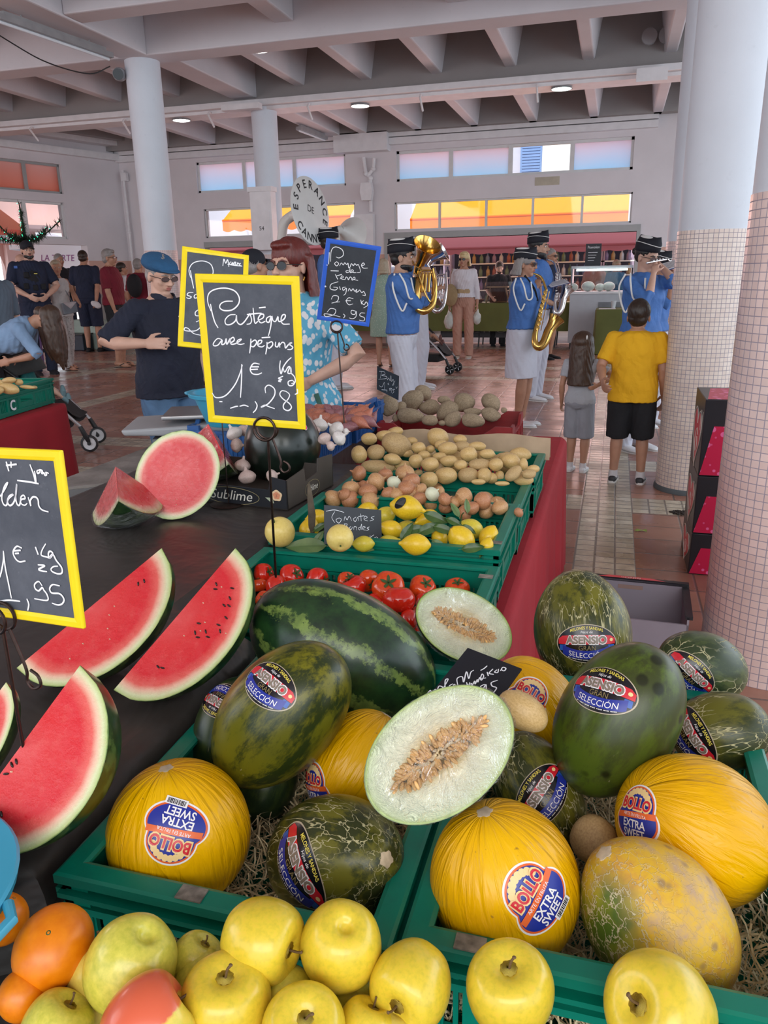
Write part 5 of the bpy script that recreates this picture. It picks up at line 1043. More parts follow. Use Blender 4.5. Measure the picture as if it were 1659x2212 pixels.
for(px,py,w,k,a,z,lab)in[(506,936,36,'garlic',120,.97,'garlic bulb left of the dark watermelon, behind the wire pole'),(528,930,30,'garlicp',60,.97,'garlic bulb just left of the dark watermelon'),(512,962,32,'garlicp',0,.95,'garlic bulb low behind the wrapped wedge'),(524,1005,34,'garlicp',80,.905,'pinkish garlic bulb inside the carton beside the dark watermelon'),(534,1030,38,'garlicp',100,.89,'lowest pinkish garlic bulb inside the carton'),(588,1028,30,'garlicp',20,.90,'garlic piece at the front of the carton')]:
 fruit_px(k,'garlic',lab,'garlic',px,py,w,z,idir(a,-10),'garlic bulbs around the carton')
i=0
for ry,row in((888,'back'),(897,'middle'),(908,'front')):
 for j in range(9):
  px=672+j*15+PR.uniform(-4,4);key=PR.choice(['shallot','shallot','shallotp']);z={888:.975,897:.97,908:.96}[ry]
  fruit_px(key,'shallot','%s shallot, %s from the left in the %s row of the blue crate'%('purple' if key[-1]=='p' else 'copper red',ORD[j],row),'shallot',px,ry+PR.uniform(-3,3)+(j-4)*.4,PR.uniform(32,42),z,img_dir(PR.uniform(-60,60),PR.uniform(-30,30)),'shallots in the blue crate')
for j in range(7):fruit_px('shallotp','shallot','shallot low beside the blue handle, %s from the front'%ORD[j],'shallot',748+j*9,925-j*3,34,.945,img_dir(PR.uniform(-60,60)),'shallots by the blue handle')
for(px,py,w,h,a,z,lab)in[(1130,1537,118,78,-35,.945,'loose oval potato resting on the yellow melon below the slate sign'),(1283,1815,105,100,60,.80,'loose brown potato between the melons in the right crate')]:
 p=PZ(px,py,z);k=depth(p)/FPX;place('potato1' if z>.9 else 'potato3','potato',lab,'potato',p,basis(TOC,img_dir(a)),(w*k,h*k,h*k),'loose potatoes among the melons')
M_STRAW=mat('pale straw',(.60,.49,.29),.6,var=.35,vs=30)
def straw(label,x0,x1,y0,y1,zb,n_,seed):
 rs=random.Random(seed);m=MB()
 for i in range(n_):
  x,y=rs.uniform(x0,x1),rs.uniform(y0,y1);a=rs.uniform(0,6.28);L=rs.uniform(.025,.07);z=zb+rs.uniform(0,.055);d=Vector((math.cos(a),math.sin(a),0));s_=Vector((-d.y,d.x,0));bw=rs.uniform(-.5,.5);wd=rs.uniform(.0006,.0013)
  P_=[Vector((x,y,z))+d*L*(u-.5)+s_*L*bw*(u*u)+Vector((0,0,.02*rs.random()*math.sin(PI*u)))for u in(0,.25,.5,.75,1)]
  P_=[Vector((min(max(p_.x,x0),x1),min(max(p_.y,y0),y1),p_.z))for p_ in P_]
  m.rings([[p_-s_*wd,p_+s_*wd+Vector((0,0,wd*.7))]for p_ in P_],closed=False,caps=False)
 o=m.build('straw',M_STRAW,None,smooth=False);return tag(o,label,'straw',kind='stuff')
straw('tangled pale straw packed under the melons in the left crate',-.575,-.20,.625,1.19,.70,4200,1)
straw('tangled pale straw packed under the melons in the right crate',-.155,.235,.635,1.20,.70,4200,2)
# ---------------------------------------------------------------- price signs
def n_board(name,a,b):
 n=NT(name);c=n.mix(n.ramp(n.noise(8,6,.7),[(.4,0.),(.75,1.)]),a,b);c=n.mix(n.ramp(n.noise(90,5,.8),[(.60,0.),(.75,.35)]),c,(.22,.24,.28));return n.fin(c,.62)
M_BOARD=n_board('smudged blackboard',(.050,.060,.080),(.105,.118,.145));M_BOARD2=n_board('clean blackboard',(.026,.032,.042),(.046,.054,.066));M_SLATE=mat('black slate card',(.010,.012,.018),.45,var=.15)
M_FYEL=mat('yellow plastic frame',(.86,.66,.005),.38,var=.06,vs=20);M_FBLUE=mat('blue plastic frame',(.035,.13,.62),.38,var=.06,vs=20)
def board_pose(c4,hreal):
 """c4: TL,TR,BR,BL in photo pixels -> corner point, unit right, unit down, width, height (from the plane's perspective)"""
 A=[];
 for(X,Y),(x,y)in zip(((0,0),(1,0),(1,1),(0,1)),c4):
  x=(x-CX)/FPX;y=(y-CY)/FPX;A.append([X,Y,1,0,0,0,-x*X,-x*Y,-x]);A.append([0,0,0,X,Y,1,-y*X,-y*Y,-y])
 _,_,V=np.linalg.svd(np.array(A));Hm=V[-1].reshape(3,3)
 if Hm[2,2]<0:Hm=-Hm
 l1,l2=np.linalg.norm(Hm[:,0]),np.linalg.norm(Hm[:,1]);s=hreal/l2
 def toW(v):return CR*float(v[0])-CU*float(v[1])+CF*float(v[2])
 r1,r2=toW(Hm[:,0]/l1),toW(Hm[:,1]/l2);n_=r1.cross(r2).normalized();m_=(r1+r2).normalized();q=n_.cross(m_)
 r1,r2=(m_-q).normalized(),(m_+q).normalized()
 if r1.dot(toW(Hm[:,0]))<0:r1,r2=(m_+q).normalized(),(m_-q).normalized()
 ctr=np.array([.5,.5,1.]);v=Hm@ctr*s;cen=CAMP+toW(v);return cen,r1,r2,l1*s,hreal
def fit_board(c4,hreal):
 cen,r1,r2,w_,h_=board_pose(c4,hreal);B0=np.array(Matrix((r1,r2,r1.cross(r2))).transposed());t0=np.array(cen);A=np.array([CR,CU,CF]);O=np.array(CAMP);C4=np.array(c4,float)
 def st(p):
  th=np.linalg.norm(p[:3]);k=p[:3]/th if th>1e-12 else np.zeros(3);K=np.array([[0,-k[2],k[1]],[k[2],0,-k[0]],[-k[1],k[0],0]]);R=(np.eye(3)+math.sin(th)*K+(1-math.cos(th))*K@K)@B0;return R,t0+p[3:6],w_*math.exp(p[6])
 def res(p):
  R,t,w=st(p);P=np.array([t+R[:,0]*w*a+R[:,1]*hreal*b for a,b in((-.5,-.5),(.5,-.5),(.5,.5),(-.5,.5))]);q=(A@(P-O).T).T;return np.concatenate([(np.stack([CX+FPX*q[:,0]/q[:,2],CY-FPX*q[:,1]/q[:,2]],1)-C4).ravel(),p[:3]*3,[p[6]*8]])
 p=np.zeros(7);lam=1e-2
 for _ in range(60):
  r=res(p);J=np.array([(res(p+np.eye(7)[i]*1e-5)-r)/1e-5 for i in range(7)]).T;d=np.linalg.solve(J.T@J+lam*np.diag(np.diag(J.T@J)+1e-9),-J.T@r)
  if np.sum(res(p+d)**2)<np.sum(r**2):p=p+d;lam*=.5
  else:lam*=4
 R,t,w=st(p);return Vector(t),Vector(R[:,0]),Vector(R[:,1]),float(w),hreal
def stroke(mb,pts,wd,toP,e,n=5):
 P_=[toP(*p,e)for p in spline(pts,n)];R=[];nrm=toP.n;N=len(P_)
 for i,p in enumerate(P_):
  d=(P_[min(i+1,N-1)]-P_[max(i-1,0)]);d=d.normalized()if d.length>1e-8 else Vector((1,0,0));s_=nrm.cross(d).normalized();w_=wd*(.55+.45*math.sin(PI*(i+.6)/(N+.2))**.5);R.append([p-s_*w_,p+s_*w_])
 mb.rings(R,closed=False,caps=False)
def price_sign(label,c4,hreal,frame,board,conv,groups,wd=.0016,fw=.016,name='price_sign',rings=None,thick=.006,pose=None):
 cen,r1,r2,w_,h_=pose or fit_board(c4,hreal);nrm=r2.cross(r1).normalized()
 if nrm.dot(CAMP-cen)<0:nrm=-nrm
 B=Matrix((r1,-r2,r1.cross(-r2))).transposed();t=thing(name,label,'sign',cen,B);inv=t.matrix_world.inverted();zs=1 if r1.cross(-r2).dot(nrm)>0 else-1
 m=MB();m.bb(-w_/2+.003,w_/2-.003,-h_/2+.003,h_/2-.003,-.0015,.0015);m.build('board',board,t,smooth=False)
 if frame:
  m=MB();pr=[(0,-thick/2),(0,thick/2-.001),(.002,thick/2),(fw*.6,thick/2),(fw,.0018),(fw,-.0018),(fw*.6,-thick/2)];n7=len(pr);vs=[]
  for(sx,sy)in((-1,-1),(1,-1),(1,1),(-1,1)):vs+=[(sx*(w_/2-o_),sy*(h_/2-o_),z)for(o_,z)in pr]
  m.add(vs,[(k*n7+i,k*n7+(i+1)%n7,((k+1)%4)*n7+(i+1)%n7,((k+1)%4)*n7+i)for k in range(4)for i in range(n7)]);bevel(m.build('frame',frame,t,smooth=False),.0035,3,60)
 def toP(x,y,e):
  px,py=conv(x,y);v=ray(px,py);tt=(cen+nrm*e-CAMP).dot(nrm)/v.dot(nrm);return inv@(CAMP+v*tt)
 toP.n=(inv.to_3x3()@nrm).normalized()
 for nm,strokes in groups:
  m=MB()
  for i_,st in enumerate(strokes):stroke(m,st,wd,toP,.0022+.00004*i_)
  m.build(nm,M_CHALK,t,smooth=False)
 return t,cen,r1,r2,nrm,w_,h_
def wire_stand(t,ringpx,base,ring_r,nrm,wr=.0022,hook=True,loop_px=None,D=None,foot=0):
 inv=t.matrix_world.inverted();rc=PD(*ringpx,D);side=nrm.cross(Vector((0,0,1))).normalized();up=Vector((0,0,1))
 m=MB()
 for off in(.007,-.007):m.tube([inv@(rc+side*ring_r*math.cos(a)+up*ring_r*math.sin(a)+nrm*off)for a in[2*PI*i/28 for i in range(28)]],wr,7,closed=True)
 m.build('ring_clip',M_DARKMET,t)
 top=rc-up*ring_r*1.05-side*ring_r*.15;m=MB();b=Vector(base);m.tube([inv@p for p in(top+up*.006,top-up*.01,top+(b-top)*.5,b)],wr,7);m.build('pole',M_DARKMET,t)
 if hook:
  m=MB();a=rc-up*ring_r*.9+side*-ring_r*.5-nrm*.004;s2=-side
  pts=[a,a-up*.035+s2*.012,a-up*.052+s2*.016,a-up*.064+s2*.014,a-up*.072+s2*.022,a-up*.066+s2*.034,a-up*.054+s2*.032,a-up*.048+s2*.022];m.tube([inv@Vector(p)for p in spline(pts,4)],wr*.9,7);m.build('wire_hook',M_DARKMET,t)
 if foot:
  m=MB();m.tube([inv@(b+Vector((foot*math.cos(a),foot*math.sin(a),.002)))for a in[2*PI*i/30 for i in range(30)]],wr*.8,6,closed=True);m.tube([inv@(b+Vector((foot,0,.002))),inv@(b+Vector((-foot,0,.002)))],wr*.8,6);m.build('base_ring',M_DARKMET,t)
def S4(x,y):return 380+x/3.45625,380+y/3.45625
past=[('word_pasteque',[[(258,955),(270,1020),(290,1090),(315,1135)],[(262,1010),(238,940),(245,880),(290,848),(370,838),(440,860),(473,910),(465,960),(420,1000),(360,1005),(328,985),(335,955),(370,937),(425,935)],[(445,1035),(400,1040),(368,1075),(375,1108),(410,1108),(445,1080),(452,1040),(455,1085),(480,1110),(510,1090),(545,1040),(552,1030),(565,1075),(555,1102),(528,1108)],[(576,985),(583,1060),(592,1100),(612,1085)],[(530,1035),(590,1028),(640,1025)],[(612,1080),(650,1060),(655,1035),(632,1035),(614,1070),(635,1097),(668,1085)],[(620,985),(670,980)],[(708,1045),(680,1060),(676,1085),(695,1092),(712,1050),(710,1110),(700,1160),(690,1195)],[(718,1045),(725,1080),(745,1085),(762,1050),(765,1082),(785,1085),(812,1062),(816,1038),(795,1040),(785,1075),(800,1105),(850,1106)]]),('words_avec_pepins',[[(345,1222),(310,1215),(280,1250),(285,1268),(315,1262),(345,1225),(342,1258),(365,1250),(375,1215),(380,1258),(405,1215),(405,1245),(435,1228),(428,1205),(407,1222),(412,1255),(450,1250),(490,1220),(465,1225),(455,1248),(480,1258),(512,1252)],[(560,1215),(558,1260),(550,1325)],[(560,1245),(590,1225),(602,1245),(580,1275),(560,1270)],[(605,1262),(635,1248),(640,1228),(617,1232),(612,1265),(640,1277),(662,1265)],[(640,1208),(705,1204)],[(680,1240),(680,1275),(670,1332)],[(682,1252),(715,1238),(722,1262),(697,1287),(684,1275)],[(745,1238),(743,1270),(760,1275),(772,1245),(776,1282)],[(776,1262),(795,1242),(812,1252),(818,1285),(838,1262),(866,1245),(845,1255),(872,1278),(860,1295),(832,1296)]]),('price_1_28',[[(270,1620),(300,1655),(370,1640),(440,1560),(480,1470),(496,1410)],[(491,1405),(490,1520),(482,1655)],[(405,1735),(445,1722),(465,1719)],[(475,1720),(510,1712),(542,1722)],[(625,1405),(580,1400),(555,1440),(570,1475),(610,1482),(642,1470)],[(558,1425),(620,1425)],[(558,1446),(612,1443)],[(780,1378),(775,1430),(785,1478),(800,1430),(830,1385),(862,1355)],[(800,1430),(812,1465),(835,1430),(850,1425),(835,1470),(860,1470),(857,1430),(860,1470),(885,1500),(890,1540),(862,1550)],[(800,1495),(765,1512),(790,1520),(765,1532),(785,1537)],[(870,1525),(840,1535),(842,1562),(868,1565),(885,1545),(870,1525)],[(905,1590),(910,1618),(888,1632)],[(590,1682),(606,1712),(597,1745),(575,1768)],[(670,1622),(667,1582),(695,1562),(735,1590),(735,1640),(690,1700),(635,1728),(662,1712),(700,1725),(738,1738)],[(822,1608),(790,1605),(776,1632),(800,1665),(848,1700),(862,1730),(838,1752),(806,1738),(805,1705),(838,1665),(848,1632),(822,1608)],[(325,1685),(347,1686)]])]
c4=[(422,590),(645,597),(662,928),(450,912)]
t,cen,r1,r2,nn,w_,h_=price_sign('large yellow-framed chalkboard sign reading Pastèque avec pépins above the stall',c4,.30,M_FYEL,M_BOARD,S4,past,.00135,.017)
b=PZ(598,1292,.76);wire_stand(t,(574,925),(b.x,b.y,.70),.024,nn,.0028,D=depth(cen+r2*h_/2)-.002)
def S8(x,y):return x/5.2667,960+y/5.2667
gold=[('word_golden',[[(70,195),(100,305)],[(68,240),(190,225)],[(125,195),(127,265)],[(340,228),(385,350),(407,445),(405,380),(392,300)],[(440,290),(420,305),(430,330),(455,310),(450,290),(480,300),(475,330),(500,325),(510,350),(530,345),(520,320),(555,330)],[(195,410),(320,425),(440,447)],[(-40,600),(0,590),(60,500),(88,432),(50,480),(20,600),(40,680),(75,690),(95,620),(150,570),(105,590),(85,650),(110,695),(150,670),(178,590),(190,450),(178,600),(195,680),(222,690),(240,630),(285,615),(270,580),(238,600),(240,670),(280,692),(310,670)],[(320,600),(350,700),(345,640),(375,598),(415,605),(435,640),(442,700),(480,745),(552,768)]]),('price_1_95',[[(-30,1540),(0,1500),(25,1400),(40,1300),(38,1210)],[(38,1210),(60,1400),(100,1600),(130,1752)],[(0,1785),(100,1772),(230,1785)],[(250,1180),(190,1160),(150,1220),(170,1290),(220,1335),(290,1325)],[(160,1210),(235,1205)],[(170,1242),(215,1237)],[(402,1165),(435,1255)],[(520,1130),(480,1200),(470,1260),(530,1280),(570,1290),(600,1240),(570,1215),(550,1240),(560,1290),(600,1250),(640,1320),(700,1400),(705,1460),(660,1472),(600,1450),(580,1420),(610,1390),(660,1385)],[(430,1370),(510,1380),(440,1420),(480,1440),(535,1447)],[(305,1755),(327,1820),(315,1890)],[(480,1610),(440,1560),(395,1590),(400,1640),(440,1665),(480,1630),(500,1660),(530,1700),(548,1755),(520,1775),(390,1755)],[(680,1610),(600,1595),(565,1640),(590,1690),(680,1700),(727,1760),(710,1810),(660,1827),(590,1805)]])]
t,cen,r1,r2,nn,w_,h_=price_sign('yellow-framed chalkboard price sign for golden apples, cut off by the left edge',[(-128,958),(128,975),(190,1357),(-78,1322)],.20,M_FYEL,M_BOARD,S8,gold,.00105,.0125)
b=PZ(112,1968,.71);wire_stand(t,(-2,1335),(b.x,b.y,.70),.0165,nn,.0021,D=depth(cen+r2*h_/2)-.002)
mar=[('word_maroc',[[(350,672),(358,620),(372,652),(386,625),(396,680)],[(412,640),(400,652),(412,664),(422,645),(426,664),(436,645),(448,646),(440,660),(455,664),(462,648),(470,658),(482,652),(474,666),(492,672)],[(385,660),(440,668),(495,674)],[(108,705),(120,780),(133,840)],[(110,760),(98,700),(130,650),(200,635),(260,660),(278,720),(250,760),(190,770)],[(130,870),(95,872),(85,890),(115,902),(98,916),(78,908)],[(160,880),(138,892),(140,912),(165,905),(172,885),(180,912)],[(165,1000),(145,1018),(148,1042),(170,1045)]]),('price',[[(150,1090),(185,1080),(195,1110),(150,1155),(70,1155),(66,1135),(90,1138),(130,1175),(185,1190)]])]
t,cen,r1,r2,nn,w_,h_=price_sign('yellow-framed chalkboard sign marked Maroc, standing behind the Pastèque sign',[(393,533),(538,550),(530,765),(384,746)],.30,M_FYEL,M_BOARD,S4,mar,.0014,.016)
b=PZ(494,1090,ZB);pt=PZ(487,920,1.0)
inv=t.matrix_world.inverted();q=MB();q.tube([inv@Vector(p)for p in((b.x,b.y,ZB+.004),(b.x,b.y,1.22),tuple(cen+r2*h_*.45))],.002,6);q.build('pole',M_DARKMET,t);q=MB();q.lathe([(.0,.0),(.052,0),(.055,.002),(.052,.004),(0,.004)],28);o=q.build('base_plate',M_DARKMET,t);o.matrix_parent_inverse=inv;o.location=(b.x,b.y,ZB+.001)
blue=[('words_pomme_de_terre',[[(1145,570),(1141,660)],[(1155,640),(1160,560),(1190,530),(1240,550),(1250,590),(1220,612),(1195,605)],[(1200,640),(1185,655),(1200,672),(1215,655),(1200,640)],[(1222,672),(1235,650),(1250,665),(1260,648),(1275,662),(1285,652),(1290,685),(1300,680),(1310,655),(1325,670),(1335,655),(1350,668),(1362,662),(1378,715),(1352,722)],[(1385,672),(1408,662),(1398,650),(1385,668),(1400,688),(1432,688)],[(1290,705),(1270,710),(1275,722),(1295,715),(1299,690),(1302,722),(1325,710),(1315,700),(1308,715),(1330,722),(1347,722)],[(1155,708),(1215,710)],[(1190,735),(1208,772)],[(1200,746),(1240,735)],[(1225,768),(1250,757),(1240,746),(1232,765),(1260,774),(1270,755),(1282,762),(1288,776),(1300,755),(1312,762),(1316,778),(1338,766),(1330,755),(1322,772),(1360,780)],[(1124,665),(1132,666)],[(1110,826),(1116,821),(1120,827),(1112,830)]]),('word_grignon',[[(1212,790),(1160,808),(1153,842),(1190,852),(1207,835),(1175,830)],[(1222,825),(1228,850)],[(1268,830),(1245,835),(1250,855),(1272,838),(1268,875),(1252,892)],[(1285,862),(1295,840),(1308,860),(1322,842),(1336,862),(1350,846),(1345,868),(1362,862),(1372,852),(1388,872),(1402,862),(1415,892),(1392,890)]]),('price_2_95',[[(1160,922),(1175,895),(1212,900),(1205,935),(1162,950),(1185,944),(1225,940)],[(1325,918),(1290,910),(1272,935),(1292,962),(1322,955)],[(1266,932),(1306,932)],[(1380,925),(1386,958)],[(1402,930),(1388,945),(1405,962),(1420,940),(1432,965),(1400,986)],[(1128,1018),(1155,990),(1192,1000),(1180,1035),(1120,1050),(1108,1030),(1150,1034),(1228,1052)],[(1250,1030),(1262,1045),(1250,1062)],[(1342,1010),(1312,1004),(1310,1028),(1335,1034),(1346,1010),(1344,1050),(1320,1066),(1294,1060)],[(1412,1024),(1380,1024),(1374,1044),(1406,1058),(1402,1082),(1368,1076)]])]
t,cen,r1,r2,nn,w_,h_=price_sign('blue-framed chalkboard sign for potatoes on a tall wire above the blue crates',[(705,514),(824,533),(797,706),(684,690)],.30,M_FBLUE,M_BOARD2,S4,blue,.0014,.017)
b=PZ(745,912,.97);wire_stand(t,(727,705),(b.x,b.y,.90),.022,nn,.003,D=depth(cen+r2*h_/2)-.003)
bin_=[('chalk_writing',[[(92,1368),(80,1422)],[(72,1365),(110,1368),(120,1388),(92,1398),(132,1408),(126,1424),(66,1430)],[(137,1415),(140,1436),(150,1420),(162,1442),(168,1400),(172,1448),(186,1432),(192,1470),(180,1478),(202,1442)],[(72,1482),(95,1492),(115,1455),(116,1512)],[(92,1515),(136,1518)],[(136,1520),(134,1534)],[(152,1460),(142,1468),(154,1476)],[(172,1502),(156,1504),(160,1520),(174,1504),(170,1542)],[(200,1512),(182,1514),(192,1530),(180,1546)],[(206,1490),(212,1504),(220,1490)]])]
price_sign('small slate sign reading Bintje, stuck behind the dusty potatoes',[(815,790),(862,811),(861,866),(814,842)],.112,None,M_SLATE,Z5,bin_,.0009,thick=.003)
tomw=[('words_tomates_rondes',[[(458,682),(500,676),(545,688)],[(500,684),(486,712),(500,738)],[(522,714),(506,724),(520,740),(532,722),(520,714)],[(545,728),(550,708),(560,724),(570,706),(582,728)],[(604,710),(590,720),(600,732),(612,712),(616,730)],[(626,694),(628,730)],[(614,708),(642,704)],[(644,720),(658,712),(646,706),(642,722),(660,730)],[(692,706),(676,714),(688,722),(670,730)],[(548,742),(550,764)],[(545,744),(560,744),(556,754),(548,754),(562,764)],[(578,756),(570,764),(580,770),(586,758)],[(592,772),(594,758),(606,760),(606,774)],[(626,758),(614,764),(622,772),(630,744),(630,772)],[(636,766),(648,760),(638,756),(636,770),(650,774)],[(668,758),(656,764),(666,770),(654,776)]]),('chalk_price',[[(642,804),(622,806),(626,820),(642,826),(634,836),(616,834)],[(590,800),(592,832)],[(672,800),(666,830)],[(690,796),(670,814),(690,830)],[(704,806),(692,812),(700,822),(708,808),(706,838),(690,846)],[(662,822),(684,824)]])]
t,cen,r1,r2,nn,w_,h_=price_sign('small slate sign reading Tomates Rondes, clipped upright in the lemon crate',[(698,1088),(825,1100),(825,1183),(700,1178)],.102,None,M_SLATE,Z2,tomw,.0007,thick=.003)
inv=t.matrix_world.inverted();M_DRIFT=mat('weathered dark wood',(.10,.075,.05),.8,var=.4,vs=30)
tt=thing('wooden_clamp','weathered dark wooden peg holding the Tomates slate sign','peg',PZ(672,1150,.84));p0=PZ(672,1160,.83);q=MB();top=p0+Vector((0,.01,.13));q.tube([Vector((0,0,-.02)),Vector((.004,.002,.05)),Vector((.0,.004,.10)),Vector((-.002,.006,.135))],[(.008,.005),(.011,.006),(.008,.005),(.0035,.003)],8);q.build('peg',M_DRIFT,tt)
def S4b(x,y):return 400+x/2.37,1250+y/2.37
mel=[('words_melon_jaune',[[(1236,592),(1256,572),(1264,594),(1280,566),(1292,586)],[(1300,572),(1318,556),(1300,550),(1294,570),(1316,576)],[(1322,560),(1346,516),(1332,520),(1332,560),(1348,562)],[(1370,538),(1352,550),(1364,562),(1378,540),(1386,558)],[(1396,548),(1392,512),(1418,502),(1426,530),(1440,476),(1452,512),(1462,480),(1478,468)],[(1440,530),(1448,558),(1432,568)],[(1458,530),(1452,546),(1466,536),(1468,548),(1482,524),(1484,540),(1496,516),(1498,530),(1508,506),(1516,520),(1528,500),(1520,488),(1514,510),(1540,508)],[(1512,470),(1530,460),(1546,446)]]),('chalk_price',[[(1546,478),(1552,498)],[(1576,462),(1556,484),(1580,490)],[(1596,466),(1584,478),(1600,480),(1604,462)],[(1614,472),(1626,454),(1642,460),(1632,472),(1616,464)],[(1534,540),(1512,552),(1526,562),(1540,542),(1538,596),(1514,612)],[(1600,520),(1568,532),(1572,550),(1594,560),(1572,592)],[(1466,556),(1474,572),(1486,562)],[(1578,582),(1582,586)]])]
price_sign('slate sign reading Melon jaune lying tilted between the two halved melons',[(1018,1408),(1134,1441),(1040,1556),(908,1512)],.165,None,M_SLATE,S4b,mel,.0009,thick=.003,pose=(PD(1022,1482,1.10),img_dir(-16,-35.7),img_dir(-137,-35.7),.098,.124))
# ---------------------------------------------------------------- people
def m_cloth(name,col,var=.15,rough=.85,fs=16,bump=.35,pat=None):
 if name in _mats:return _mats[name]
 n=NT(name);c=n.mix(n.ramp(n.noise(5,3),[(.3,0.),(.7,1.)]),tuple(x*(1-var)for x in col),tuple(min(1,x*(1+var))for x in col))
 if pat:
  c=n.mix(n.ramp(n.vor(pat[0],n.scale(1,1,pat[3]if len(pat)>3 else 1)),[(pat[1],1.),(pat[1]*1.15,0.)]),c,pat[2])
 _mats[name]=n.fin(c,rough,n.bump(n.noise(fs,3,.5,dist=.8),bump,.02));return n.m
def m_skin(name,col):
 if name in _mats:return _mats[name]
 n=NT(name);c=n.mix(n.ramp(n.noise(14,4),[(.3,0.),(.7,1.)]),tuple(x*.88 for x in col),tuple(min(1,x*1.08)for x in col));_mats[name]=n.fin(c,.5,n.bump(n.noise(70,3),.08,.002));return n.m
def m_hair(name,col):
 if name in _mats:return _mats[name]
 n=NT(name);v=n.scale(1,1,.12);f=n.noise(120,3,.6,vec=v);c=n.mix(f,tuple(x*.55 for x in col),tuple(min(1,x*1.5)for x in col));_mats[name]=n.fin(c,.42,n.bump(f,.6,.004));return n.m
SKL=m_skin('fair skin',(.60,.36,.27));SKT=m_skin('tanned skin',(.46,.235,.15));SKM=m_skin('olive skin',(.50,.29,.20))
M_EYEW=mat('eye white',(.75,.72,.70),.3,var=0);M_IRIS=mat('dark iris',(.03,.02,.015),.2,var=0);M_LIP=mat('lips',(.42,.14,.12),.5,var=.05)
M_LENS=mat('dark lens',(.012,.010,.012),.08,var=0);M_CLENS=mat('tinted lens',(.12,.08,.08),.1,var=0);M_GLFR=mat('spectacle frame',(.03,.025,.025),.3,var=0)
M_CAPB=mat('black cap felt',(.008,.009,.016),.8,var=.1,vs=30);M_PIPE=mat('white piping',(.78,.77,.75),.6,var=0)
M_UNI=m_cloth('royal blue uniform shirt',(.060,.17,.47),.12,.7,14,.5);M_WHT=m_cloth('white trousers',(.62,.63,.72),.05,.75,9,.5);M_SHW=mat('white leather',(.74,.74,.76),.4,var=.05)
M_CORD=mat('white cord',(.80,.80,.78),.6,var=0);M_GOLDB=NT('polished brass');M_GOLDB=M_GOLDB.fin((.72,.46,.13),.16,M_GOLDB.bump(M_GOLDB.noise(30,2),.1,.004),Metallic=1.0);M_SILV=NT('silver plated brass');M_SILV=M_SILV.fin((.72,.70,.70),.14,None,Metallic=1.0)
def grow(mb,name,mt,parent,vox,fold=None,smooth=2,seed=0,sub=False):
 o=mb.build(name,mt,parent,auto=None);r=o.modifiers.new('r','REMESH');r.mode='VOXEL';r.voxel_size=vox;s=o.modifiers.new('s','SMOOTH');s.factor=.5;s.iterations=smooth
 baked(o)
 me=o.data;N=len(me.vertices)
 if fold and N:
  co=np.empty(N*3,np.float32);me.vertices.foreach_get('co',co);nr=np.empty(N*3,np.float32);me.vertices.foreach_get('normal',nr);co=co.reshape(-1,3);nr=nr.reshape(-1,3);x,y,z=co.T
  a,k=fold;d=np.sin(k*(z*1.6+.7*np.sin(k*.23*x+seed)+.5*np.sin(k*.31*y)))*.5+np.sin(k*(.9*x+.6*y-.7*z)+2*np.sin(k*.4*z+seed))*.5+.35*np.sin(k*2.3*(x-y)+3*np.sin(k*.6*z));co+=nr*(a*d)[:,None];me.vertices.foreach_set('co',co.ravel());me.update()
 me.materials.clear();me.materials.append(mt);me.polygons.foreach_set('use_smooth',[True]*len(me.polygons));return o
def V3(*a):return Vector(a)
def bone2(S,T,a,b,hint):
 d=T-S;L=min(d.length,(a+b)*.995);u=d.normalized();x=(a*a-b*b+L*L)/(2*L);hgt=math.sqrt(max(0,a*a-x*x));h=Vector(hint)-u*Vector(hint).dot(u);h=h.normalized()if h.length>1e-5 else basis(u).col[0];return S+u*x+h*hgt,S+u*L
def hand(mb,W,d,n,side,curl=.5,s=1.0,point=False):
 """wrist W, direction d, palm normal n (towards the palm), side = direction of the thumb"""
 d=d.normalized();n=(n-d*n.dot(d)).normalized();t=(side-d*side.dot(d)-n*side.dot(n)).normalized()
 B=Matrix((t,n,d)).transposed();mb.ell(W+d*.045*s,(.040*s,.016*s,.055*s),B,14,8);mb.ell(W+d*.07*s,(.041*s,.013*s,.03*s),B,14,8)
 for i,(o,L)in enumerate(((.030,.075),(.011,.083),(-.009,.077),(-.028,.060))):
  p=W+d*.088*s+t*o*s;dd=d+t*(.10-.06*i);dd.normalize();pts=[p-d*.02*s];ang=0;pts.append(p)
  for q in range(3):ang+=curl*(.8 if q==0 else 1.0);v=dd*math.cos(ang)+n*math.sin(ang);p=p+v*L*s*(.42,.32,.26)[q];pts.append(p)
  mb.tube(pts,[.0095*s,.0095*s,.0088*s,.008*s,.0065*s],8,round_=True)
 p=W+d*.028*s+t*.030*s;v=(t*.75+d*.6+n*.35).normalized();v2=(t*.25+d*.85+n*(.3+curl*.4)).normalized();mb.tube([p-t*.012*s,p+v*.032*s,p+v*.032*s+v2*.030*s,p+v*.032*s+v2*.052*s],[.013*s,.0115*s,.0095*s,.0075*s],8,round_=True)
class Fig:pass
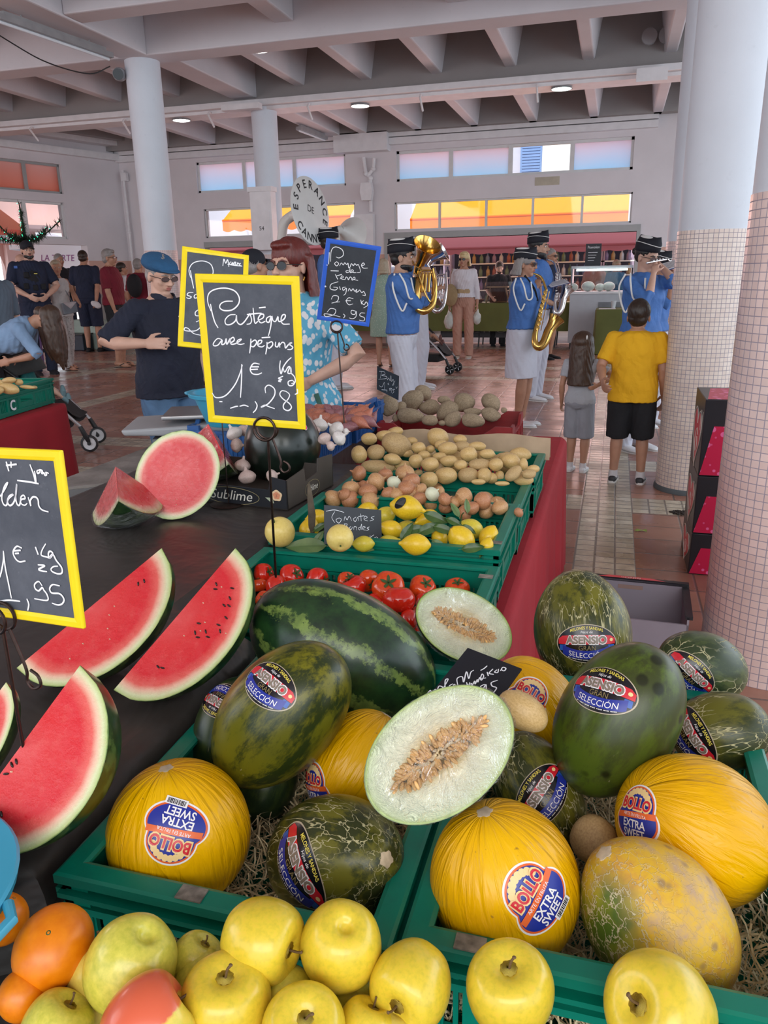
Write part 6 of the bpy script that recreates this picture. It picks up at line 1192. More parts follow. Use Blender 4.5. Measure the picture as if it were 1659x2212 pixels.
def person(label,feet=None,top=None,D=None,px=None,face=0,h=1.72,sex='m',skin=None,vox=.011,fat=1.0,lean=0,side=0,head_yaw=0,head_pitch=0,handR=None,handL=None,curlR=.5,curlL=.5,elR=None,elL=None,shirt=None,sleeve=.45,hem=.93,loose=.016,vneck=0,tuck=False,bottom=None,legs='long',skirt=None,shoes=None,barefoot=False,stance=.10,step=0,hair=None,hairmat=None,hat=None,glasses=None,beard=None,headscale=1.0,sock=None,group=None,z0=0,legfront=None,name='person',toein=0,hs=None,thin=1.0):
 if feet is not None:loc=PZ(feet[0],feet[1],z0)
 else:q=PD(px[0],px[1],D);loc=Vector((q.x,q.y,z0))
 if top is not None:h=PY(feet[0]if feet else px[0],top,loc.y).z-z0
 s=h/1.72;hs=(hs or 1.0)*headscale;c=Vector((-loc.x,-loc.y,0)).normalized();rr=(-c).cross(Vector((0,0,1)));a=math.radians(face);fw=c*math.cos(a)+rr*math.sin(a)
 X=fw.cross(Vector((0,0,1)));R3=Matrix((X,fw,Vector((0,0,1)))).transposed();t=thing(name,label,'person',loc,R3,group);inv=t.matrix_world.inverted()
 F=Fig();F.t=t;F.s=s;F.depth=depth(loc+Vector((0,0,1.2)))
 Rl=Matrix.Rotation(math.radians(-lean),3,'X')@Matrix.Rotation(math.radians(side),3,'Y');PV=V3(0,0,.95)
 def TT(p):
  p=Vector(p);w=min(1,max(0,(p.z-.93)/.22));Rw=Matrix.Rotation(math.radians(-lean*w),3,'X')@Matrix.Rotation(math.radians(side*w),3,'Y');return(PV+Rw@(p-PV))*s
 def loft(mb,secs,e=0,seg=28):
  R=[]
  for(z,hx,hy,cy)in secs:
   R.append([TT(((hx+e)*math.copysign(abs(math.cos(q))**.85,math.cos(q)),cy+(hy+e)*math.copysign(abs(math.sin(q))**.9,math.sin(q)),z))for q in[2*PI*j/seg for j in range(seg)]])
  mb.rings(R)
 f=fat
 if sex=='m':tor=[(.84,.10*f,.085*f,-.005),(.90,.155*f,.11*f,-.005),(.97,.165*f,.118*f,0),(1.08,.152*f,.112*f*(1+.6*(f-1)),.01*f),(1.18,.155*f,.115*f*(1+.6*(f-1)),.012*f),(1.30,.170*f,.118*f,.008),(1.38,.178,.108,0),(1.43,.150,.088,-.008),(1.465,.095,.07,-.012),(1.50,.058,.058,-.010)]
 else:tor=[(.84,.11*f,.09*f,-.01),(.90,.165*f,.118*f,-.012),(.97,.170*f,.118*f,-.006),(1.08,.130*f,.095*f,.004),(1.18,.135*f,.098*f,.006),(1.28,.148*f,.112*f,.012),(1.35,.155,.108,.010),(1.41,.148,.085,-.004),(1.45,.090,.066,-.010),(1.49,.050,.052,-.010)]
 tor=[(z,a_*thin,b_*thin,c_)for z,a_,b_,c_ in tor]
 shx=(.185 if sex=='m' else .162)*(1+.35*(f-1))*thin;S={1:V3(shx,-.008,1.405),-1:V3(-shx,-.008,1.405)}
 hipx=.088*f;LA=(.285,.255)
 arms={}
 for sg,hd,el in((1,handR,elR),(-1,handL,elL)):
  Sp=TT(S[sg])
  if hd is None:T=Sp+V3(sg*.07,.05,-.52)*s;el=el or(sg*.3,-1,0)
  elif hd[0]=='px':
   T=inv@PD(hd[1],hd[2],F.depth+hd[3])
  else:T=Vector(hd)*s
  el=el or(sg*.6,-.3,-1);E_,W_=bone2(Sp,T,LA[0]*s,LA[1]*s,el);arms[sg]=(Sp,E_,W_)
 F.arms={k:tuple(t.matrix_world@q for q in v)for k,v in arms.items()}
 feetp={}
 for sg in(1,-1):
  fy=step*sg;feetp[sg]=V3(sg*stance,fy,.085)*s
  if legfront and sg in legfront:feetp[sg]=Vector(legfront[sg])*s
 legsp={}
 for sg in(1,-1):
  Hp=V3(sg*hipx,0,.90)*s;K,A=bone2(Hp,feetp[sg],.417*s,.403*s,(sg*.12,1,0));legsp[sg]=(Hp,K,feetp[sg])
 HC_=TT((0,.012,1.60));lr=Matrix.Rotation(math.radians(-lean),3,'X')@Matrix.Rotation(math.radians(side),3,'Y');RH=lr@Matrix.Rotation(math.radians(head_yaw),3,'Z')@Matrix.Rotation(math.radians(-head_pitch),3,'X');hsz=s*hs
 Hd=lambda x,y,z:HC_+RH@(V3(x,y,z)*hsz)
 F.H=Hd;F.RH=RH;F.hsz=hsz
 b=MB();loft(b,tor)
 b.tube([TT((0,-.012,1.44)),TT((0,-.006,1.51)),Hd(0,-.012,-.03)],[.062*s,.056*s,.056*s],16)
 b.ell(Hd(0,-.014,.034),(.077*hsz,.095*hsz,.086*hsz),RH,24,16);b.ell(Hd(0,.018,-.026),(.061*hsz,.070*hsz,.082*hsz),RH,20,14);b.ell(Hd(0,.058,-.088),(.030*hsz,.026*hsz,.022*hsz),RH,14,8)
 b.ell(Hd(0,.070,.030),(.048*hsz,.020*hsz,.012*hsz),RH,14,8);b.tube([Hd(0,.082,.022),Hd(0,.096,-.002),Hd(0,.106,-.022)],[.008*hsz,.010*hsz,.014*hsz],8,round_=True)
 for sg in(1,-1):
  b.ell(Hd(sg*.036,.056,-.020),.024*hsz,RH,12,8);b.ell(Hd(sg*.078,-.006,-.006),(.009*hsz,.019*hsz,.031*hsz),RH,12,8);b.ell(Hd(sg*.012,.098,-.026),.008*hsz,RH,8,6)
 b.ell(Hd(0,.080,-.052),(.024*hsz,.014*hsz,.012*hsz),RH,12,8)
 if sex=='f':
  for sg in(1,-1):b.ell(TT((sg*.07,.085,1.27)),.058*s)
 am=(1.0 if sex=='m' else .86)*(1+.5*(f-1))*thin
 for sg in(1,-1):
  Sp,E_,W_=arms[sg];b.tube([TT(S[sg]-V3(sg*.05,0,-.0)),Sp,Sp+(E_-Sp)*.4,E_,E_+(W_-E_)*.3,W_],[.055*s*am,.056*s*am,.048*s*am,.040*s*am,.041*s*am,.026*s*am],12,round_=True)
  d=(W_-E_).normalized();toS=V3(-sg,0,0);nrm=V3(-sg*.9,-.25,-.2)
  if hd is None:pass
  th=V3(0,1,0)if abs(d.y)<.75 else V3(0,0,1)
  if(handR if sg==1 else handL)is not None:th=V3(0,.3,1)if abs(d.z)<.7 else V3(0,1,0)
  hand(b,W_,d,nrm,th,curlR if sg==1 else curlL,s*(.95 if sex=='m' else .86)*max(1,thin*0+1)*(hs if hs<1.3 else 1.0))
  Hp,K,A=legsp[sg];b.tube([Hp+V3(0,0,.03)*s,Hp+(K-Hp)*.3,Hp+(K-Hp)*.75,K,K+(A-K)*.3,K+(A-K)*.7,A],[.086*s*f*thin,.082*s*f*thin,.064*s*thin,.054*s*thin,.057*s*thin,.042*s*thin,.036*s*thin],14,round_=True)
  if barefoot:
   foot=lambda x,y,z:A+V3(x,y,z-.085)*s;b.tube([foot(0,-.03,.06),foot(0,.03,.05),foot(sg*.004,.10,.035),foot(sg*.006,.155,.022)],[(.032*s,.034*s),(.036*s,.032*s),(.042*s,.020*s),(.036*s,.013*s)],12,round_=True)
   for q in range(5):b.tube([foot(sg*(-.026+.0145*q),.145,.018),foot(sg*(-.027+.0150*q),.185-.006*q,.014)],.0095*s,6,round_=True)
 body=grow(b,'body',skin or SKL,t,vox,None,2)
 for sg in(1,-1):
  if glasses!='sun':
   q=MB();q.ell(Hd(sg*.031,.080,.008),(.0135*hsz,.010*hsz,.0075*hsz),RH,12,8);e_=q.build('eye',M_EYEW,t);q=MB();q.ell(Hd(sg*.031,.0885,.008),(.006*hsz,.004*hsz,.006*hsz),RH,10,6);q.build('iris',M_IRIS,e_)
  q=MB();q.tube([Hd(sg*.014,.091,.027),Hd(sg*.032,.089,.032),Hd(sg*.050,.076,.026)],[.0035*hsz,.004*hsz,.0025*hsz],6,round_=True);q.build('eyebrow',hairmat or M_IRIS,t)
 q=MB();q.ell(Hd(0,.0915,-.0475),(.020*hsz,.007*hsz,.0045*hsz),RH,12,6);q.ell(Hd(0,.0905,-.0575),(.017*hsz,.008*hsz,.005*hsz),RH,12,6);q.build('lips',M_LIP,t)
 if glasses:
  q=MB();lens=[]
  for sg in(1,-1):
   cpt=[Hd(sg*.034+.026*math.cos(a_)*1.0,.100-.25*abs(.034+.026*math.cos(a_)*sg)*.35,.008+(.019 if glasses=='sun' else .014)*math.sin(a_))for a_ in[2*PI*i/16 for i in range(16)]];q.tube(cpt,.0016*hsz,5,closed=True);q.tube([Hd(sg*.060,.092,.012),Hd(sg*.078,.06,.012),Hd(sg*.082,.0,.008)],.0022*hsz,5);lens.append(cpt)
  q.tube([Hd(-.010,.099,.010),Hd(.010,.099,.010)],.002*hsz,5);g=q.build('glasses',M_GLFR,t)
  for cp in lens:q=MB();q.add(cp,[tuple(range(16))]);q.build('lens',M_LENS if glasses=='sun' else M_CLENS,g,smooth=False)
 hm=hairmat or m_hair('dark brown hair',(.030,.018,.012))
 if hair and hair!='bald':
  q=MB();v2=min(vox,.008)
  up=.010 if hair!='buzz' else .004
  if hair in('short','buzz'):q.ell(Hd(0,-.022,.044+up*.5),((.079+up*.6)*hsz,(.094+up*.7)*hsz,(.084+up)*hsz),RH,26,18);q.ell(Hd(0,-.045,-.005),(.074*hsz,.064*hsz,.060*hsz),RH)
  elif hair=='quiff':q.ell(Hd(0,-.020,.052),(.084*hsz,.098*hsz,.090*hsz),RH,26,18);q.ell(Hd(0,-.048,-.01),(.078*hsz,.064*hsz,.070*hsz),RH);q.ell(Hd(.01,.045,.098),(.055*hsz,.045*hsz,.030*hsz),RH)
  elif hair in('bob','long','bobwide'):
   q.ell(Hd(0,-.020,.050),(.090*hsz,.102*hsz,.088*hsz),RH,26,18);w_=.094 if hair!='bobwide' else .106;L={'bob':-.10,'bobwide':-.17,'long':-.30}[hair];yb=.0 if hair!='long' else 0
   zs=[.05,0,-.05,L*.6,L];R=[]
   for i_,z_ in enumerate(zs):
    sp=1+.04*i_;R.append([Hd(w_*sp*math.cos(q_),-.030+(.080+.012*i_)*math.sin(q_),z_)for q_ in[PI*(.93+1.14*j/22)for j in range(23)]]+[Hd(w_*.78*sp*math.cos(q_),-.030+.058*math.sin(q_),z_)for q_ in[PI*(2.07-1.14*j/22)for j in range(23)]])
   q.rings(R)
   q.ell(Hd(0,.045,.098),(.06*hsz,.045*hsz,.026*hsz),RH)
  elif hair=='hang':
   q.ell(Hd(0,-.020,.050),(.090*hsz,.102*hsz,.088*hsz),RH,26,18);c0=Hd(0,-.02,.02)
   for(dx,dy,l_)in((-.07,0,.40),(.0,.05,.42),(.07,.0,.38),(.0,-.06,.36),(.05,.04,.44),(-.05,.05,.36)):q.tube([c0+V3(dx*.7,dy,.04),c0+V3(dx,dy+.02,-.12),c0+V3(dx*1.1,dy+.03,-l_*.7),c0+V3(dx*.8,dy+.05,-l_)],[.045,.05,.04,.012],10,round_=True)
  elif hair in('pony','bun'):
   q.ell(Hd(0,-.022,.046),(.082*hsz,.098*hsz,.086*hsz),RH,26,18);q.ell(Hd(0,-.050,.0),(.072*hsz,.060*hsz,.055*hsz),RH)
   if hair=='bun':q.ell(Hd(0,-.135,.02),.032*hsz,RH)
   else:q.tube([Hd(0,-.11,.04),Hd(0,-.15,.0),Hd(0,-.16,-.10),Hd(0,-.14,-.18)],[.028*hsz,.032*hsz,.026*hsz,.008*hsz],10,round_=True)
  elif hair=='cropped':q.ell(Hd(0,-.026,.050),(.084*hsz,.096*hsz,.086*hsz),RH,26,18);q.ell(Hd(0,-.05,.01),(.078*hsz,.064*hsz,.062*hsz),RH);q.ell(Hd(.02,.05,.085),(.05*hsz,.04*hsz,.03*hsz),RH)
  grow(q,'hair',hm,t,v2,(.0022,60),1)
 if beard:
  q=MB();q.ell(Hd(0,.018,-.066),(.0635*hsz,.066*hsz,.048*hsz*beard),RH,20,12);q.ell(Hd(0,.058,-.090),(.032*hsz,.028*hsz,.026*hsz*beard),RH);q.ell(Hd(0,.088,-.038),(.026*hsz,.010*hsz,.006*hsz),RH);grow(q,'beard',hm,t,min(vox,.008),(.0015,70),1)
 if hat=='calot':
  q=MB();R=[];N=26
  for(z,sx,top_)in((.048,1.0,0),(.075,1.02,0),(.106,.97,0),(.130,.80,1),(.146,.50,1),(.156,.16,1)):
   R.append([Hd(.088*sx*math.cos(a_)*(1-.22*abs(math.sin(a_))**3),-.018+.118*math.sin(a_)*(1 if z<.11 else .93),z+(.012*math.sin(a_)**2 if z>.07 else 0)+.010*math.sin(a_)-.0)for a_ in[2*PI*j/N for j in range(N)]])
  q.rings(R);hb=q.build('cap',M_CAPB,t,auto=None)
  for sg in(1,-1):
   q=MB();q.tube([Hd(sg*.0925*math.cos(a_)*(1-.22*abs(math.sin(a_))**3),-.018+.121*math.sin(a_),.098+.016*math.cos(a_*1.0)**2+.004)for a_ in[-PI/2+PI*j/14 for j in range(15)]],.0028*hsz,5);q.build('piping',M_PIPE,hb)
  q=MB();q.ell(Hd(0,-.022,.146),(.044*hsz,.100*hsz,.018*hsz),RH,18,8);q.build('cap_top',M_PIPE,hb)
 elif hat=='flat':
  q=MB();q.ell(Hd(0,-.022,.070),(.104*hsz,.128*hsz,.052*hsz),RH,28,14);q.ell(Hd(0,-.045,.088),(.094*hsz,.098*hsz,.048*hsz),RH);q.ell(Hd(0,.082,.058),(.070*hsz,.062*hsz,.012*hsz),RH);q.ell(Hd(0,.060,.072),(.075*hsz,.05*hsz,.028*hsz),RH)
  grow(q,'flat_cap',hatmat_flat,t,.006,(.0012,40),3)
 elif hat=='ball':
  q=MB();q.ell(Hd(0,-.018,.052),(.084*hsz,.102*hsz,.086*hsz),RH,26,16);hb=grow(q,'cap',M_CAPB,t,.007,None,1)
  q=MB();R=[]
  for i_ in range(6):u=i_/5;R.append([Hd(.078*(1-.25*u*u)*math.cos(a_),.050+(.045+.075*u)*math.sin(a_),.046-.010*u+.016*math.sin(a_)-.02*abs(math.cos(a_)))for a_ in[PI*j/14 for j in range(15)]])
  q.rings(R,closed=False,caps=False);q.rings([[p-RH@V3(0,0,.004)*hsz for p in r][::-1]for r in R],closed=False,caps=False);q.build('cap_bill',M_CAPB,hb)
 cl=max(.009,vox)
 if bottom and legs!='skirt':
  q=MB();loft(q,[x for x in tor if x[0]<(1.0 if hem<1 and shirt else 1.09)],.010+.004*(legs!='tight'));fr={'long':1.0,'shorts':.0,'knee':-.0}[legs if legs in('long','shorts','knee')else 'long']
  for sg in(1,-1):
   Hp,K,A=legsp[sg]
   if legs=='long':q.tube([Hp+V3(0,0,.03)*s,Hp+(K-Hp)*.3,K,K+(A-K)*.5,A+V3(0,0,-.045)*s],[.103*s*f*thin,.098*s*f*thin,.080*s*thin*(1+.2*(f-1)),.074*s*thin,.070*s*thin],16)
   elif legs=='tight':q.tube([Hp+V3(0,0,.03)*s,Hp+(K-Hp)*.3,K,K+(A-K)*.5,A+V3(0,0,-.02)*s],[.096*s*f,.092*s*f,.066*s,.060*s,.050*s],16)
   elif legs=='knee':q.tube([Hp+V3(0,0,.03)*s,Hp+(K-Hp)*.4,K+(A-K)*.08],[.108*s*f*thin,.106*s*f*thin,.100*s*thin],16)
   else:q.tube([Hp+V3(0,0,.03)*s,Hp+(K-Hp)*.4,Hp+(K-Hp)*.78],[.104*s*f*thin,.104*s*f*thin,.098*s*thin],16)
  grow(q,'trousers' if legs in('long','tight')else 'shorts',bottom,t,cl,(.0035*s,32),2,seed=len(label))
 if skirt:
  z1,hx,hy=skirt;q=MB();R=[]
  for(z,a_,b_)in((1.06,tor[3][1]+.014,tor[3][2]+.014),(.97,tor[2][1]+.016,tor[2][2]+.016),(.90,tor[1][1]+.022,tor[1][2]+.022),(.75,hx*.98,hy),(z1,hx,hy*1.02)):
   R.append([V3(a_*math.cos(q_),b_*math.sin(q_)-.004,z)*s for q_ in[2*PI*j/32 for j in range(32)]])
  q.rings(R);grow(q,'skirt',bottom,t,cl,(.003*s,26),2)
 if shirt:
  q=MB();e=max(loose,.024);secs=[(hem,max(tor[1][1],tor[2][1])+e*1.0-.004 if hem<1.02 else tor[3][1]+e,max(tor[1][2],tor[2][2])+e if hem<1.02 else tor[3][2]+e,0)]+[(z,a_+e,b_+e,c_)for(z,a_,b_,c_)in tor if z>hem+.02 and z<1.47]+([(1.485,.072,.066,-.012)]if not vneck else[])
  if hem<.955:secs=[(z,max(a_,hipx+.103*f*thin+.012)if z<1.0 else a_,max(b_,.106*f*thin+.012)if z<1.0 else b_,c_)for z,a_,b_,c_ in secs]
  loft(q,secs)
  if sex=='f':
   for sg in(1,-1):q.ell(TT((sg*.07,.088,1.27)),.064*s)
  if sleeve>0:
   for sg in(1,-1):
    Sp,E_,W_=arms[sg];pts=[TT(S[sg]-V3(sg*.06,0,0)),Sp];rd=[.066*s*am,.068*s*am]
    if sleeve<=.5:pts.append(Sp+(E_-Sp)*sleeve*2);rd.append(.064*s*am)
    else:
     pts+=[Sp+(E_-Sp)*.5,E_];rd+=[.062*s*am,.056*s*am];u=(sleeve-.5)*2
     if u>.02:pts.append(E_+(W_-E_)*u);rd.append((.050-.006*u)*s*am)
    q.tube(pts,rd,16);q.ell(Sp,.067*s*am)
  grow(q,'shirt',shirt,t,cl,(.0035*s,30),2,seed=len(label)+3)
 if shoes:
  for sg in(1,-1):
   A=legsp[sg][2];foot=lambda x,y,z:A+V3(x,y,z-.085)*s;R=[];low=.0 if shoes[1]!='pump' else .0;N=18
   for(y,w_,hh)in((-.072,.018,.050),(-.062,.034,.066),(-.03,.040,.080 if shoes[1]!='pump' else .05),(.02,.042,.078 if shoes[1]!='pump' else .032),(.07,.046,.058 if shoes[1]!='pump' else .03),(.12,.049,.046 if shoes[1]!='pump' else .034),(.16,.045,.040),(.19,.032,.030),(.203,.014,.020)):
    R.append([foot(w_*math.cos(a_)+sg*.006*(y>.05),y,max(.012,hh*.5+hh*.5*math.sin(a_)*1.0))for a_ in[2*PI*j/N for j in range(N)]])
   q=MB();q.rings(R);sh=q.build('shoe',shoes[0],t,auto=None)
   q=MB();oc=[(-.076,0),(-.07,.026),(-.03,.042),(.04,.044),(.10,.052),(.15,.050),(.19,.036),(.21,.012)];pl=[foot(sg*.004+w_,y,.0)for y,w_ in oc]+[foot(sg*.004-w_,y,.0)for y,w_ in oc[::-1]]
   n_=len(pl);q.add(pl+[p+V3(0,0,(.022 if shoes[1]=='sneaker' else .010))*s for p in pl],[tuple(range(n_))[::-1],tuple(range(n_,2*n_))]+[(i,(i+1)%n_,n_+(i+1)%n_,n_+i)for i in range(n_)]);q.build('sole',shoes[2],sh,smooth=False)
   if sock:q=MB();q.tube([foot(0,-.005,.05),foot(0,-.008,.125)],[.046*s,.042*s],14);q.build('sock',sock,t)
 if barefoot=='flipflop' or barefoot=='sandal':
  for sg in(1,-1):
   A=legsp[sg][2];foot=lambda x,y,z:A+V3(x,y,z-.085)*s;oc=[(-.07,0),(-.06,.028),(0,.036),(.08,.044),(.14,.046),(.18,.034),(.20,.01)];pl=[foot(sg*.003+w_,y,-.012)for y,w_ in oc]+[foot(sg*.003-w_,y,-.012)for y,w_ in oc[::-1]];n_=len(pl)
   q=MB();q.add(pl+[p+V3(0,0,.016)*s for p in pl],[tuple(range(n_))[::-1],tuple(range(n_,2*n_))]+[(i,(i+1)%n_,n_+(i+1)%n_,n_+i)for i in range(n_)]);so=q.build('sandal',mat('dark sandal rubber',(.03,.025,.025),.7),t,smooth=False)
   q=MB();q.tube([foot(-.035,.03,.03),foot(-.02,.09,.062),foot(0,.145,.03),foot(.022,.09,.060),foot(.038,.03,.03)],.006*s,6);q.build('strap',mat('dark sandal rubber',(.03,.025,.025)),so)
 F.arms_l=arms;F.legs=legsp;F.TT=TT;return F
hatmat_flat=m_cloth('petrol blue wool',(.018,.085,.19),.15,.9,60,.2)
HD=m_hair('dark brown hair',(.028,.016,.010));HB=m_hair('black hair',(.012,.010,.010));HG=m_hair('grey hair',(.26,.24,.23));HBL=m_hair('blonde hair',(.62,.47,.24));HR=m_hair('dark red hair',(.115,.016,.012));HBR=m_hair('long brown hair',(.055,.026,.014));HPL=m_hair('ash blonde hair',(.42,.34,.24))
def on(F,nm,pts,rad,mt,seg=8):
 q=MB();q.tube([F.TT(p)for p in pts],rad*F.s,seg);return q.build(nm,mt,F.t)
def cord(F,sg):
 on(F,'shoulder_cord',spline([(sg*.185,.02,1.475),(sg*.235,.075,1.40),(sg*.225,.11,1.28),(sg*.15,.135,1.30),(sg*.10,.10,1.44)],5),.0075,M_CORD);on(F,'shoulder_cord',spline([(sg*.20,-.02,1.475),(sg*.262,-.02,1.36),(sg*.255,.05,1.18),(sg*.235,.09,1.24)],5),.0075,M_CORD)
def straptube(F,nm,pts,w_,mt):q=MB();q.tube([F.TT(p)for p in spline(pts,5)],[(w_*F.s,.004*F.s)]*((len(pts)-1)*5+1),8);return q.build(nm,mt,F.t)
M_DENIM=m_cloth('faded blue denim',(.085,.17,.30),.35,.85,10,.5);M_NAVY=m_cloth('navy polo cotton',(.010,.013,.030),.2,.85,18,.6);M_NAVY2=m_cloth('dark navy cloth',(.012,.018,.045),.2);M_BLK=m_cloth('black cotton',(.010,.010,.013),.15)
M_MAROON=m_cloth('maroon cotton',(.17,.008,.022),.15);M_PATB=m_cloth('turquoise leopard-print blouse',(.10,.38,.56),.08,.8,14,.3,(36,.40,(.70,.70,.72),.75));M_FLORAL=m_cloth('grey and white floral print',(.50,.47,.46),.15,.85,14,.3,(30,.22,(.26,.22,.22),.8));M_TANK=m_cloth('white lace top',(.64,.61,.60),.1,.85,20,.4,(55,.16,(.48,.45,.45)))
M_GREEND=m_cloth('green sprigged dress',(.30,.42,.34),.1,.85,14,.3,(40,.2,(.62,.66,.58)));M_WBL=m_cloth('white linen blouse',(.70,.66,.70),.05);M_BEIGE=m_cloth('salmon beige trousers',(.50,.27,.20),.12,.85,9,.5);M_YELT=m_cloth('mustard yellow t-shirt',(.80,.42,.008),.05,.85,12,.7);M_GREYT=m_cloth('pale grey jersey',(.40,.41,.45),.06,.85,14,.4);M_GREYS=m_cloth('grey jersey shorts',(.28,.29,.33),.06,.85,14,.4)
M_TEE=m_cloth('grey blue t-shirt',(.10,.13,.17),.1);M_SHIRTB=m_cloth('light blue shirt',(.22,.34,.52),.15);M_WT=m_cloth('white t-shirt',(.66,.64,.66),.05);M_SOLEW=mat('white rubber sole',(.70,.68,.66),.6,var=.1);M_SOLEB=mat('black rubber sole',(.02,.02,.02),.7,var=0)
F=person('person in a blue flat cap, glasses and navy polo shirt standing behind the scale',px=(345,600),D=4.55,h=1.63,face=38,head_pitch=16,head_yaw=-4,fat=1.16,skin=SKL,vox=.0065,shirt=M_NAVY,sleeve=.48,hem=.86,loose=.026,vneck=1,bottom=M_DENIM,shoes=(M_BLK,'sneaker',M_SOLEB),hair='buzz',hairmat=HG,hat='flat',glasses='clear',handR=('px',312,742,-.28),elR=(.8,-.6,-.5),curlR=.35,curlL=.35)
q=MB();
q.tube([F.TT((.075*math.cos(a),.012+.072*math.sin(a),1.475+(.0 if math.sin(a)<.5 else-.03*(math.sin(a)-.5)*2)))for a in[PI*(.65+1.7*j/20)for j in range(21)]],[(.026*F.s,.006*F.s)]*21,8);q.build('collar',M_NAVY,F.t)
Sp,E_,W_=F.arms_l[-1];q=MB();d=(W_-E_).normalized();q.tube([W_-d*.035,W_-d*.012],[.033*F.s,.033*F.s],14);q.build('wrist_watch',mat('brown leather strap',(.08,.035,.02),.5),F.t)
q=MB();q.ell(F.TT((.0,.152,1.36)),.005);q.build('shirt_button',M_CORD,F.t)
F=person('person with red bobbed hair, sunglasses and turquoise print blouse behind the Pastèque sign',px=(630,600),D=3.55,h=1.66,face=-38,head_pitch=2,head_yaw=-2,sex='f',fat=1.16,skin=SKL,vox=.0065,shirt=M_PATB,sleeve=.42,hem=.86,loose=.030,bottom=M_WHT,legs='long',shoes=(M_SHW,'sneaker',M_SOLEW),hair='bobwide',hairmat=HR,glasses='sun',handR=(-.12,.30,1.10),handL=('px',672,822,-.12),elL=(-1,-.2,-.5),elR=(1,-.1,-.6))
q=MB();q.tube([F.H(-.084,-.004,-.048),F.H(-.086,.002,-.055),F.H(-.084,.006,-.062)],.004,6);q.build('earring',M_GOLDB,F.t)
on(F,'handbag_strap',[(-.19,.10,1.02),(-.22,.06,.86),(-.16,.22,.80)],.012,m_cloth('green woven strap',(.06,.16,.12),.3))
q=MB();q.ell(F.TT((-.20,.12,.80)),(.12,.08,.13));q.build('handbag',m_cloth('lilac bag',(.42,.38,.52),.1),F.t)
person('person wearing a black baseball cap seen from behind between the chalkboard signs',px=(548,560),D=6.0,h=1.70,face=118,skin=SKT,vox=.009,shirt=M_BLK,bottom=M_NAVY2,shoes=(M_BLK,'sneaker',M_SOLEB),hair='buzz',hairmat=HG,hat='ball')
capo='wind band players in blue shirts'
WP=(M_SHW,'low',M_SOLEW)
F=person('person in band uniform carrying the sousaphone, mostly hidden behind the red-haired woman',feet=(722,838),top=500,face=100,skin=SKL,shirt=M_UNI,tuck=True,hem=.97,bottom=M_WHT,shoes=WP,hair='short',hairmat=HD,hat='calot',handR=(.1,.35,1.25),handL=(-.1,.35,1.2),group=capo);FS=F
F=person('bearded person in blue band shirt and white trousers playing a brass euphonium',px=(868,600),D=6.75,h=1.76,face=78,skin=SKM,vox=.0075,shirt=M_UNI,sleeve=.68,hem=.98,loose=.02,bottom=M_WHT,shoes=WP,hair='short',hairmat=HB,hat='calot',beard=.8,handR=('px',916,602,-.13),handL=('px',905,640,.12),elR=(.5,-.2,-1),curlR=.8,curlL=.8,stance=.09,group=capo);cord(F,1);FE=F
F=person('person in band uniform holding a silver euphonium, half hidden behind the bearded player',feet=(905,838),top=520,face=85,skin=SKT,shirt=M_UNI,sleeve=.66,hem=.98,bottom=M_WHT,shoes=WP,hair='short',hairmat=HG,hat='calot',handR=('px',950,622,-.1),handL=('px',940,650,.1),group=capo);FE2=F
F=person('grey-haired person in white skirt and blue band shirt playing a tenor saxophone',feet=(1122,918),top=545,face=72,sex='f',fat=1.12,skin=SKT,vox=.0075,shirt=M_UNI,sleeve=.66,hem=.99,loose=.028,bottom=M_WHT,legs='skirt',skirt=(.50,.20,.155),shoes=(M_SHW,'pump',M_SOLEW),hair='bob',hairmat=HG,hat='calot',glasses='sun',handR=('px',1158,622,-.05),handL=('px',1165,615,.10),elR=(.6,-.1,-1),elL=(-.4,.2,-1),curlR=.9,curlL=.9,stance=.07,group=capo,head_pitch=4);cord(F,1);FW=F
straptube(F,'neck_strap',[(.06,.02,1.50),(.09,.13,1.38),(.06,.16,1.26)],.012,M_BLK)
F=person('bearded person in band uniform standing behind the saxophone player in the skirt',feet=(1150,862),top=510,face=70,skin=SKM,vox=.009,shirt=M_UNI,sleeve=.66,hem=.98,bottom=M_WHT,shoes=WP,hair='short',hairmat=HB,hat='calot',beard=1.15,handR=('px',1192,655,-.1),handL=('px',1200,625,.15),elR=(.4,-.3,-1),group=capo,fat=1.08);FM=F
F=person('person in dark shirt and sunglasses with a saxophone behind the bearded saxophonist',feet=(1180,775),top=538,face=60,skin=SKT,shirt=M_NAVY2,sleeve=.4,bottom=M_BLK,legs='shorts',shoes=(M_BLK,'low',M_SOLEB),hair='buzz',hairmat=HG,glasses='sun',handR=('px',1212,610,-.1),handL=('px',1205,630,.1));F3=F
F=person('person in blue band shirt with a dark bun, playing a flute beside the mosaic column',px=(1392,600),D=6.35,h=1.72,face=48,sex='f',fat=1.05,skin=SKL,vox=.0075,shirt=M_UNI,sleeve=.66,hem=.98,loose=.03,bottom=M_WHT,legs='long',shoes=WP,hair='bun',hairmat=HB,hat='calot',glasses='clear',handR=('px',1412,592,-.25),handL=('px',1424,572,-.10),elR=(.7,-.1,-1),elL=(-.3,.1,-1),curlR=.8,curlL=.8,head_pitch=14,group=capo);cord(F,1);FF=F
F=person('second flute player in a black cap, half hidden by the mosaic column',px=(1420,600),D=7.4,h=1.64,face=60,sex='f',skin=SKT,vox=.009,shirt=M_UNI,sleeve=.6,hem=.98,bottom=M_WHT,shoes=WP,hair='short',hairmat=HB,hat='calot',handR=('px',1452,606,-.2),handL=('px',1456,592,-.1),elR=(.5,-.1,-1),curlR=.8,curlL=.8,head_pitch=12,group=capo);FF2=F
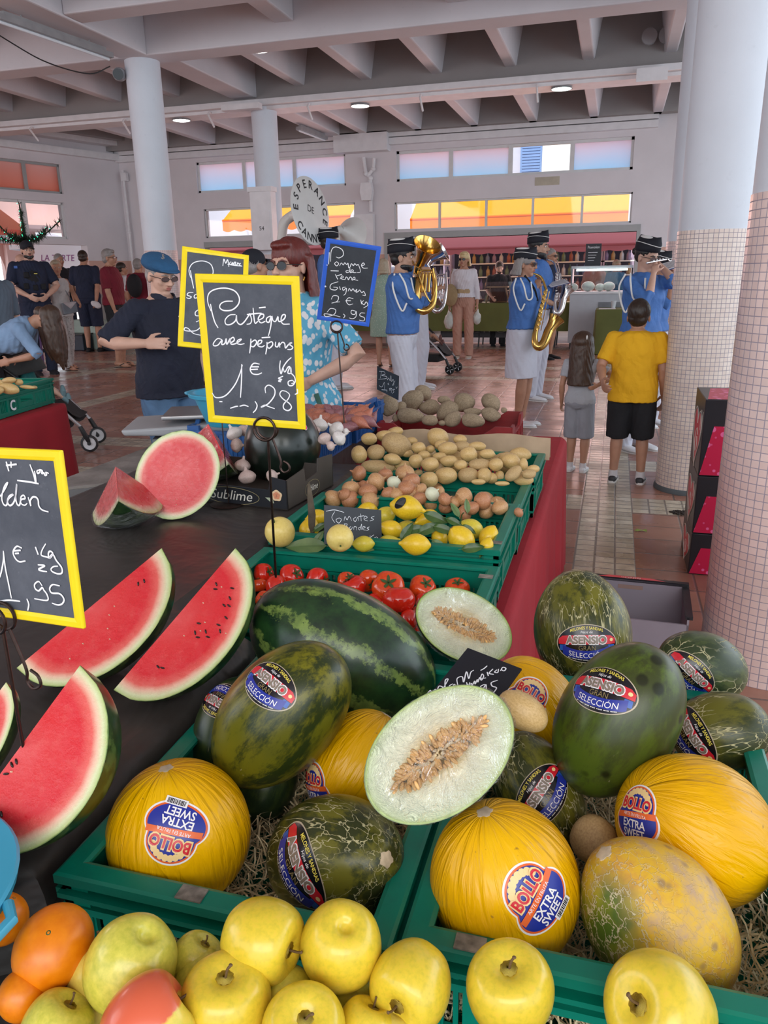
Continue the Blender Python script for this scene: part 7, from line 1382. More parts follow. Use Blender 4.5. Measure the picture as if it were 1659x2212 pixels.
F=person('small girl with long brown hair in a pale grey top, seen from behind',feet=(1244,1018),top=730,face=168,sex='f',skin=SKT,vox=.006,thin=1.12,headscale=1.52,fat=.92,shirt=M_GREYT,sleeve=.30,hem=.90,loose=.022,bottom=M_GREYS,legs='knee',shoes=(M_SHW,'sneaker',M_SOLEW),sock=M_WT,hair='long',hairmat=HBR,handR=('px',1292,832,.05),elR=(.8,.2,-1),stance=.085);FG=F
q=MB();q.ell(F.H(.045,-.09,.085),(.006,.012,.022),F.RH);q.build('hair_clip',M_PIPE,F.t)
F=person('boy in a mustard yellow t-shirt and black shorts, seen from behind beside the column',feet=(1352,1042),top=658,face=176,skin=SKT,vox=.006,thin=1.08,headscale=1.24,fat=1.10,shirt=M_YELT,sleeve=.40,hem=.82,loose=.034,bottom=M_BLK,legs='knee',shoes=(mat('black and white sneaker',(.03,.03,.034),.5),'sneaker',M_SOLEW),sock=M_WT,hair='short',hairmat=HD,handL=('px',1302,822,-.02),elL=(-.6,.1,-1),stance=.13);FB=F
F=person('bearded person in dark uniform vest and cap standing by the left wall',feet=(98,808),top=520,face=12,skin=SKL,vox=.009,fat=1.12,shirt=M_NAVY2,sleeve=.40,hem=.96,bottom=M_NAVY2,shoes=(M_BLK,'low',M_SOLEB),hair='buzz',hairmat=HB,hat='ball',beard=.7,handR=(.12,.24,1.04),handL=(-.12,.24,1.04),elR=(1,-.2,-.5),elL=(-1,-.2,-.5))
q=MB();q.ell(F.TT((0,.02,1.24)),(.20*F.s,.155*F.s,.19*F.s));
for x_,z_ in((-.10,1.15),(.0,1.14),(.11,1.16),(.09,1.30)):q.box(F.TT((x_,.165,z_)),(.075,.05,.09))
grow(q,'tactical_vest',M_BLK,F.t,.012,None,1)
q=MB();q.box(F.TT((-.02,.19,1.315)),(.05,.006,.012));q.build('yellow_tab',M_SY,F.t,smooth=False);q=MB();q.box(F.TT((.19,.08,1.40)),(.05,.02,.04));q.build('blue_patch',M_SLB,F.t,smooth=False)
F=person('person in a grey-blue t-shirt cut off by the left edge',px=(-22,640),D=7.4,h=1.78,face=30,skin=SKL,shirt=M_TEE,bottom=M_NAVY2,shoes=(M_BLK,'low',M_SOLEB),hair='short',hairmat=HD,handL=None)
F=person('blonde person in white lace top and floral trousers walking with a grey shoulder bag',feet=(150,798),top=562,face=40,sex='f',skin=SKT,vox=.009,shirt=M_TANK,sleeve=0,hem=.86,loose=.024,vneck=1,bottom=M_FLORAL,legs='long',barefoot='sandal',hair='cropped',hairmat=HPL,head_yaw=-30,handL=('px',172,655,-.15),handR=None,elL=(-.8,-.4,-.4),step=.10)
q=MB();c_=F.TT((-.02,.17,.99));q.box(c_,(.30,.05,.19),Matrix.Rotation(.1,3,'Y'));o=q.build('shoulder_bag',mat('grey blue leather',(.20,.23,.27),.35),F.t,smooth=False);bevel(o,.012,3)
q=MB();q.add([c_+V3(-.15,.027,.095),c_+V3(.15,.027,.095),c_+V3(.0,.034,-.02)],[(0,1,2)]);q.build('bag_flap',mat('silver sequins',(.55,.56,.58),.25,.7,bump=.8,bs=200),o,smooth=False)
straptube(F,'bag_strap',[(-.13,.13,1.06),(-.02,.14,1.25),(.10,.06,1.45),(.12,-.06,1.44)],.008,mat('grey blue leather',(.2,.23,.27)))
o=thing('pink_bag','bright pink plastic carrier bag hanging beside the floral trousers','bag',F.arms[1][2]+Vector((0,0,-.12)));q=MB();q.ell((0,0,-.22),(.13,.09,.19));q.tube([(0,0,-.04),(0,0,.09)],[.05,.012],10);grow(q,'bag_body',mat('shocking pink plastic',(.75,.01,.17),.35),o,.012,(.007,30),2)
F=person('person in navy top and shorts seen from behind at the far tables',feet=(205,760),top=541,face=160,skin=SKT,shirt=M_NAVY2,sleeve=.45,hem=.93,bottom=M_NAVY2,legs='knee',shoes=(M_BLK,'low',M_SOLEB),hair='buzz',hairmat=HD,handR=('px',208,650,-.15),fat=1.08)
o=thing('paper_parcel','white paper parcel in the hand of the person in navy','parcel',F.arms[1][2]+Vector((.02,-.05,-.08)));q=MB();q.ell((0,0,0),(.13,.05,.07),Matrix.Rotation(.4,3,'Y'));grow(q,'parcel_wrap',M_WT,o,.012,(.006,40))
F=person('grey-haired person with glasses in a maroon t-shirt and black shorts',feet=(262,792),top=539,face=68,skin=SKT,vox=.009,shirt=M_MAROON,sleeve=.42,hem=.93,loose=.024,bottom=M_BLK,legs='knee',barefoot='flipflop',hair='quiff',hairmat=HG,glasses='clear',handR=('px',252,690,-.1),fat=1.06)
person('person in a white t-shirt half hidden behind the maroon t-shirt',feet=(282,752),top=568,face=100,skin=SKT,shirt=M_WT,bottom=M_NAVY2,legs='knee',shoes=(M_BLK,'low',M_SOLEB),hair='short',hairmat=HD)
F=person('person with a black backpack behind the flat cap wearer',feet=(318,762),top=560,face=150,skin=SKT,shirt=M_MAROON,bottom=M_NAVY2,shoes=(M_BLK,'low',M_SOLEB),hair='short',hairmat=HG)
q=MB();q.ell(F.TT((0,-.20,1.25)),(.17,.11,.24));grow(q,'backpack',M_BLK,F.t,.012)
person('pale bald person behind the uniformed officer',feet=(75,760),top=548,face=80,skin=SKL,shirt=M_WT,bottom=M_NAVY2,shoes=(M_BLK,'low',M_SOLEB),hair='bald',hairmat=HG)
person('elderly person with a light cap beyond the floral trousers',feet=(153,752),top=548,face=30,skin=SKT,shirt=M_BLK,bottom=M_NAVY2,shoes=(M_BLK,'low',M_SOLEB),hair='buzz',hairmat=HG)
F=person('person with long brown hair and light blue shirt bending over the left stroller',px=(-48,700),D=6.45,h=1.66,face=66,sex='f',skin=SKT,vox=.009,lean=62,head_pitch=28,shirt=M_SHIRTB,sleeve=.55,hem=.95,bottom=M_BLK,shoes=(M_SHW,'sneaker',M_SOLEW),hair='hang',hairmat=HBR,handR=('px',22,780,-.1),handL=('px',30,775,.12),elR=(.3,0,-1))
F=person('blonde person in sunglasses, white blouse and salmon trousers with a tan shoulder bag',feet=(1000,772),top=545,face=-6,sex='f',skin=SKT,vox=.009,shirt=M_WBL,sleeve=.85,hem=1.0,loose=.03,vneck=1,bottom=M_BEIGE,legs='long',shoes=(mat('cream shoe leather',(.50,.42,.34),.5),'pump',M_SOLEW),hair='bob',hairmat=HBL,glasses='sun',head_yaw=-16,fat=1.02);FBL=F
straptube(F,'bag_strap',[(.19,.02,1.47),(.21,.14,1.32),(.20,.16,1.18)],.014,mat('tan leather',(.22,.12,.06),.5));q=MB();q.ell(F.TT((.20,.17,1.04)),(.13,.07,.20));grow(q,'straw_bag',m_cloth('tan woven bag',(.36,.25,.13),.25,.9,60,.5),F.t,.012)
straptube(F,'waist_sash',[(-.15,.0,1.10),(-.10,.115,1.10),(0,.13,1.10),(.10,.115,1.10),(.15,.0,1.10),(.0,-.12,1.10),(-.15,0,1.10)],.035,m_cloth('sand sash',(.46,.32,.18),.2))
for sg,dz,lab in((1,0,'white plastic carrier bag in the right hand of the blonde person'),(-1,.0,'small white bag in the left hand of the blonde person')):
 o=thing('carrier_bag',lab,'bag',F.arms[sg][2]+Vector((0,0,-.10)));q=MB();k_=1 if sg==1 else .75;q.ell((0,0,-.20*k_),(.10*k_,.07,.15*k_));q.tube([(0,0,-.06),(0,0,.07)],[.04,.01],10);grow(q,'bag_body',mat('white plastic film',(.62,.64,.60),.3),o,.012,(.006,34))
person('person in a green sprigged dress seen from behind, next to the bearded euphonium player',feet=(832,792),top=560,face=170,sex='f',skin=SKT,shirt=M_GREEND,sleeve=.35,hem=.96,bottom=M_GREEND,legs='skirt',skirt=(.50,.24,.18),barefoot='sandal',hair='bob',hairmat=HPL,fat=1.08)
person('dark-bearded vendor in a black t-shirt behind the green cloth table',px=(1078,600),D=16.2,h=1.72,face=8,skin=SKL,shirt=M_BLK,bottom=M_BLK,shoes=(M_BLK,'low',M_SOLEB),hair='short',hairmat=HD,beard=.7,handR=(.18,.30,1.02),handL=(-.2,.30,1.0),head_pitch=15)
person('balding person behind the glass display counter',px=(1284,600),D=17.6,h=1.76,face=-10,skin=SKT,shirt=M_BEIGE,bottom=M_BLK,hair='buzz',hairmat=HG,shoes=(M_BLK,'low',M_SOLEB))
person('grey-blond person in a blue shirt at the glass display counter',px=(1330,600),D=17.2,h=1.72,face=40,skin=SKT,shirt=m_cloth('teal blue shirt',(.04,.13,.22)),bottom=M_BLK,hair='quiff',hairmat=HPL,shoes=(M_BLK,'low',M_SOLEB))
# ---- instruments
def PXD(F,x,y,dd=0):return PD(x,y,F.depth+dd)
def hornpath(m,pts,rads,seg=14,n=6):
 P_=spline(pts,n);k=(len(P_)-1)/(len(rads)-1);R=[rads[min(int(i/k),len(rads)-2)]+(rads[min(int(i/k)+1,len(rads)-1)]-rads[min(int(i/k),len(rads)-2)])*((i/k)%1 if int(i/k)<len(rads)-1 else 1)for i in range(len(P_))];m.tube([Vector(p)for p in P_],R,seg)
def bell(m,c,ax,r0,r1,L,seg=36,th=.004):
 B=basis(ax);pr=[]
 for i in range(13):u=i/12;pr.append((r0+(r1-r0)*(u**3.2*.75+u*.25),u*L))
 inner=[(max(.001,r-th),z)for r,z in pr[::-1]];m.lathe(pr+inner,seg,c=c,rot=B)
def sax(F,label,neck,body0,bow,bl,mt,sc=1.0,dd=0):
 P0=[PXD(F,*p)for p in(neck[0],neck[1],body0,bow[0],bow[1],bow[2],bl[0])];t=thing('saxophone',label,'saxophone',P0[2]);o=t.matrix_world.translation;L=lambda p:Vector(p)-o
 m=MB();hornpath(m,[L(p)for p in P0[:3]],[.006,.010,.014]);m.build('neck_pipe',mt,t)
 m=MB();hornpath(m,[L(p)for p in P0[2:]],[.014*sc,.028*sc,.040*sc,.044*sc,.048*sc],18);m.build('body_tube',mt,t)
 m=MB();ax=(PXD(F,*bl[1])-P0[6]).normalized();bell(m,L(P0[6])-ax*.02,ax,.046*sc,.085*sc,.16*sc);m.build('bell',mt,t)
 rnd=random.Random(4)
 for i in range(9):
  u=.08+.82*i/8;c=P0[2].lerp(P0[3],u);m=MB();n_=-CF;B=basis(n_);m.lathe([(.0,.0),(.020*sc,0),(.020*sc,.006),(.0,.008)],14,c=L(c)+n_*(.026+.012*u)*sc+CR*.012*rnd.uniform(-1,1),rot=B);m.build('key_cup',mt,t)
 m=MB();m.tube([L(P0[2].lerp(P0[3],.05))+CR*.03*sc-CF*.02,L(P0[2].lerp(P0[3],.95))+CR*.045*sc-CF*.02],.004*sc,6);m.build('key_rod',mt,t)
 m=MB();m.tube([L(P0[0]),L(P0[0])+(P0[0]-P0[1]).normalized()*.05],[.010,.006],8);m.build('mouthpiece',M_LENS,t);return t
sax(FW,'brass tenor saxophone played by the person in the white skirt',[(1142,588,-.06),(1168,598,-.08)],(1180,626,-.10),[(1156,720,-.12),(1160,748,-.12),(1174,742,-.12)],[(1186,714,-.12),(1198,694,-.12)],M_GOLDB,1.0)
sax(FM,'silver alto saxophone in the hands of the bearded player behind the skirt wearer',[(1180,560,-.06),(1196,566,-.08)],(1204,588,-.1),[(1198,655,-.1),(1202,676,-.1),(1211,668,-.1)],[(1216,645,-.1),(1222,632,-.1)],M_SILV,.95)
sax(F3,'saxophone with a curved silver neck behind the bearded player',[(1184,556,-.1),(1202,562,-.1)],(1208,590,-.1),[(1206,640,-.1),(1210,660,-.1),(1218,650,-.1)],[(1220,636,-.1),(1224,622,-.1)],M_SILV,1.1)
def euph(F,label,bc,bl_ax,low,mt,rb=.125,dd=-.16):
 c=PXD(F,*bc,dd);lo=PXD(F,*low,dd);t=thing('euphonium',label,'euphonium',c);L=lambda p:Vector(p)-c;ax=bl_ax
 m=MB();bell(m,-ax*.20,ax,.045,rb,.22,40);m.build('bell',mt,t)
 d=(lo-c);sd=CR*.055;m=MB();hornpath(m,[-ax*.19,-ax*.24+d*.12,d*.55-CR*.05,d*.92-CR*.05,d+CR*.02,d*.88+CR*.09,d*.55+CR*.09,d*.38+CR*.06],[.045,.040,.036,.034,.032,.027,.022,.018],18);m.build('main_tubing',mt,t)
 for i in range(3):m=MB();m.tube([d*.45+CR*(-.02+.03*i)-CF*.03,d*.72+CR*(-.02+.03*i)-CF*.03],.013,12);m.ell(d*.43+CR*(-.02+.03*i)-CF*.03,(.012,.012,.008));m.build('valve',mt,t)
 m=MB();hornpath(m,[d*.38+CR*.06-CF*.02,d*.42-CR*.05-CF*.05,d*.6-CR*.02-CF*.055,d*.8+CR*.03-CF*.05,d*.86+CR*.07-CF*.03,d*.6+CR*.10-CF*.02,d*.35+CR*.07-CF*.02],[.008]*7,8);m.build('slide_tubing',mt,t)
 m=MB();hornpath(m,[d*.4-CR*.02-CF*.02,d*.30-CR*.09-CF*.01,d*.22-CR*.12,d*.20-CR*.135],[.006,.006,.005,.010],8);m.build('mouth_pipe',mt,t);return t
euph(FE,'brass euphonium with a wide gold bell held by the bearded player',(922,532),(img_dir(62)*.62-CF*.78).normalized(),(912,672),M_GOLDB,.125)
euph(FE2,'silver euphonium behind the brass one',(958,545),(img_dir(25)*.9-CF*.35).normalized(),(942,672),M_SILV,.13,-.05)
c=PXD(FS,670,456,-.45);t=thing('sousaphone','white sousaphone whose round bell is lettered ESPERANCE DE CANNES','sousaphone',c);M_FIB=mat('white fibreglass',(.70,.69,.66),.3,var=.04)
kk=depth(c)/FPX;rb=71*kk;ax=(-CF*math.cos(math.radians(58))+CR*math.sin(math.radians(58)));ax=(ax+CU*.04).normalized();e2=CU;e1=e2.cross(ax).normalized();e2=ax.cross(e1);th=math.acos(35.5/71)
ax=(-CF*math.cos(th)+CR*math.sin(th)).normalized();e1=(CU.cross(ax)).normalized();e2=ax.cross(e1);B=Matrix((e1,e2,ax)).transposed()
m=MB();pr=[(.06,-.30),(.075,-.20),(.11,-.10),(.18,-.03),(rb*.9,-.005),(rb,.0),(rb,.006),(rb*.97,.010),(.001,.010)];m.lathe(pr,56,rot=B);m.build('bell',M_FIB,t)
m=MB();W_=lambda x,y,d=0:PD(x,y,depth(c)+d)-c;hornpath(m,[B@V3(0,0,-.28),W_(640,462,.25),W_(615,480,.3),W_(608,520,.3),W_(600,590,.25),W_(575,640,.1),W_(600,720,0),W_(680,730,-.1),W_(720,650,-.05)],[.062,.066,.066,.062,.055,.05,.045,.04,.035],18);m.build('body_tubing',M_FIB,t)
M_INK=mat('black lettering',(.01,.01,.012),.5,var=0)
def ring_text(txt,r,a0,a1,hgt,flip):
 m=MB()
 for i,ch in enumerate(txt):
  a=math.radians(a0+(a1-a0)*i/(len(txt)-1));up=V3(math.cos(a),math.sin(a),0)*(1 if not flip else-1);rt=V3(up.y,-up.x,0);p=V3(r*math.cos(a),r*math.sin(a),.012)
  vs,fs=text_mesh(ch,.02);m.add([B@(p+rt*(v[0]*hgt)+up*((v[1]-.5)*hgt))for v in vs],fs)
 return m
ring_text('ESPERANCE',rb*.78,190,-8,rb*.24,False).build('bell_lettering',M_INK,t,smooth=False);ring_text('CANNES',rb*.80,228,322,rb*.24,True).build('bell_lettering',M_INK,t,smooth=False)
m=MB();put_text(m,'DE',lambda x,y:B@V3(x,y,.012),rb*.2,y=-.02);m.build('bell_lettering',M_INK,t,smooth=False)
c=PD(765,505,depth(c)+1.6);t=thing('sousaphone','second white sousaphone bell seen from behind, beside the blue sign','sousaphone',c);m=MB();kk=depth(c)/FPX;axb=(CR*.5-CF*-.85).normalized();bell(m,-axb*.2-CR*.1,axb,.06,.28,.3);m.build('bell',M_FIB,t);m=MB();hornpath(m,[-axb*.2-CR*.1,-axb*.3-CR*.12-CU*.1,-CR*.15-CU*.5,-CR*.1-CU*1.0],[.06,.06,.055,.05],14);m.build('body_tubing',M_FIB,t)
for F_,a_,b_,lab in((FF,(1396,568),(1440,560),'black piccolo held up by the tall flute player'),(FF2,(1442,560),(1462,574),'small flute of the player hidden by the column')):
 a3,b3=PXD(F_,*a_,-.22),PXD(F_,*b_,-.18);t=thing('flute',lab,'flute',a3);m=MB();m.tube([(0,0,0),b3-a3],.008,10);m.build('flute_tube',M_SILV,t)
 for i in range(4):m=MB();m.ell((b3-a3)*(.35+.15*i)-CF*.006+CU*.008,.007);m.build('key_cup',M_SILV,t)
def folder(px,py,D,ang,lab):
 c=PD(px,py,D);B=basis((CU*.8-CF*.5+CR*-.2).normalized(),img_dir(ang));t=thing('music_folder',lab,'folder',c,B);m=MB();m.bb(-.12,.12,-.09,.09,-.006,0);m.build('cover',mat('dark blue folder',(.03,.05,.16),.5),t,smooth=False);m=MB();m.bb(-.11,.11,-.085,.085,.001,.005);m.build('sheet_music',M_WT,t,smooth=False)
 m=MB()
 for i in range(5):m.bb(-.09,.09,-.06+.028*i,-.057+.028*i,.0052,.0058)
 m.build('stave_lines',M_INK,t,smooth=False);return t
folder(1205,612,FM.depth-.2,14,'blue music folder with white sheets in front of the bearded saxophonist');folder(1452,572,FF.depth+.1,25,'open music folder of the flute players beside the column')
# ---------------------------------------------------------------- strollers
M_ALU=mat('silver aluminium tube',(.62,.62,.64),.25,.9,var=.05);M_BLKP=mat('black plastic',(.014,.014,.016),.45,var=.1);M_WHEELW=mat('white wheel disc',(.70,.70,.72),.4,var=.05);M_GREYF=m_cloth('dark grey stroller fabric',(.06,.062,.062),.2);M_STF=m_cloth('black stroller fabric',(.016,.016,.018),.2)
def stroller(label,loc,head,canopy=True,disc=True,name='stroller'):
 t=thing(name,label,'stroller',loc,head)
 def wheel(x,y,r):
  m=MB();B=basis((1,0,0));m.lathe([(r-.018,-.018),(r-.004,-.016),(r,-.006),(r,.006),(r-.004,.016),(r-.018,.018),(r-.018,-.018)],32,c=(x,y,r),rot=B);w_=m.build('wheel',M_BLKP,t)
  m=MB()
  if disc:m.lathe([(.0,-.008),(r-.02,-.008),(r-.02,.008),(0,.008)],28,c=(x,y,r),rot=B)
  else:
   for k_ in range(5):a=2*PI*k_/5;m.tube([(x,y,r),(x,y+(r-.015)*math.cos(a),r+(r-.015)*math.sin(a))],.007,6)
  m.build('wheel_disc',M_WHEELW if disc else M_ALU,w_)
  m=MB();m.lathe([(.0,-.024),(.016,-.024),(.016,.024),(0,.024)],14,c=(x,y,r),rot=B);m.build('hub',M_BLKP,w_)
 for sg in(-1,1):
  wheel(sg*.20,.42,.078);wheel(sg*.25,-.28,.10)
  m=MB();m.tube([(sg*.20,.42,.08),(sg*.225,.40,.15),(sg*.215,.36,.24)],[.016,.024,.02],8);m.build('wheel_fork',M_BLKP,t)
  m=MB();m.tube(spline([(sg*.215,.37,.23),(sg*.225,.20,.42),(sg*.23,.02,.58)],4),.016,10);m.build('frame_tube',M_ALU if True else M_BLKP,t)
  m=MB();m.tube([(sg*.23,.02,.58),(sg*.235,-.30,.86),(sg*.22,-.48,1.02)],.014,8);m.build('handle_tube',M_BLKP,t)
  m=MB();m.tube([(sg*.25,-.28,.10),(sg*.235,-.10,.38),(sg*.23,.02,.56)],.014,8);m.build('rear_leg',M_BLKP,t)
 m=MB();m.tube([(-.22,-.48,1.02),(0,-.52,1.03),(.22,-.48,1.02)],.017,8);m.build('handlebar',M_BLKP,t)
 m=MB();m.rings([[(x,y,z+.03*abs(x)*2)for x in(-.17,-.10,0,.10,.17)]for(y,z)in((.36,.30),(.30,.33),(.20,.44),(.0,.42),(-.10,.45),(-.24,.66),(-.30,.86))],closed=False,caps=False);m.rings([[(x,y-.01,z-.035+.03*abs(x)*2)for x in(.17,.10,0,-.10,-.17)]for(y,z)in((.36,.30),(.30,.33),(.20,.44),(.0,.42),(-.10,.45),(-.24,.66),(-.30,.86))],closed=False,caps=False);m.build('seat',M_STF,t)
 m=MB();m.box((0,.02,.24),(.36,.42,.12));bevel(m.build('basket',M_STF,t,smooth=False),.03,3)
 if canopy:
  m=MB();R=[]
  for i in range(9):a=PI*(.08+.50*i/8);R.append([Vector((.21*math.cos(b),-.24+.34*math.cos(a)*math.sin(b),.66+.36*math.sin(a)*math.sin(b)**.6))for b in[PI*(.02+.96*j/16)for j in range(17)]])
  m.rings(R,closed=False,caps=False);o=m.build('canopy',M_GREYF,t,auto=None);so=o.modifiers.new('s','SOLIDIFY');so.thickness=.008
 return t
def heading_px(loc,face):
 c=Vector((-loc.x,-loc.y,0)).normalized();rr=(-c).cross(Vector((0,0,1)));a=math.radians(face);fw=c*math.cos(a)+rr*math.sin(a);return math.atan2(fw.y,fw.x)-PI/2
wp=PZ(205,966,0);hd=heading_px(wp,78);fwv=Vector((-math.sin(hd),math.cos(hd),0));base=wp-fwv*.42
stroller('black stroller with white-disc wheels and grey canopy at the left, carrying a baby',base,hd)
def baby(label,base,hd,face,top,sockm,z=.10,skin=SKL):
 g=person(label,px=(830,600),D=3,h=.80,face=0,skin=skin,vox=.006,lean=-14,headscale=1.65,shirt=top,sleeve=.6,hem=.90,bottom=m_cloth('romper cotton',(.22,.18,.17),.3),legs='shorts',hair='buzz',hairmat=HBR,legfront={1:(.12,.62,.80),-1:(.10,.56,.92)},head_pitch=14,handR=(.16,.22,1.02),handL=(-.16,.22,1.02))
 g.t.matrix_world=Matrix.Translation(base+Vector((0,0,z)))@Matrix.Rotation(hd,4,'Z')
 for sg in(1,-1):
  Hp,K,A=g.legs[sg];d=(A-K).normalized();m=MB();m.tube([A-d*.03,A+d*.02,A+d*.03+V3(0,.0,.03),A+d*.025+V3(0,.0,.065)],[.022,.026,.026,.018],12,round_=True);m.build('sock',sockm,g.t)
 return g
baby('baby with blue-grey socks sitting in the left stroller',base-fwv*.05,hd,78,m_cloth('teal baby top',(.01,.13,.13),.2),m_cloth('blue-grey sock',(.16,.26,.29),.2),z=.09)
wp=PZ(980,806,0);hd=heading_px(wp,72);fwv=Vector((-math.sin(hd),math.cos(hd),0));base=wp-fwv*.42
stroller('black stroller with spoked wheels and silver frame behind the euphonium players',base,hd,canopy=False,disc=False)
baby('toddler in pink sitting in the stroller behind the euphonium players',base-fwv*.05,hd,72,m_cloth('pink baby top',(.45,.16,.17),.2),m_cloth('brown shoe cloth',(.16,.07,.06),.2),z=.09,skin=SKT)
# ---------------------------------------------------------------- back of the hall
M_OLIVE=NT('olive green tablecloth');_n=M_OLIVE;M_OLIVE=_n.fin(_n.mix(_n.noise(3,3),(.085,.095,.022),(.15,.16,.04)),.8,_n.bump(_n.noise(8,3),.2,.02))
def table(label,x0,x1,y0,y1,z,drop,mt,clabel,legs=True):
 t=thing('folding_table',label,'table',((x0+x1)/2,(y0+y1)/2,0));w_,d_=(x1-x0)/2,(y1-y0)/2
 m=MB();m.bb(-w_+.02,w_-.02,-d_+.02,d_-.02,z-.04,z-.008);m.build('tabletop',M_BLKP,t,smooth=False)
 n_=max(2,int(w_*2/1.6)+1)
 for i in range(n_):
  xx=-w_+.25+(2*w_-.5)*i/(n_-1)
  for sy in(-1,1):q=MB();q.tube([(xx,sy*(d_-.1),0),(xx+.05,sy*(d_-.15),z-.04)],.016,6);q.build('leg',M_BLKP,t)
 o=drape('c',[(x0,y0),(x1,y0),(x1,y1),(x0,y1)],z,drop,7,.02,mt).build('tablecloth',mt);return tag(o,clabel,'tablecloth')
yt=16.55;zt=PY(1000,655,yt).z;x0,x1=PY(700,655,yt).x,PY(1228,655,yt).x
table('long folding table under the olive cloth in the right-hand doorway',x0,x1,yt,yt+.8,zt,zt-PY(1000,715,yt).z,M_OLIVE,'olive green cloth on the long table in the right-hand doorway')
yb=15.2;z2=PY(1330,668,yb).z;x0b,x1b=PY(1290,660,yb).x,PY(1400,660,yb).x
table('small table under an olive cloth behind the flute players',x0b,x1b,yb,yb+.8,z2,z2-PY(1320,765,yb).z,M_OLIVE,'olive green cloth hanging low on the table behind the boy')
t=thing('cafe_counter_sign','dark banner with pale lettering under the long olive table','banner',(PY(1060,735,yt+.3).x,yt+.3,0));m=MB();m.bb(-1.1,1.1,0,.01,.18,.50);m.build('banner_sheet',mat('dark grey banner',(.05,.05,.055),.6),t,smooth=False)
m=MB();put_text(m,'ROUTES',lambda x,y:V3(-x,-.003,y),.10,y=.28,width=.9);m.build('banner_lettering',mat('faded lettering',(.20,.20,.21),.6),t,smooth=False)
yc=16.3;xa,xb=PY(1232,620,yc).x,PY(1365,620,yc).x;za,zm,zc_,zd=0.12,PY(1280,630,yc).z,PY(1280,590,yc).z,PY(1280,580,yc).z
t=thing('display_counter','refrigerated glass display counter with a light strip, right of the long olive table','counter',((xa+xb)/2,yc,0));hw=(xb-xa)/2;M_FRIDGE=mat('pale grey fridge panel',(.48,.50,.54),.4,var=.05)
m=MB();m.bb(-hw,hw,0,.7,za,zm-.04);m.build('cabinet_body',M_FRIDGE,t,smooth=False);m=MB();m.bb(-hw-.02,hw+.02,-.03,.73,zm-.04,zm);m.build('worktop',M_TRIM,t,smooth=False)
m=MB();m.bb(-hw,hw,.02,.6,zd,zd+.05);m.build('top_shelf',M_FRIDGE,t,smooth=False);m=MB();m.bb(-hw+.1,hw-.1,.0,.03,zd-.045,zd-.01);m.build('light_strip',emit('counter light strip',(.8,1,.95),5),t,smooth=False)
for x in(-hw,hw-.03):m=MB();m.bb(x,x+.03,0,.6,zm,zd);m.build('side_glass',M_FRIDGE,t,smooth=False)
m=MB();m.bb(-hw,hw,-.004,.0,zm,zd);m.build('front_glass',M_CLEAR,t,smooth=False)
m=MB();m.bb(-hw*.1,hw*.6,-.02,0,.2,.45);m.build('vent_grille',mat('dark grille',(.10,.10,.11),.6),t,smooth=False);m=MB();m.bb(-hw*.05,hw*.9,-.012,-.002,.6,zm-.2);m.build('blackboard_panel',mat('grey panel',(.2,.21,.23),.6),t,smooth=False)
for x in(-hw+.05,hw-.05):
 for y in(.05,.65):m=MB();m.tube([(x,y,0),(x,y,.13)],.02,8);m.build('foot',M_BLKP,t)
for i,(x,r)in enumerate(((-.55,.11),(-.25,.13),(-.02,.10),(.15,.12))):
 o=tag(MB().ell((0,0,0),(r,r,r*.75),seg=18,ring=10).build('cheese_ball',mat('pale mozzarella',(.78,.76,.68),.4)),'pale round cheese inside the glass counter, %s from the left'%ORD[i],'cheese','cheeses in the glass counter');o.location=((xa+xb)/2+x,yc+.25,zm+r*.75)
t=thing('menu_board','small black menu board standing on the glass counter','board',(PY(1280,560,yc).x,yc+.3,zd+.05));m=MB();m.bb(-.15,.15,0,.02,0,.42);m.build('board',M_SLATE,t,smooth=False);m=MB();put_text(m,'Promotion',lambda x,y:V3(x,-.002,y),.05,y=.33,width=.22)
for k_ in range(4):m.bb(-.10,.08-.02*k_,-.003,-.001,.25-.05*k_,.258-.05*k_)
m.build('chalk_writing',M_CHALK,t,smooth=False)
rq=random.Random(3)
for i in range(9):
 xx=PY(925+rq.uniform(0,20)+i*18,650,yt+.3).x;k_=rq.choice(['plate','loaf','bowl']);col_={'plate':(.30,.20,.10),'loaf':(.42,.26,.12),'bowl':(.25,.10,.06)}[k_]
 m=MB()
 if k_=='plate':m.lathe([(.0,0),(.09,0),(.16,.02),(.155,.026),(.08,.008),(0,.008)],24)
 elif k_=='bowl':m.lathe([(.0,0),(.05,0),(.12,.07),(.115,.07),(.045,.008),(0,.008)],24)
 else:m.ell((0,0,.04),(.15,.06,.045),seg=16,ring=10)
 o=m.build({'plate':'wooden_plate','loaf':'bread_loaf','bowl':'clay_bowl'}[k_],mat(k_+' brown',col_,.6));o.location=(xx,yt+.22+rq.uniform(0,.25),zt+.002)
 tag(o,'%s on the long olive table, %s from the left'%({'plate':'round wooden plate','loaf':'small bread loaf','bowl':'brown clay bowl'}[k_],ORD[i]),{'plate':'plate','loaf':'bread','bowl':'bowl'}[k_],'food on the long olive table')
t=thing('cake_stand','small wooden stand on the long olive table beside the skirted saxophonist','stand',(PY(1072,640,yt).x,yt+.2,zt));m=MB();m.bb(-.22,.22,-.12,.12,.30,.33);m.build('stand_top',mat('light wood',(.36,.24,.12),.6),t,smooth=False)
for sg in(-1,1):m=MB();m.tube([(sg*.16,0,.30),(sg*.24,0,0)],.018,6);m.build('leg',mat('light wood',(.36,.24,.12)),t)
t=thing('glass_screen','low clear sneeze guard along the long olive table','screen',(PY(1070,640,yt).x,yt+.05,zt));m=MB();m.bb(-.9,.9,0,.006,0,.42);m.build('screen_pane',M_CLEAR,t,smooth=False)
for sg in(-1,1):m=MB();m.bb(sg*.9-.01,sg*.9+.01,-.01,.02,0,.43);m.build('post',M_ALU,t,smooth=False)
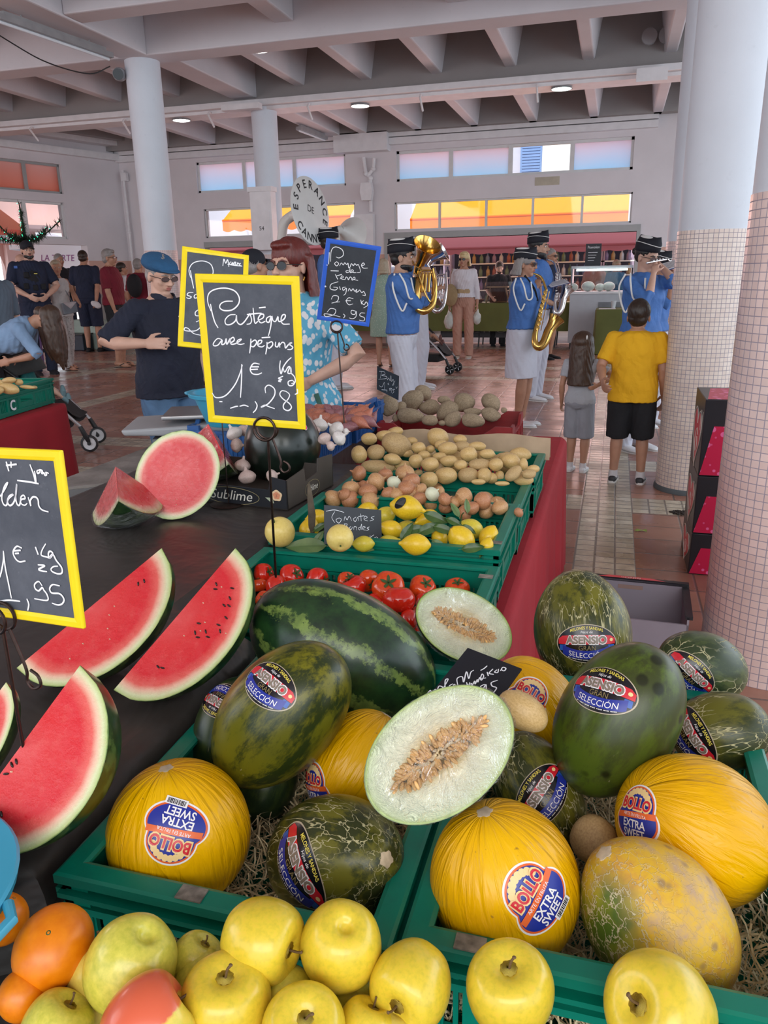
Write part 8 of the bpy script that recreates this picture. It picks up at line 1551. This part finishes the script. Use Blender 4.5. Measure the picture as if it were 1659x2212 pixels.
t=thing('plastic_cup','clear cup on the small olive table behind the flute players','cup',(PY(1325,660,yb).x,yb+.3,z2));m=MB();m.lathe([(0,0),(.035,0),(.05,.14),(.047,.14),(.032,.005),(0,.005)],20);m.build('cup_wall',mat('pale cup',(.55,.58,.6),.3),t)
o=tag(MB().box((0,0,.004),(.30,.21,.008)).build('paper_sheet',M_WT,None,smooth=False),'white paper sheet on the small olive table','paper');o.location=(PY(1312,660,yb).x,yb+.15,z2)
def pipe(label,pts,r,nm='wall_pipe',mt=None):
 t=thing(nm,label,'pipe',pts[0]);o=Vector(pts[0]);m=MB();m.tube([Vector(p)-o for p in pts],r,10);m.build('pipe_run',mt or M_TRIM,t)
 for p in pts[1:-1]:q=MB();q.ell(Vector(p)-o,r*1.35,seg=12,ring=8);q.build('pipe_joint',mt or M_TRIM,t)
 return t
P_=lambda x,y,d=.10:PY(x,y,YB-d)
pipe('white drain pipe running down the pier between the two rear windows',[P_(785,340),P_(790,375),P_(800,385),P_(801,458)],.045)
pipe('second drain pipe bending into the pier pipe',[P_(808,342),P_(806,365),P_(796,378)],.04)
t=thing('duct_box','pale angular duct box fixed to the pipe on the rear pier','box',P_(795,415,.12));m=MB();m.prism([(-.11,.18),(.11,.18),(.14,0),(.10,-.18),(-.10,-.18),(-.14,0)],.16,Matrix.Rotation(PI/2,4,'X'));m.build('duct_body',M_TRIM,t,smooth=False)
t=thing('meter_cabinet','small white meter cabinet numbered 96 on the rear pier','cabinet',P_(790,500,.02));m=MB();m.bb(-.22,.22,-.16,0,-.35,.35);m.build('cabinet_box',M_TRIM,t,smooth=False);m=MB();put_text(m,'96',lambda x,y:V3(x,-.163,y),.10,y=-.05,x=-.05);m.build('number',M_INK,t,smooth=False)
c=PY(575,470,13.82-.30);t=thing('meter_cabinet','white electric cabinet numbered 54 on the middle column','cabinet',(c.x-.03,13.60,c.z));m=MB();m.bb(-.20,.20,-.22,0,-.55,.42);m.build('cabinet_box',M_TRIM,t,smooth=False);m=MB();m.bb(-.23,.23,-.25,0,.42,.50);m.build('cabinet_cornice',M_TRIM,t,smooth=False);m=MB();m.bb(-.16,.16,-.228,-.22,-.35,.10);m.build('door',M_TRIM,t,smooth=False);m=MB();put_text(m,'54',lambda x,y:V3(x,-.231,y),.07,y=-.22,x=-.0);m.build('number',M_INK,t,smooth=False)
ax_=PY(276,585,YB-.05).x;pipe('thin conduit running down the far left corner of the hall',[(-11.45,YB-.1,4.0),(-11.45,YB-.1,2.6),(-11.45,YB-.1,.1)],.03)
t=thing('junction_box','small white junction box high on the far left corner','box',(-11.42,YB-.08,3.85));m=MB();m.bb(-.07,.07,-.06,.04,-.09,.09);m.build('box_body',M_TRIM,t,smooth=False)
o=tag(MB().box((0,0,0),(.50,.006,.16)).build('paper_notice',mat('yellowed paper',(.48,.43,.34),.7),None,smooth=False),'yellowed paper strip taped between the upper and lower rear windows','notice');o.location=P_(1182,391,.004)
t=thing('security_camera','grey round projector fixed at the top of the slender left column','lamp',(-6.68,10.32,4.20),math.radians(25));m=MB();m.lathe([(0,0),(.085,0),(.085,.14),(.05,.20),(0,.20)][::-1],20,rot=basis((0,-1,-.2)),c=(0,.1,0));m.build('housing',M_SCALE,t);m=MB();m.lathe([(0,.205),(.07,.205),(.07,0.21),(0,.21)],20,rot=basis((0,-1,-.2)),c=(0,.1,0));m.build('lens',M_LENS,t);m=MB();m.tube([(0,.12,0),(.1,.16,.02)],.015,8);m.build('bracket',M_SCALE,t)
pts=[(-6.9,7.6,4.32),(-6.85,8.4,4.14),(-6.8,9.0,4.04),(-6.72,9.7,4.06),(-6.6,10.0,4.2)];t=thing('hanging_cable','black cable sagging under the beam at upper left','cable',pts[0]);m=MB();m.tube([Vector(p)-Vector(pts[0])for p in spline(pts,6)],.008,6);m.build('cable',M_BLKP,t)
for i,(px,py)in enumerate(((64,262),(265,245),(450,235),(665,217),(908,208),(1160,190))):
 p=PY(px,py,13.55);t=thing('cable_bracket','white metal bracket under the tray beam, %s from the left'%ORD[i],'bracket',(p.x,13.58,4.30),group='brackets under the tray beam');m=MB();m.tube([(0,0,0),(.0,-.06,-.05),(0,.14,-.22)],.018,6);m.tube([(0,.0,0),(0,.14,-.0)],.016,6);m.build('bracket_arm',M_TRIM,t)
t=thing('wall_speaker','small white box fixed at the right end of the tray beam','box',(PY(1408,163,13.4).x,13.4,PY(1408,163,13.4).z));m=MB();m.bb(-.22,.22,-.1,.1,-.09,.09);m.build('speaker_case',M_TRIM,t,smooth=False)
t=thing('ceiling_loudspeaker','pair of small round loudspeakers below the ceiling at the right','loudspeaker',PY(1421,80,13.5));
for sg in(-1,1):m=MB();m.lathe([(0,0),(.11,0),(.11,.06),(.05,.14),(0,.14)],18,rot=basis((0,1,0)),c=(sg*.12,-.1,0));m.build('loudspeaker_cone',M_SCALE,t)
t=thing('track_rail','short white ceiling lamp tray beside the middle column','lamp',(PY(522,235,13.4).x,13.4,4.30));m=MB();m.bb(-.35,.35,-.08,.08,-.05,.04);m.build('lamp_case',M_TRIM,t,smooth=False)
# ---------------------------------------------------------------- street seen through the openings
def glow(name,col,tr=.5,rough=.8):
 n=NT(name);d=n.t.nodes.new('ShaderNodeBsdfTranslucent');g=n.t.nodes.new('ShaderNodeBsdfDiffuse');ms=n.t.nodes.new('ShaderNodeMixShader');d.inputs[0].default_value=(*col,1);g.inputs[0].default_value=(*col,1);ms.inputs[0].default_value=1-tr
 n.t.links.new(d.outputs[0],ms.inputs[1]);n.t.links.new(g.outputs[0],ms.inputs[2]);n.t.links.new(ms.outputs[0],n.out.inputs[0]);return n.m
M_AWN=glow('yellow orange awning canvas',(.95,.40,.02));M_AWNO=glow('orange awning valance',(.95,.26,.01));M_AWNP=glow('pink red awning canvas',(.62,.22,.24));M_AWNR=glow('coral awning canvas',(.92,.26,.14))
def awning(label,x0,x1,yf,zf,yb_,zb,drop,mt,mv,arms=True):
 t=thing('awning',label,'awning',((x0+x1)/2,yf,zf));W2=(x1-x0)/2
 m=MB();m.rings([[(-W2+2*W2*i/24,(yb_-yf)*v,(zb-zf)*v+.0)for v in(0,.25,.5,.75,1)]for i in range(25)],closed=False,caps=False);o=m.build('canvas',mt,t,auto=None)
 m=MB();R=[];N=int(W2*2/.035)
 for i in range(N+1):x=-W2+2*W2*i/N;R.append([(x,-.01,0),(x,-.012,-drop*.6),(x,-.012+.01*math.sin(x*9),-drop*(.82+.18*abs(math.sin(x*PI/.38))))])
 m.rings(R,closed=False,caps=False);m.build('valance',mv,t,auto=None)
 m=MB();m.tube([(-W2,0,0),(W2,0,0)],.03,8);m.build('front_bar',mv,t)
 if arms:
  for x in(-W2*.66,-W2*.3,W2*.05,W2*.4,W2*.75):m=MB();m.tube([(x,0,-.02),(x+.25,(yb_-yf)*.45,(zb-zf)*.45-.12),(x,yb_-yf,zb-zf-.1)],.022,6);m.build('folding_arm',mv,t)
 return t
X_=lambda px,py,Y:PY(px,py,Y)
YA=20.6;a0,a1=X_(886,470,YA),X_(1357,470,YA)
awning('yellow-orange awning with scalloped edge across the street, seen in the right lower window',a0.x,a1.x,YA,X_(1100,466,YA).z,22.2,X_(1100,466,YA).z+1.05,.34,M_AWN,M_AWNO)
a0,a1=X_(470,470,YA),X_(757,470,YA)
awning('orange awning across the street, seen in the window behind the sousaphone',X_(480,470,YA).x,a1.x,YA,X_(700,468,YA).z,22.2,X_(700,468,YA).z+.9,.30,M_AWN,M_AWNO)
a0,a1=X_(850,530,18.6),X_(1345,530,18.6)
awning('pink-red shop awning low over the right-hand doorway',a0.x-.2,a1.x+.3,18.5,X_(1100,534,18.5).z,19.8,X_(1100,534,18.5).z+.30,.14,M_AWNP,M_AWNP,arms=False)
awning('pink-red shop awning low over the left-hand rear doorway',X_(420,530,18.6).x,X_(750,530,18.6).x,18.5,X_(600,540,18.5).z,19.8,X_(600,540,18.5).z+.3,.14,M_AWNP,M_AWNP,arms=False)
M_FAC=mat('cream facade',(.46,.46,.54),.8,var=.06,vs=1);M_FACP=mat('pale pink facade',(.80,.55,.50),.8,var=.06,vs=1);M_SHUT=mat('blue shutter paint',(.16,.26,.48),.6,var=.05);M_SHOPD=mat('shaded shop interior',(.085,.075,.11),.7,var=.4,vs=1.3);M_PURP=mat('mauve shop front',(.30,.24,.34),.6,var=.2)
t=thing('street_building','pale building with blue shutters across the street behind the hall','building',(-2,24,0));m=MB();m.bb(-12,12,0,.4,2.7,11);m.build('facade_wall',M_FAC,t,smooth=False)
m=MB();m.bb(-12,12,.1,.3,0,.5);m.build('shop_base',M_PURP,t,smooth=False)
for x in(-11,-8.3,-5.6,-2.9,-.2,2.5,5.2):m=MB();m.bb(x-.14,x+.14,-.05,.3,0,2.7);m.build('pilaster',M_PURP,t,smooth=False)
sx_=X_(1123,342,24).x+2;z_=X_(1123,342,24).z
for k_ in range(5):
 xx=sx_-5.2+k_*2.6;m=MB();m.bb(xx+.02,xx+.62,-.06,0,z_-.9,z_+.9);o_=m.build('shutter',M_SHUT,t,smooth=False);m=MB()
 for q_ in range(22):m.bb(xx+.07,xx+.57,-.075,-.06,z_-.82+.076*q_,z_-.78+.076*q_)
 m.build('louvres',M_SHUT,o_,smooth=False);m=MB();m.bb(xx+.62,xx+1.5,-.02,.0,z_-.9,z_+.9);m.build('window_surround',M_FRAME,t,smooth=False)
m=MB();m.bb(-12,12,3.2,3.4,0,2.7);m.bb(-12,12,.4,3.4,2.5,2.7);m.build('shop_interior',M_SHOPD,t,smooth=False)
M_G=[mat('goods red',(.26,.09,.08),.4,var=0),mat('goods amber',(.34,.22,.10),.3,var=0),mat('goods blue',(.14,.18,.32),.4,var=0),mat('goods white',(.45,.45,.50),.4,var=0),mat('goods green',(.12,.18,.13),.4,var=0),mat('goods violet',(.22,.16,.28),.4,var=0)]
bm_=MB();bm_.lathe([(0,0),(.055,0),(.058,.16),(.022,.22),(.022,.29),(0,.29)],8);bot=[bm_.mesh('bottle',g)for g in M_G]
for s_ in range(4):
 xc=X_(905+s_*0,600,22.4).x+(0,2.1,4.2,5.9)[s_]
 t=thing('shop_shelf','tall shop shelf with bottles across the street, %s from the left'%ORD[s_],'shelf',(xc,22.6,0),group='shop shelves across the street');
 for sg in(-1,1):m=MB();m.bb(sg*.88-.02,sg*.88+.02,0,.4,0,2.2);m.build('side_panel',M_PURP,t,smooth=False)
 for k_ in range(6):
  m=MB();m.bb(-.86,.86,0,.4,.3+k_*.36,.33+k_*.36);m.build('shelf_board',M_FRAME,t,smooth=False)
  for i in range(9):
   o=bpy.data.objects.new('bottle',bot[rq.randrange(6)]);COL.objects.link(o);o.location=(xc-.76+i*.19+rq.uniform(-.03,.03),22.75,.331+k_*.36)
   tag(o,'bottle on %s shelf board from the bottom of the %s shop shelf'%(('the lowest','the second','the third','the fourth','the fifth','the top')[k_],ORD[s_]),'bottle','bottles on board %s of the %s shop shelf'%(ORD[k_],ORD[s_]))
t=thing('delivery_van','pale blue-white van parked outside the right-hand doorway','van',(X_(870,590,21).x,20.9,0));m=MB();m.prism([(-1.2,.35),(1.0,.35),(1.0,.95),(.75,1.05),(.45,1.7),(-1.2,1.75)],1.5,Matrix.Translation((0,1.5,0))@Matrix.Rotation(PI/2,4,'X'));bevel(m.build('van_body',mat('blue white van paint',(.45,.50,.62),.35),t,smooth=False),.06,3)
for x in(-.75,.6):
 m=MB();m.lathe([(0,-.1),(.30,-.1),(.30,.1),(0,.1)],20,c=(x,.1,.30),rot=basis((0,1,0)));m.build('wheel',M_BLKP,t)
m=MB();m.bb(-.9,.3,-.01,0,1.1,1.55);m.build('side_window',M_LENS,t,smooth=False)
LWp=lambda x,z,y=0:LW@Vector((x,y,z))
Lrot=LW.to_3x3()
t=thing('pink_arcade','pink arcaded building outside the left wall opening','building',LWp(6,0,6.5 if(LW.to_3x3()@V3(0,1,0)).x<0 else-6.5),Lrot)
m=MB()
for x in(-7,-3.4,.2,3.8,7.4):m.bb(x-.5,x+.5,-.2,.2,0,3.0)
m.bb(-9,9,-.2,.2,3.0,9);m.build('arcade_wall',M_FACP,t,smooth=False)
for x in(-5.2,-1.6,2.0,5.6):
 m=MB();vs=[];N=16
 for i in range(N+1):a=PI*i/N;vs+=[(x+1.3*math.cos(a),0,1.7+1.3*math.sin(a)),(x+1.9*math.cos(a),0,1.7+1.9*math.sin(a))]
 m.add(vs,[(2*i,2*i+1,2*i+3,2*i+2)for i in range(N)]);m.build('arch',M_FACP,t,smooth=False)
m=MB();m.bb(-9,9,-.1,1.6,2.95,3.05);m.build('arcade_ceiling',M_FACP,t,smooth=False)
sgn=1 if(Lrot@V3(0,1,0)).x<0 else-1
t=thing('awning','coral red awning outside the upper left windows','awning',LWp(5.5,2.75,2.6*sgn),Lrot);m=MB();m.rings([[(-4.5+9*i/12,v*1.8*sgn,v*.9)for v in(0,.5,1)]for i in range(13)],closed=False,caps=False);m.build('canvas',M_AWNR,t,auto=None);m=MB();m.bb(-4.5,4.5,-.01,.01,-.35,0);m.build('valance',M_AWNR,t,smooth=False)
c=PD(125,562,21);t=thing('shop_sign','white shop sign lettered LA TARTE behind the floral-trousered person','sign',c,basis(-CF,CR));m=MB();m.bb(-.65,.65,-.42,.42,-.03,-.005);m.build('sign_panel',mat('white sign panel',(.85,.86,.9),.5,var=0),t,smooth=False);m=MB();put_text(m,'LA TARTE',lambda x,y:V3(x,y,.002),.17,y=-.02,width=.9);m.build('sign_lettering',mat('plum lettering',(.25,.06,.22),.5,var=0),t,smooth=False);m=MB();m.bb(-.65,-.60,-2.0,-.42,-.03,0);m.build('post',M_ALU,t,smooth=False);m=MB();m.bb(.60,.65,-2.0,-.42,-.03,0);m.build('post',M_ALU,t,smooth=False)
t=thing('market_parasol','white market canopy outside the left opening','parasol',PD(110,530,22));m=MB();m.lathe([(0,.35),(1.1,0),(1.1,-.12),(1.08,0),(0,.33)],8);m.build('canopy',mat('white canopy cloth',(.88,.88,.92),.6,var=0),t,auto=30);m=MB();m.tube([(0,0,.3),(0,0,-2.2)],.03,8);m.build('pole',M_ALU,t)
yl=13.6;q0,q1=PY(180,690,15.6),PY(285,690,15.6);zl=q0.z
table('folding table with a pale printed cloth by the left wall',max(q0.x-.2,-11.9),q1.x+.3,15.4,16.1,zl,.75,mat('pale mint printed cloth',(.42,.52,.46),.8,var=.2,vs=3),'pale mint printed tablecloth on the far left market table')
for i,(px,hh,cc,lab)in enumerate(((212,.22,(.7,.25,.02),'orange juice jug on the mint table'),(222,.55,(.52,.50,.48),'tall pale dispenser on the mint table'),(230,.18,(.35,.02,.04),'red ornament basket on the mint table'),(175,.15,(.75,.55,.15),'small golden pot on the mint table'),(188,.12,(.2,.3,.2),'small green pot on the mint table'))):
 p=PY(px,690,15.6);m=MB();r_=hh*.32+.02;m.lathe([(0,0),(r_*.8,0),(r_,hh*.5),(r_*.7,hh*.9),(r_*.75,hh),(r_*.65,hh),(0,hh*.2)],20);o=m.build('jug' if i<2 else 'pot',mat('pot glaze %d'%i,cc,.4));o.location=(p.x,15.65,zl+.002);tag(o,lab,'jug' if i<2 else 'pot')
for(x_,w__,lab)in((-.5,.5,'dark storage box under the mint table'),(.35,.4,'second dark storage box under the mint table')):
 t=thing('storage_box',lab,'box',((q0.x+q1.x)/2+x_,15.15,0));m=MB();m.bb(-w__/2,w__/2,-.18,.18,0,.34);bevel(m.build('box_body',mat('dark blue plastic box',(.02,.03,.05),.5),t,smooth=False),.02);m=MB();m.bb(-w__/2-.01,w__/2+.01,-.19,.19,.34,.37);m.build('lid',M_BLKP,t,smooth=False)
p=PZ(88,800,0);yt_=12.6;p=PY(86,740,yt_);topz=PY(86,505,yt_).z;t=thing('decorated_tree','slim artificial tree strung with tiny green lights behind the officer','tree',(p.x,yt_,0))
m=MB();m.tube([(0,0,0),(.02,0,topz*.5),(-.02,0,topz-.1)],.03,8);m.build('trunk',mat('violet tree trunk',(.10,.05,.16),.6),t)
M_FIR=mat('artificial fir needles',(.010,.035,.016),.7,var=.3);rb_=random.Random(9);needles=MB();lights=[]
for(dx,dz)in((-.62,.30),(.62,.22),(-.18,.55),(-.40,.02),(.45,.0),(.68,-.02),(.15,.38),(-.30,-.04),(.30,.12),(-.05,.18),(.05,-.05)):
 dy=rb_.uniform(-.5,.5);bq=MB();P_=spline([(0,0,topz-.12),(dx*.5,dy*.5,topz-.10+dz*.35),(dx,dy,topz+dz)],6);bq.tube([Vector(q)for q in P_],.010,5)
 for j in range(150):u=rb_.random();i_=min(len(P_)-1,int(u*len(P_)));c0=Vector(P_[i_]);d_=Vector((rb_.gauss(0,1),rb_.gauss(0,1),rb_.gauss(0,.8))).normalized()*.14*(1.1-u*.4);s2=d_.cross(Vector((0,0,1))).normalized()*.012;bq.add([c0-s2,c0+s2,c0+d_],[(0,1,2)])
 bq.build('branch',M_FIR,t,smooth=False)
 for j in(.35,.55,.75,.95):lights.append(Vector(P_[min(len(P_)-1,int(j*len(P_)))])+Vector((0,-.05,.0)))
m=MB()
for l in lights:m.ell(l,.007,seg=8,ring=6)
tag(m.build('fairy_lights',emit('green fairy light',(.05,1,.45),4),t),'tiny green fairy lights',kind='stuff')
p=PZ(1383,1147,.002);t=thing('fallen_leaf','pale green leaf scrap on the terracotta floor','leaf',p);m=MB();m.add([(-.035,0,0),(-.02,.02,.008),(.01,.012,.004),(.035,.02,.01),(.04,-.01,0),(.01,-.006,.006),(-.02,-.015,.002)],[(0,1,6),(1,2,5,6),(2,3,4,5)]);m.build('leaf_blade',mat('pale leaf green',(.32,.40,.10),.6),t,smooth=False)
p=PZ(1478,1108,.003);t=thing('floor_debris','dark crumbly dirt patch on the tiles at the foot of the mosaic column','dirt',p);m=MB();rb_=random.Random(2)
for i in range(90):a,r=rb_.uniform(0,6.28),rb_.random()**.5;m.ell((.085*r*math.cos(a),.055*r*math.sin(a),.001),(rb_.uniform(.004,.012),rb_.uniform(.004,.01),rb_.uniform(.002,.006)),None,6,4)
tag(m.build('dirt',mat('dark dirt',(.030,.020,.015),.9),t),'dark crumbs',kind='stuff')
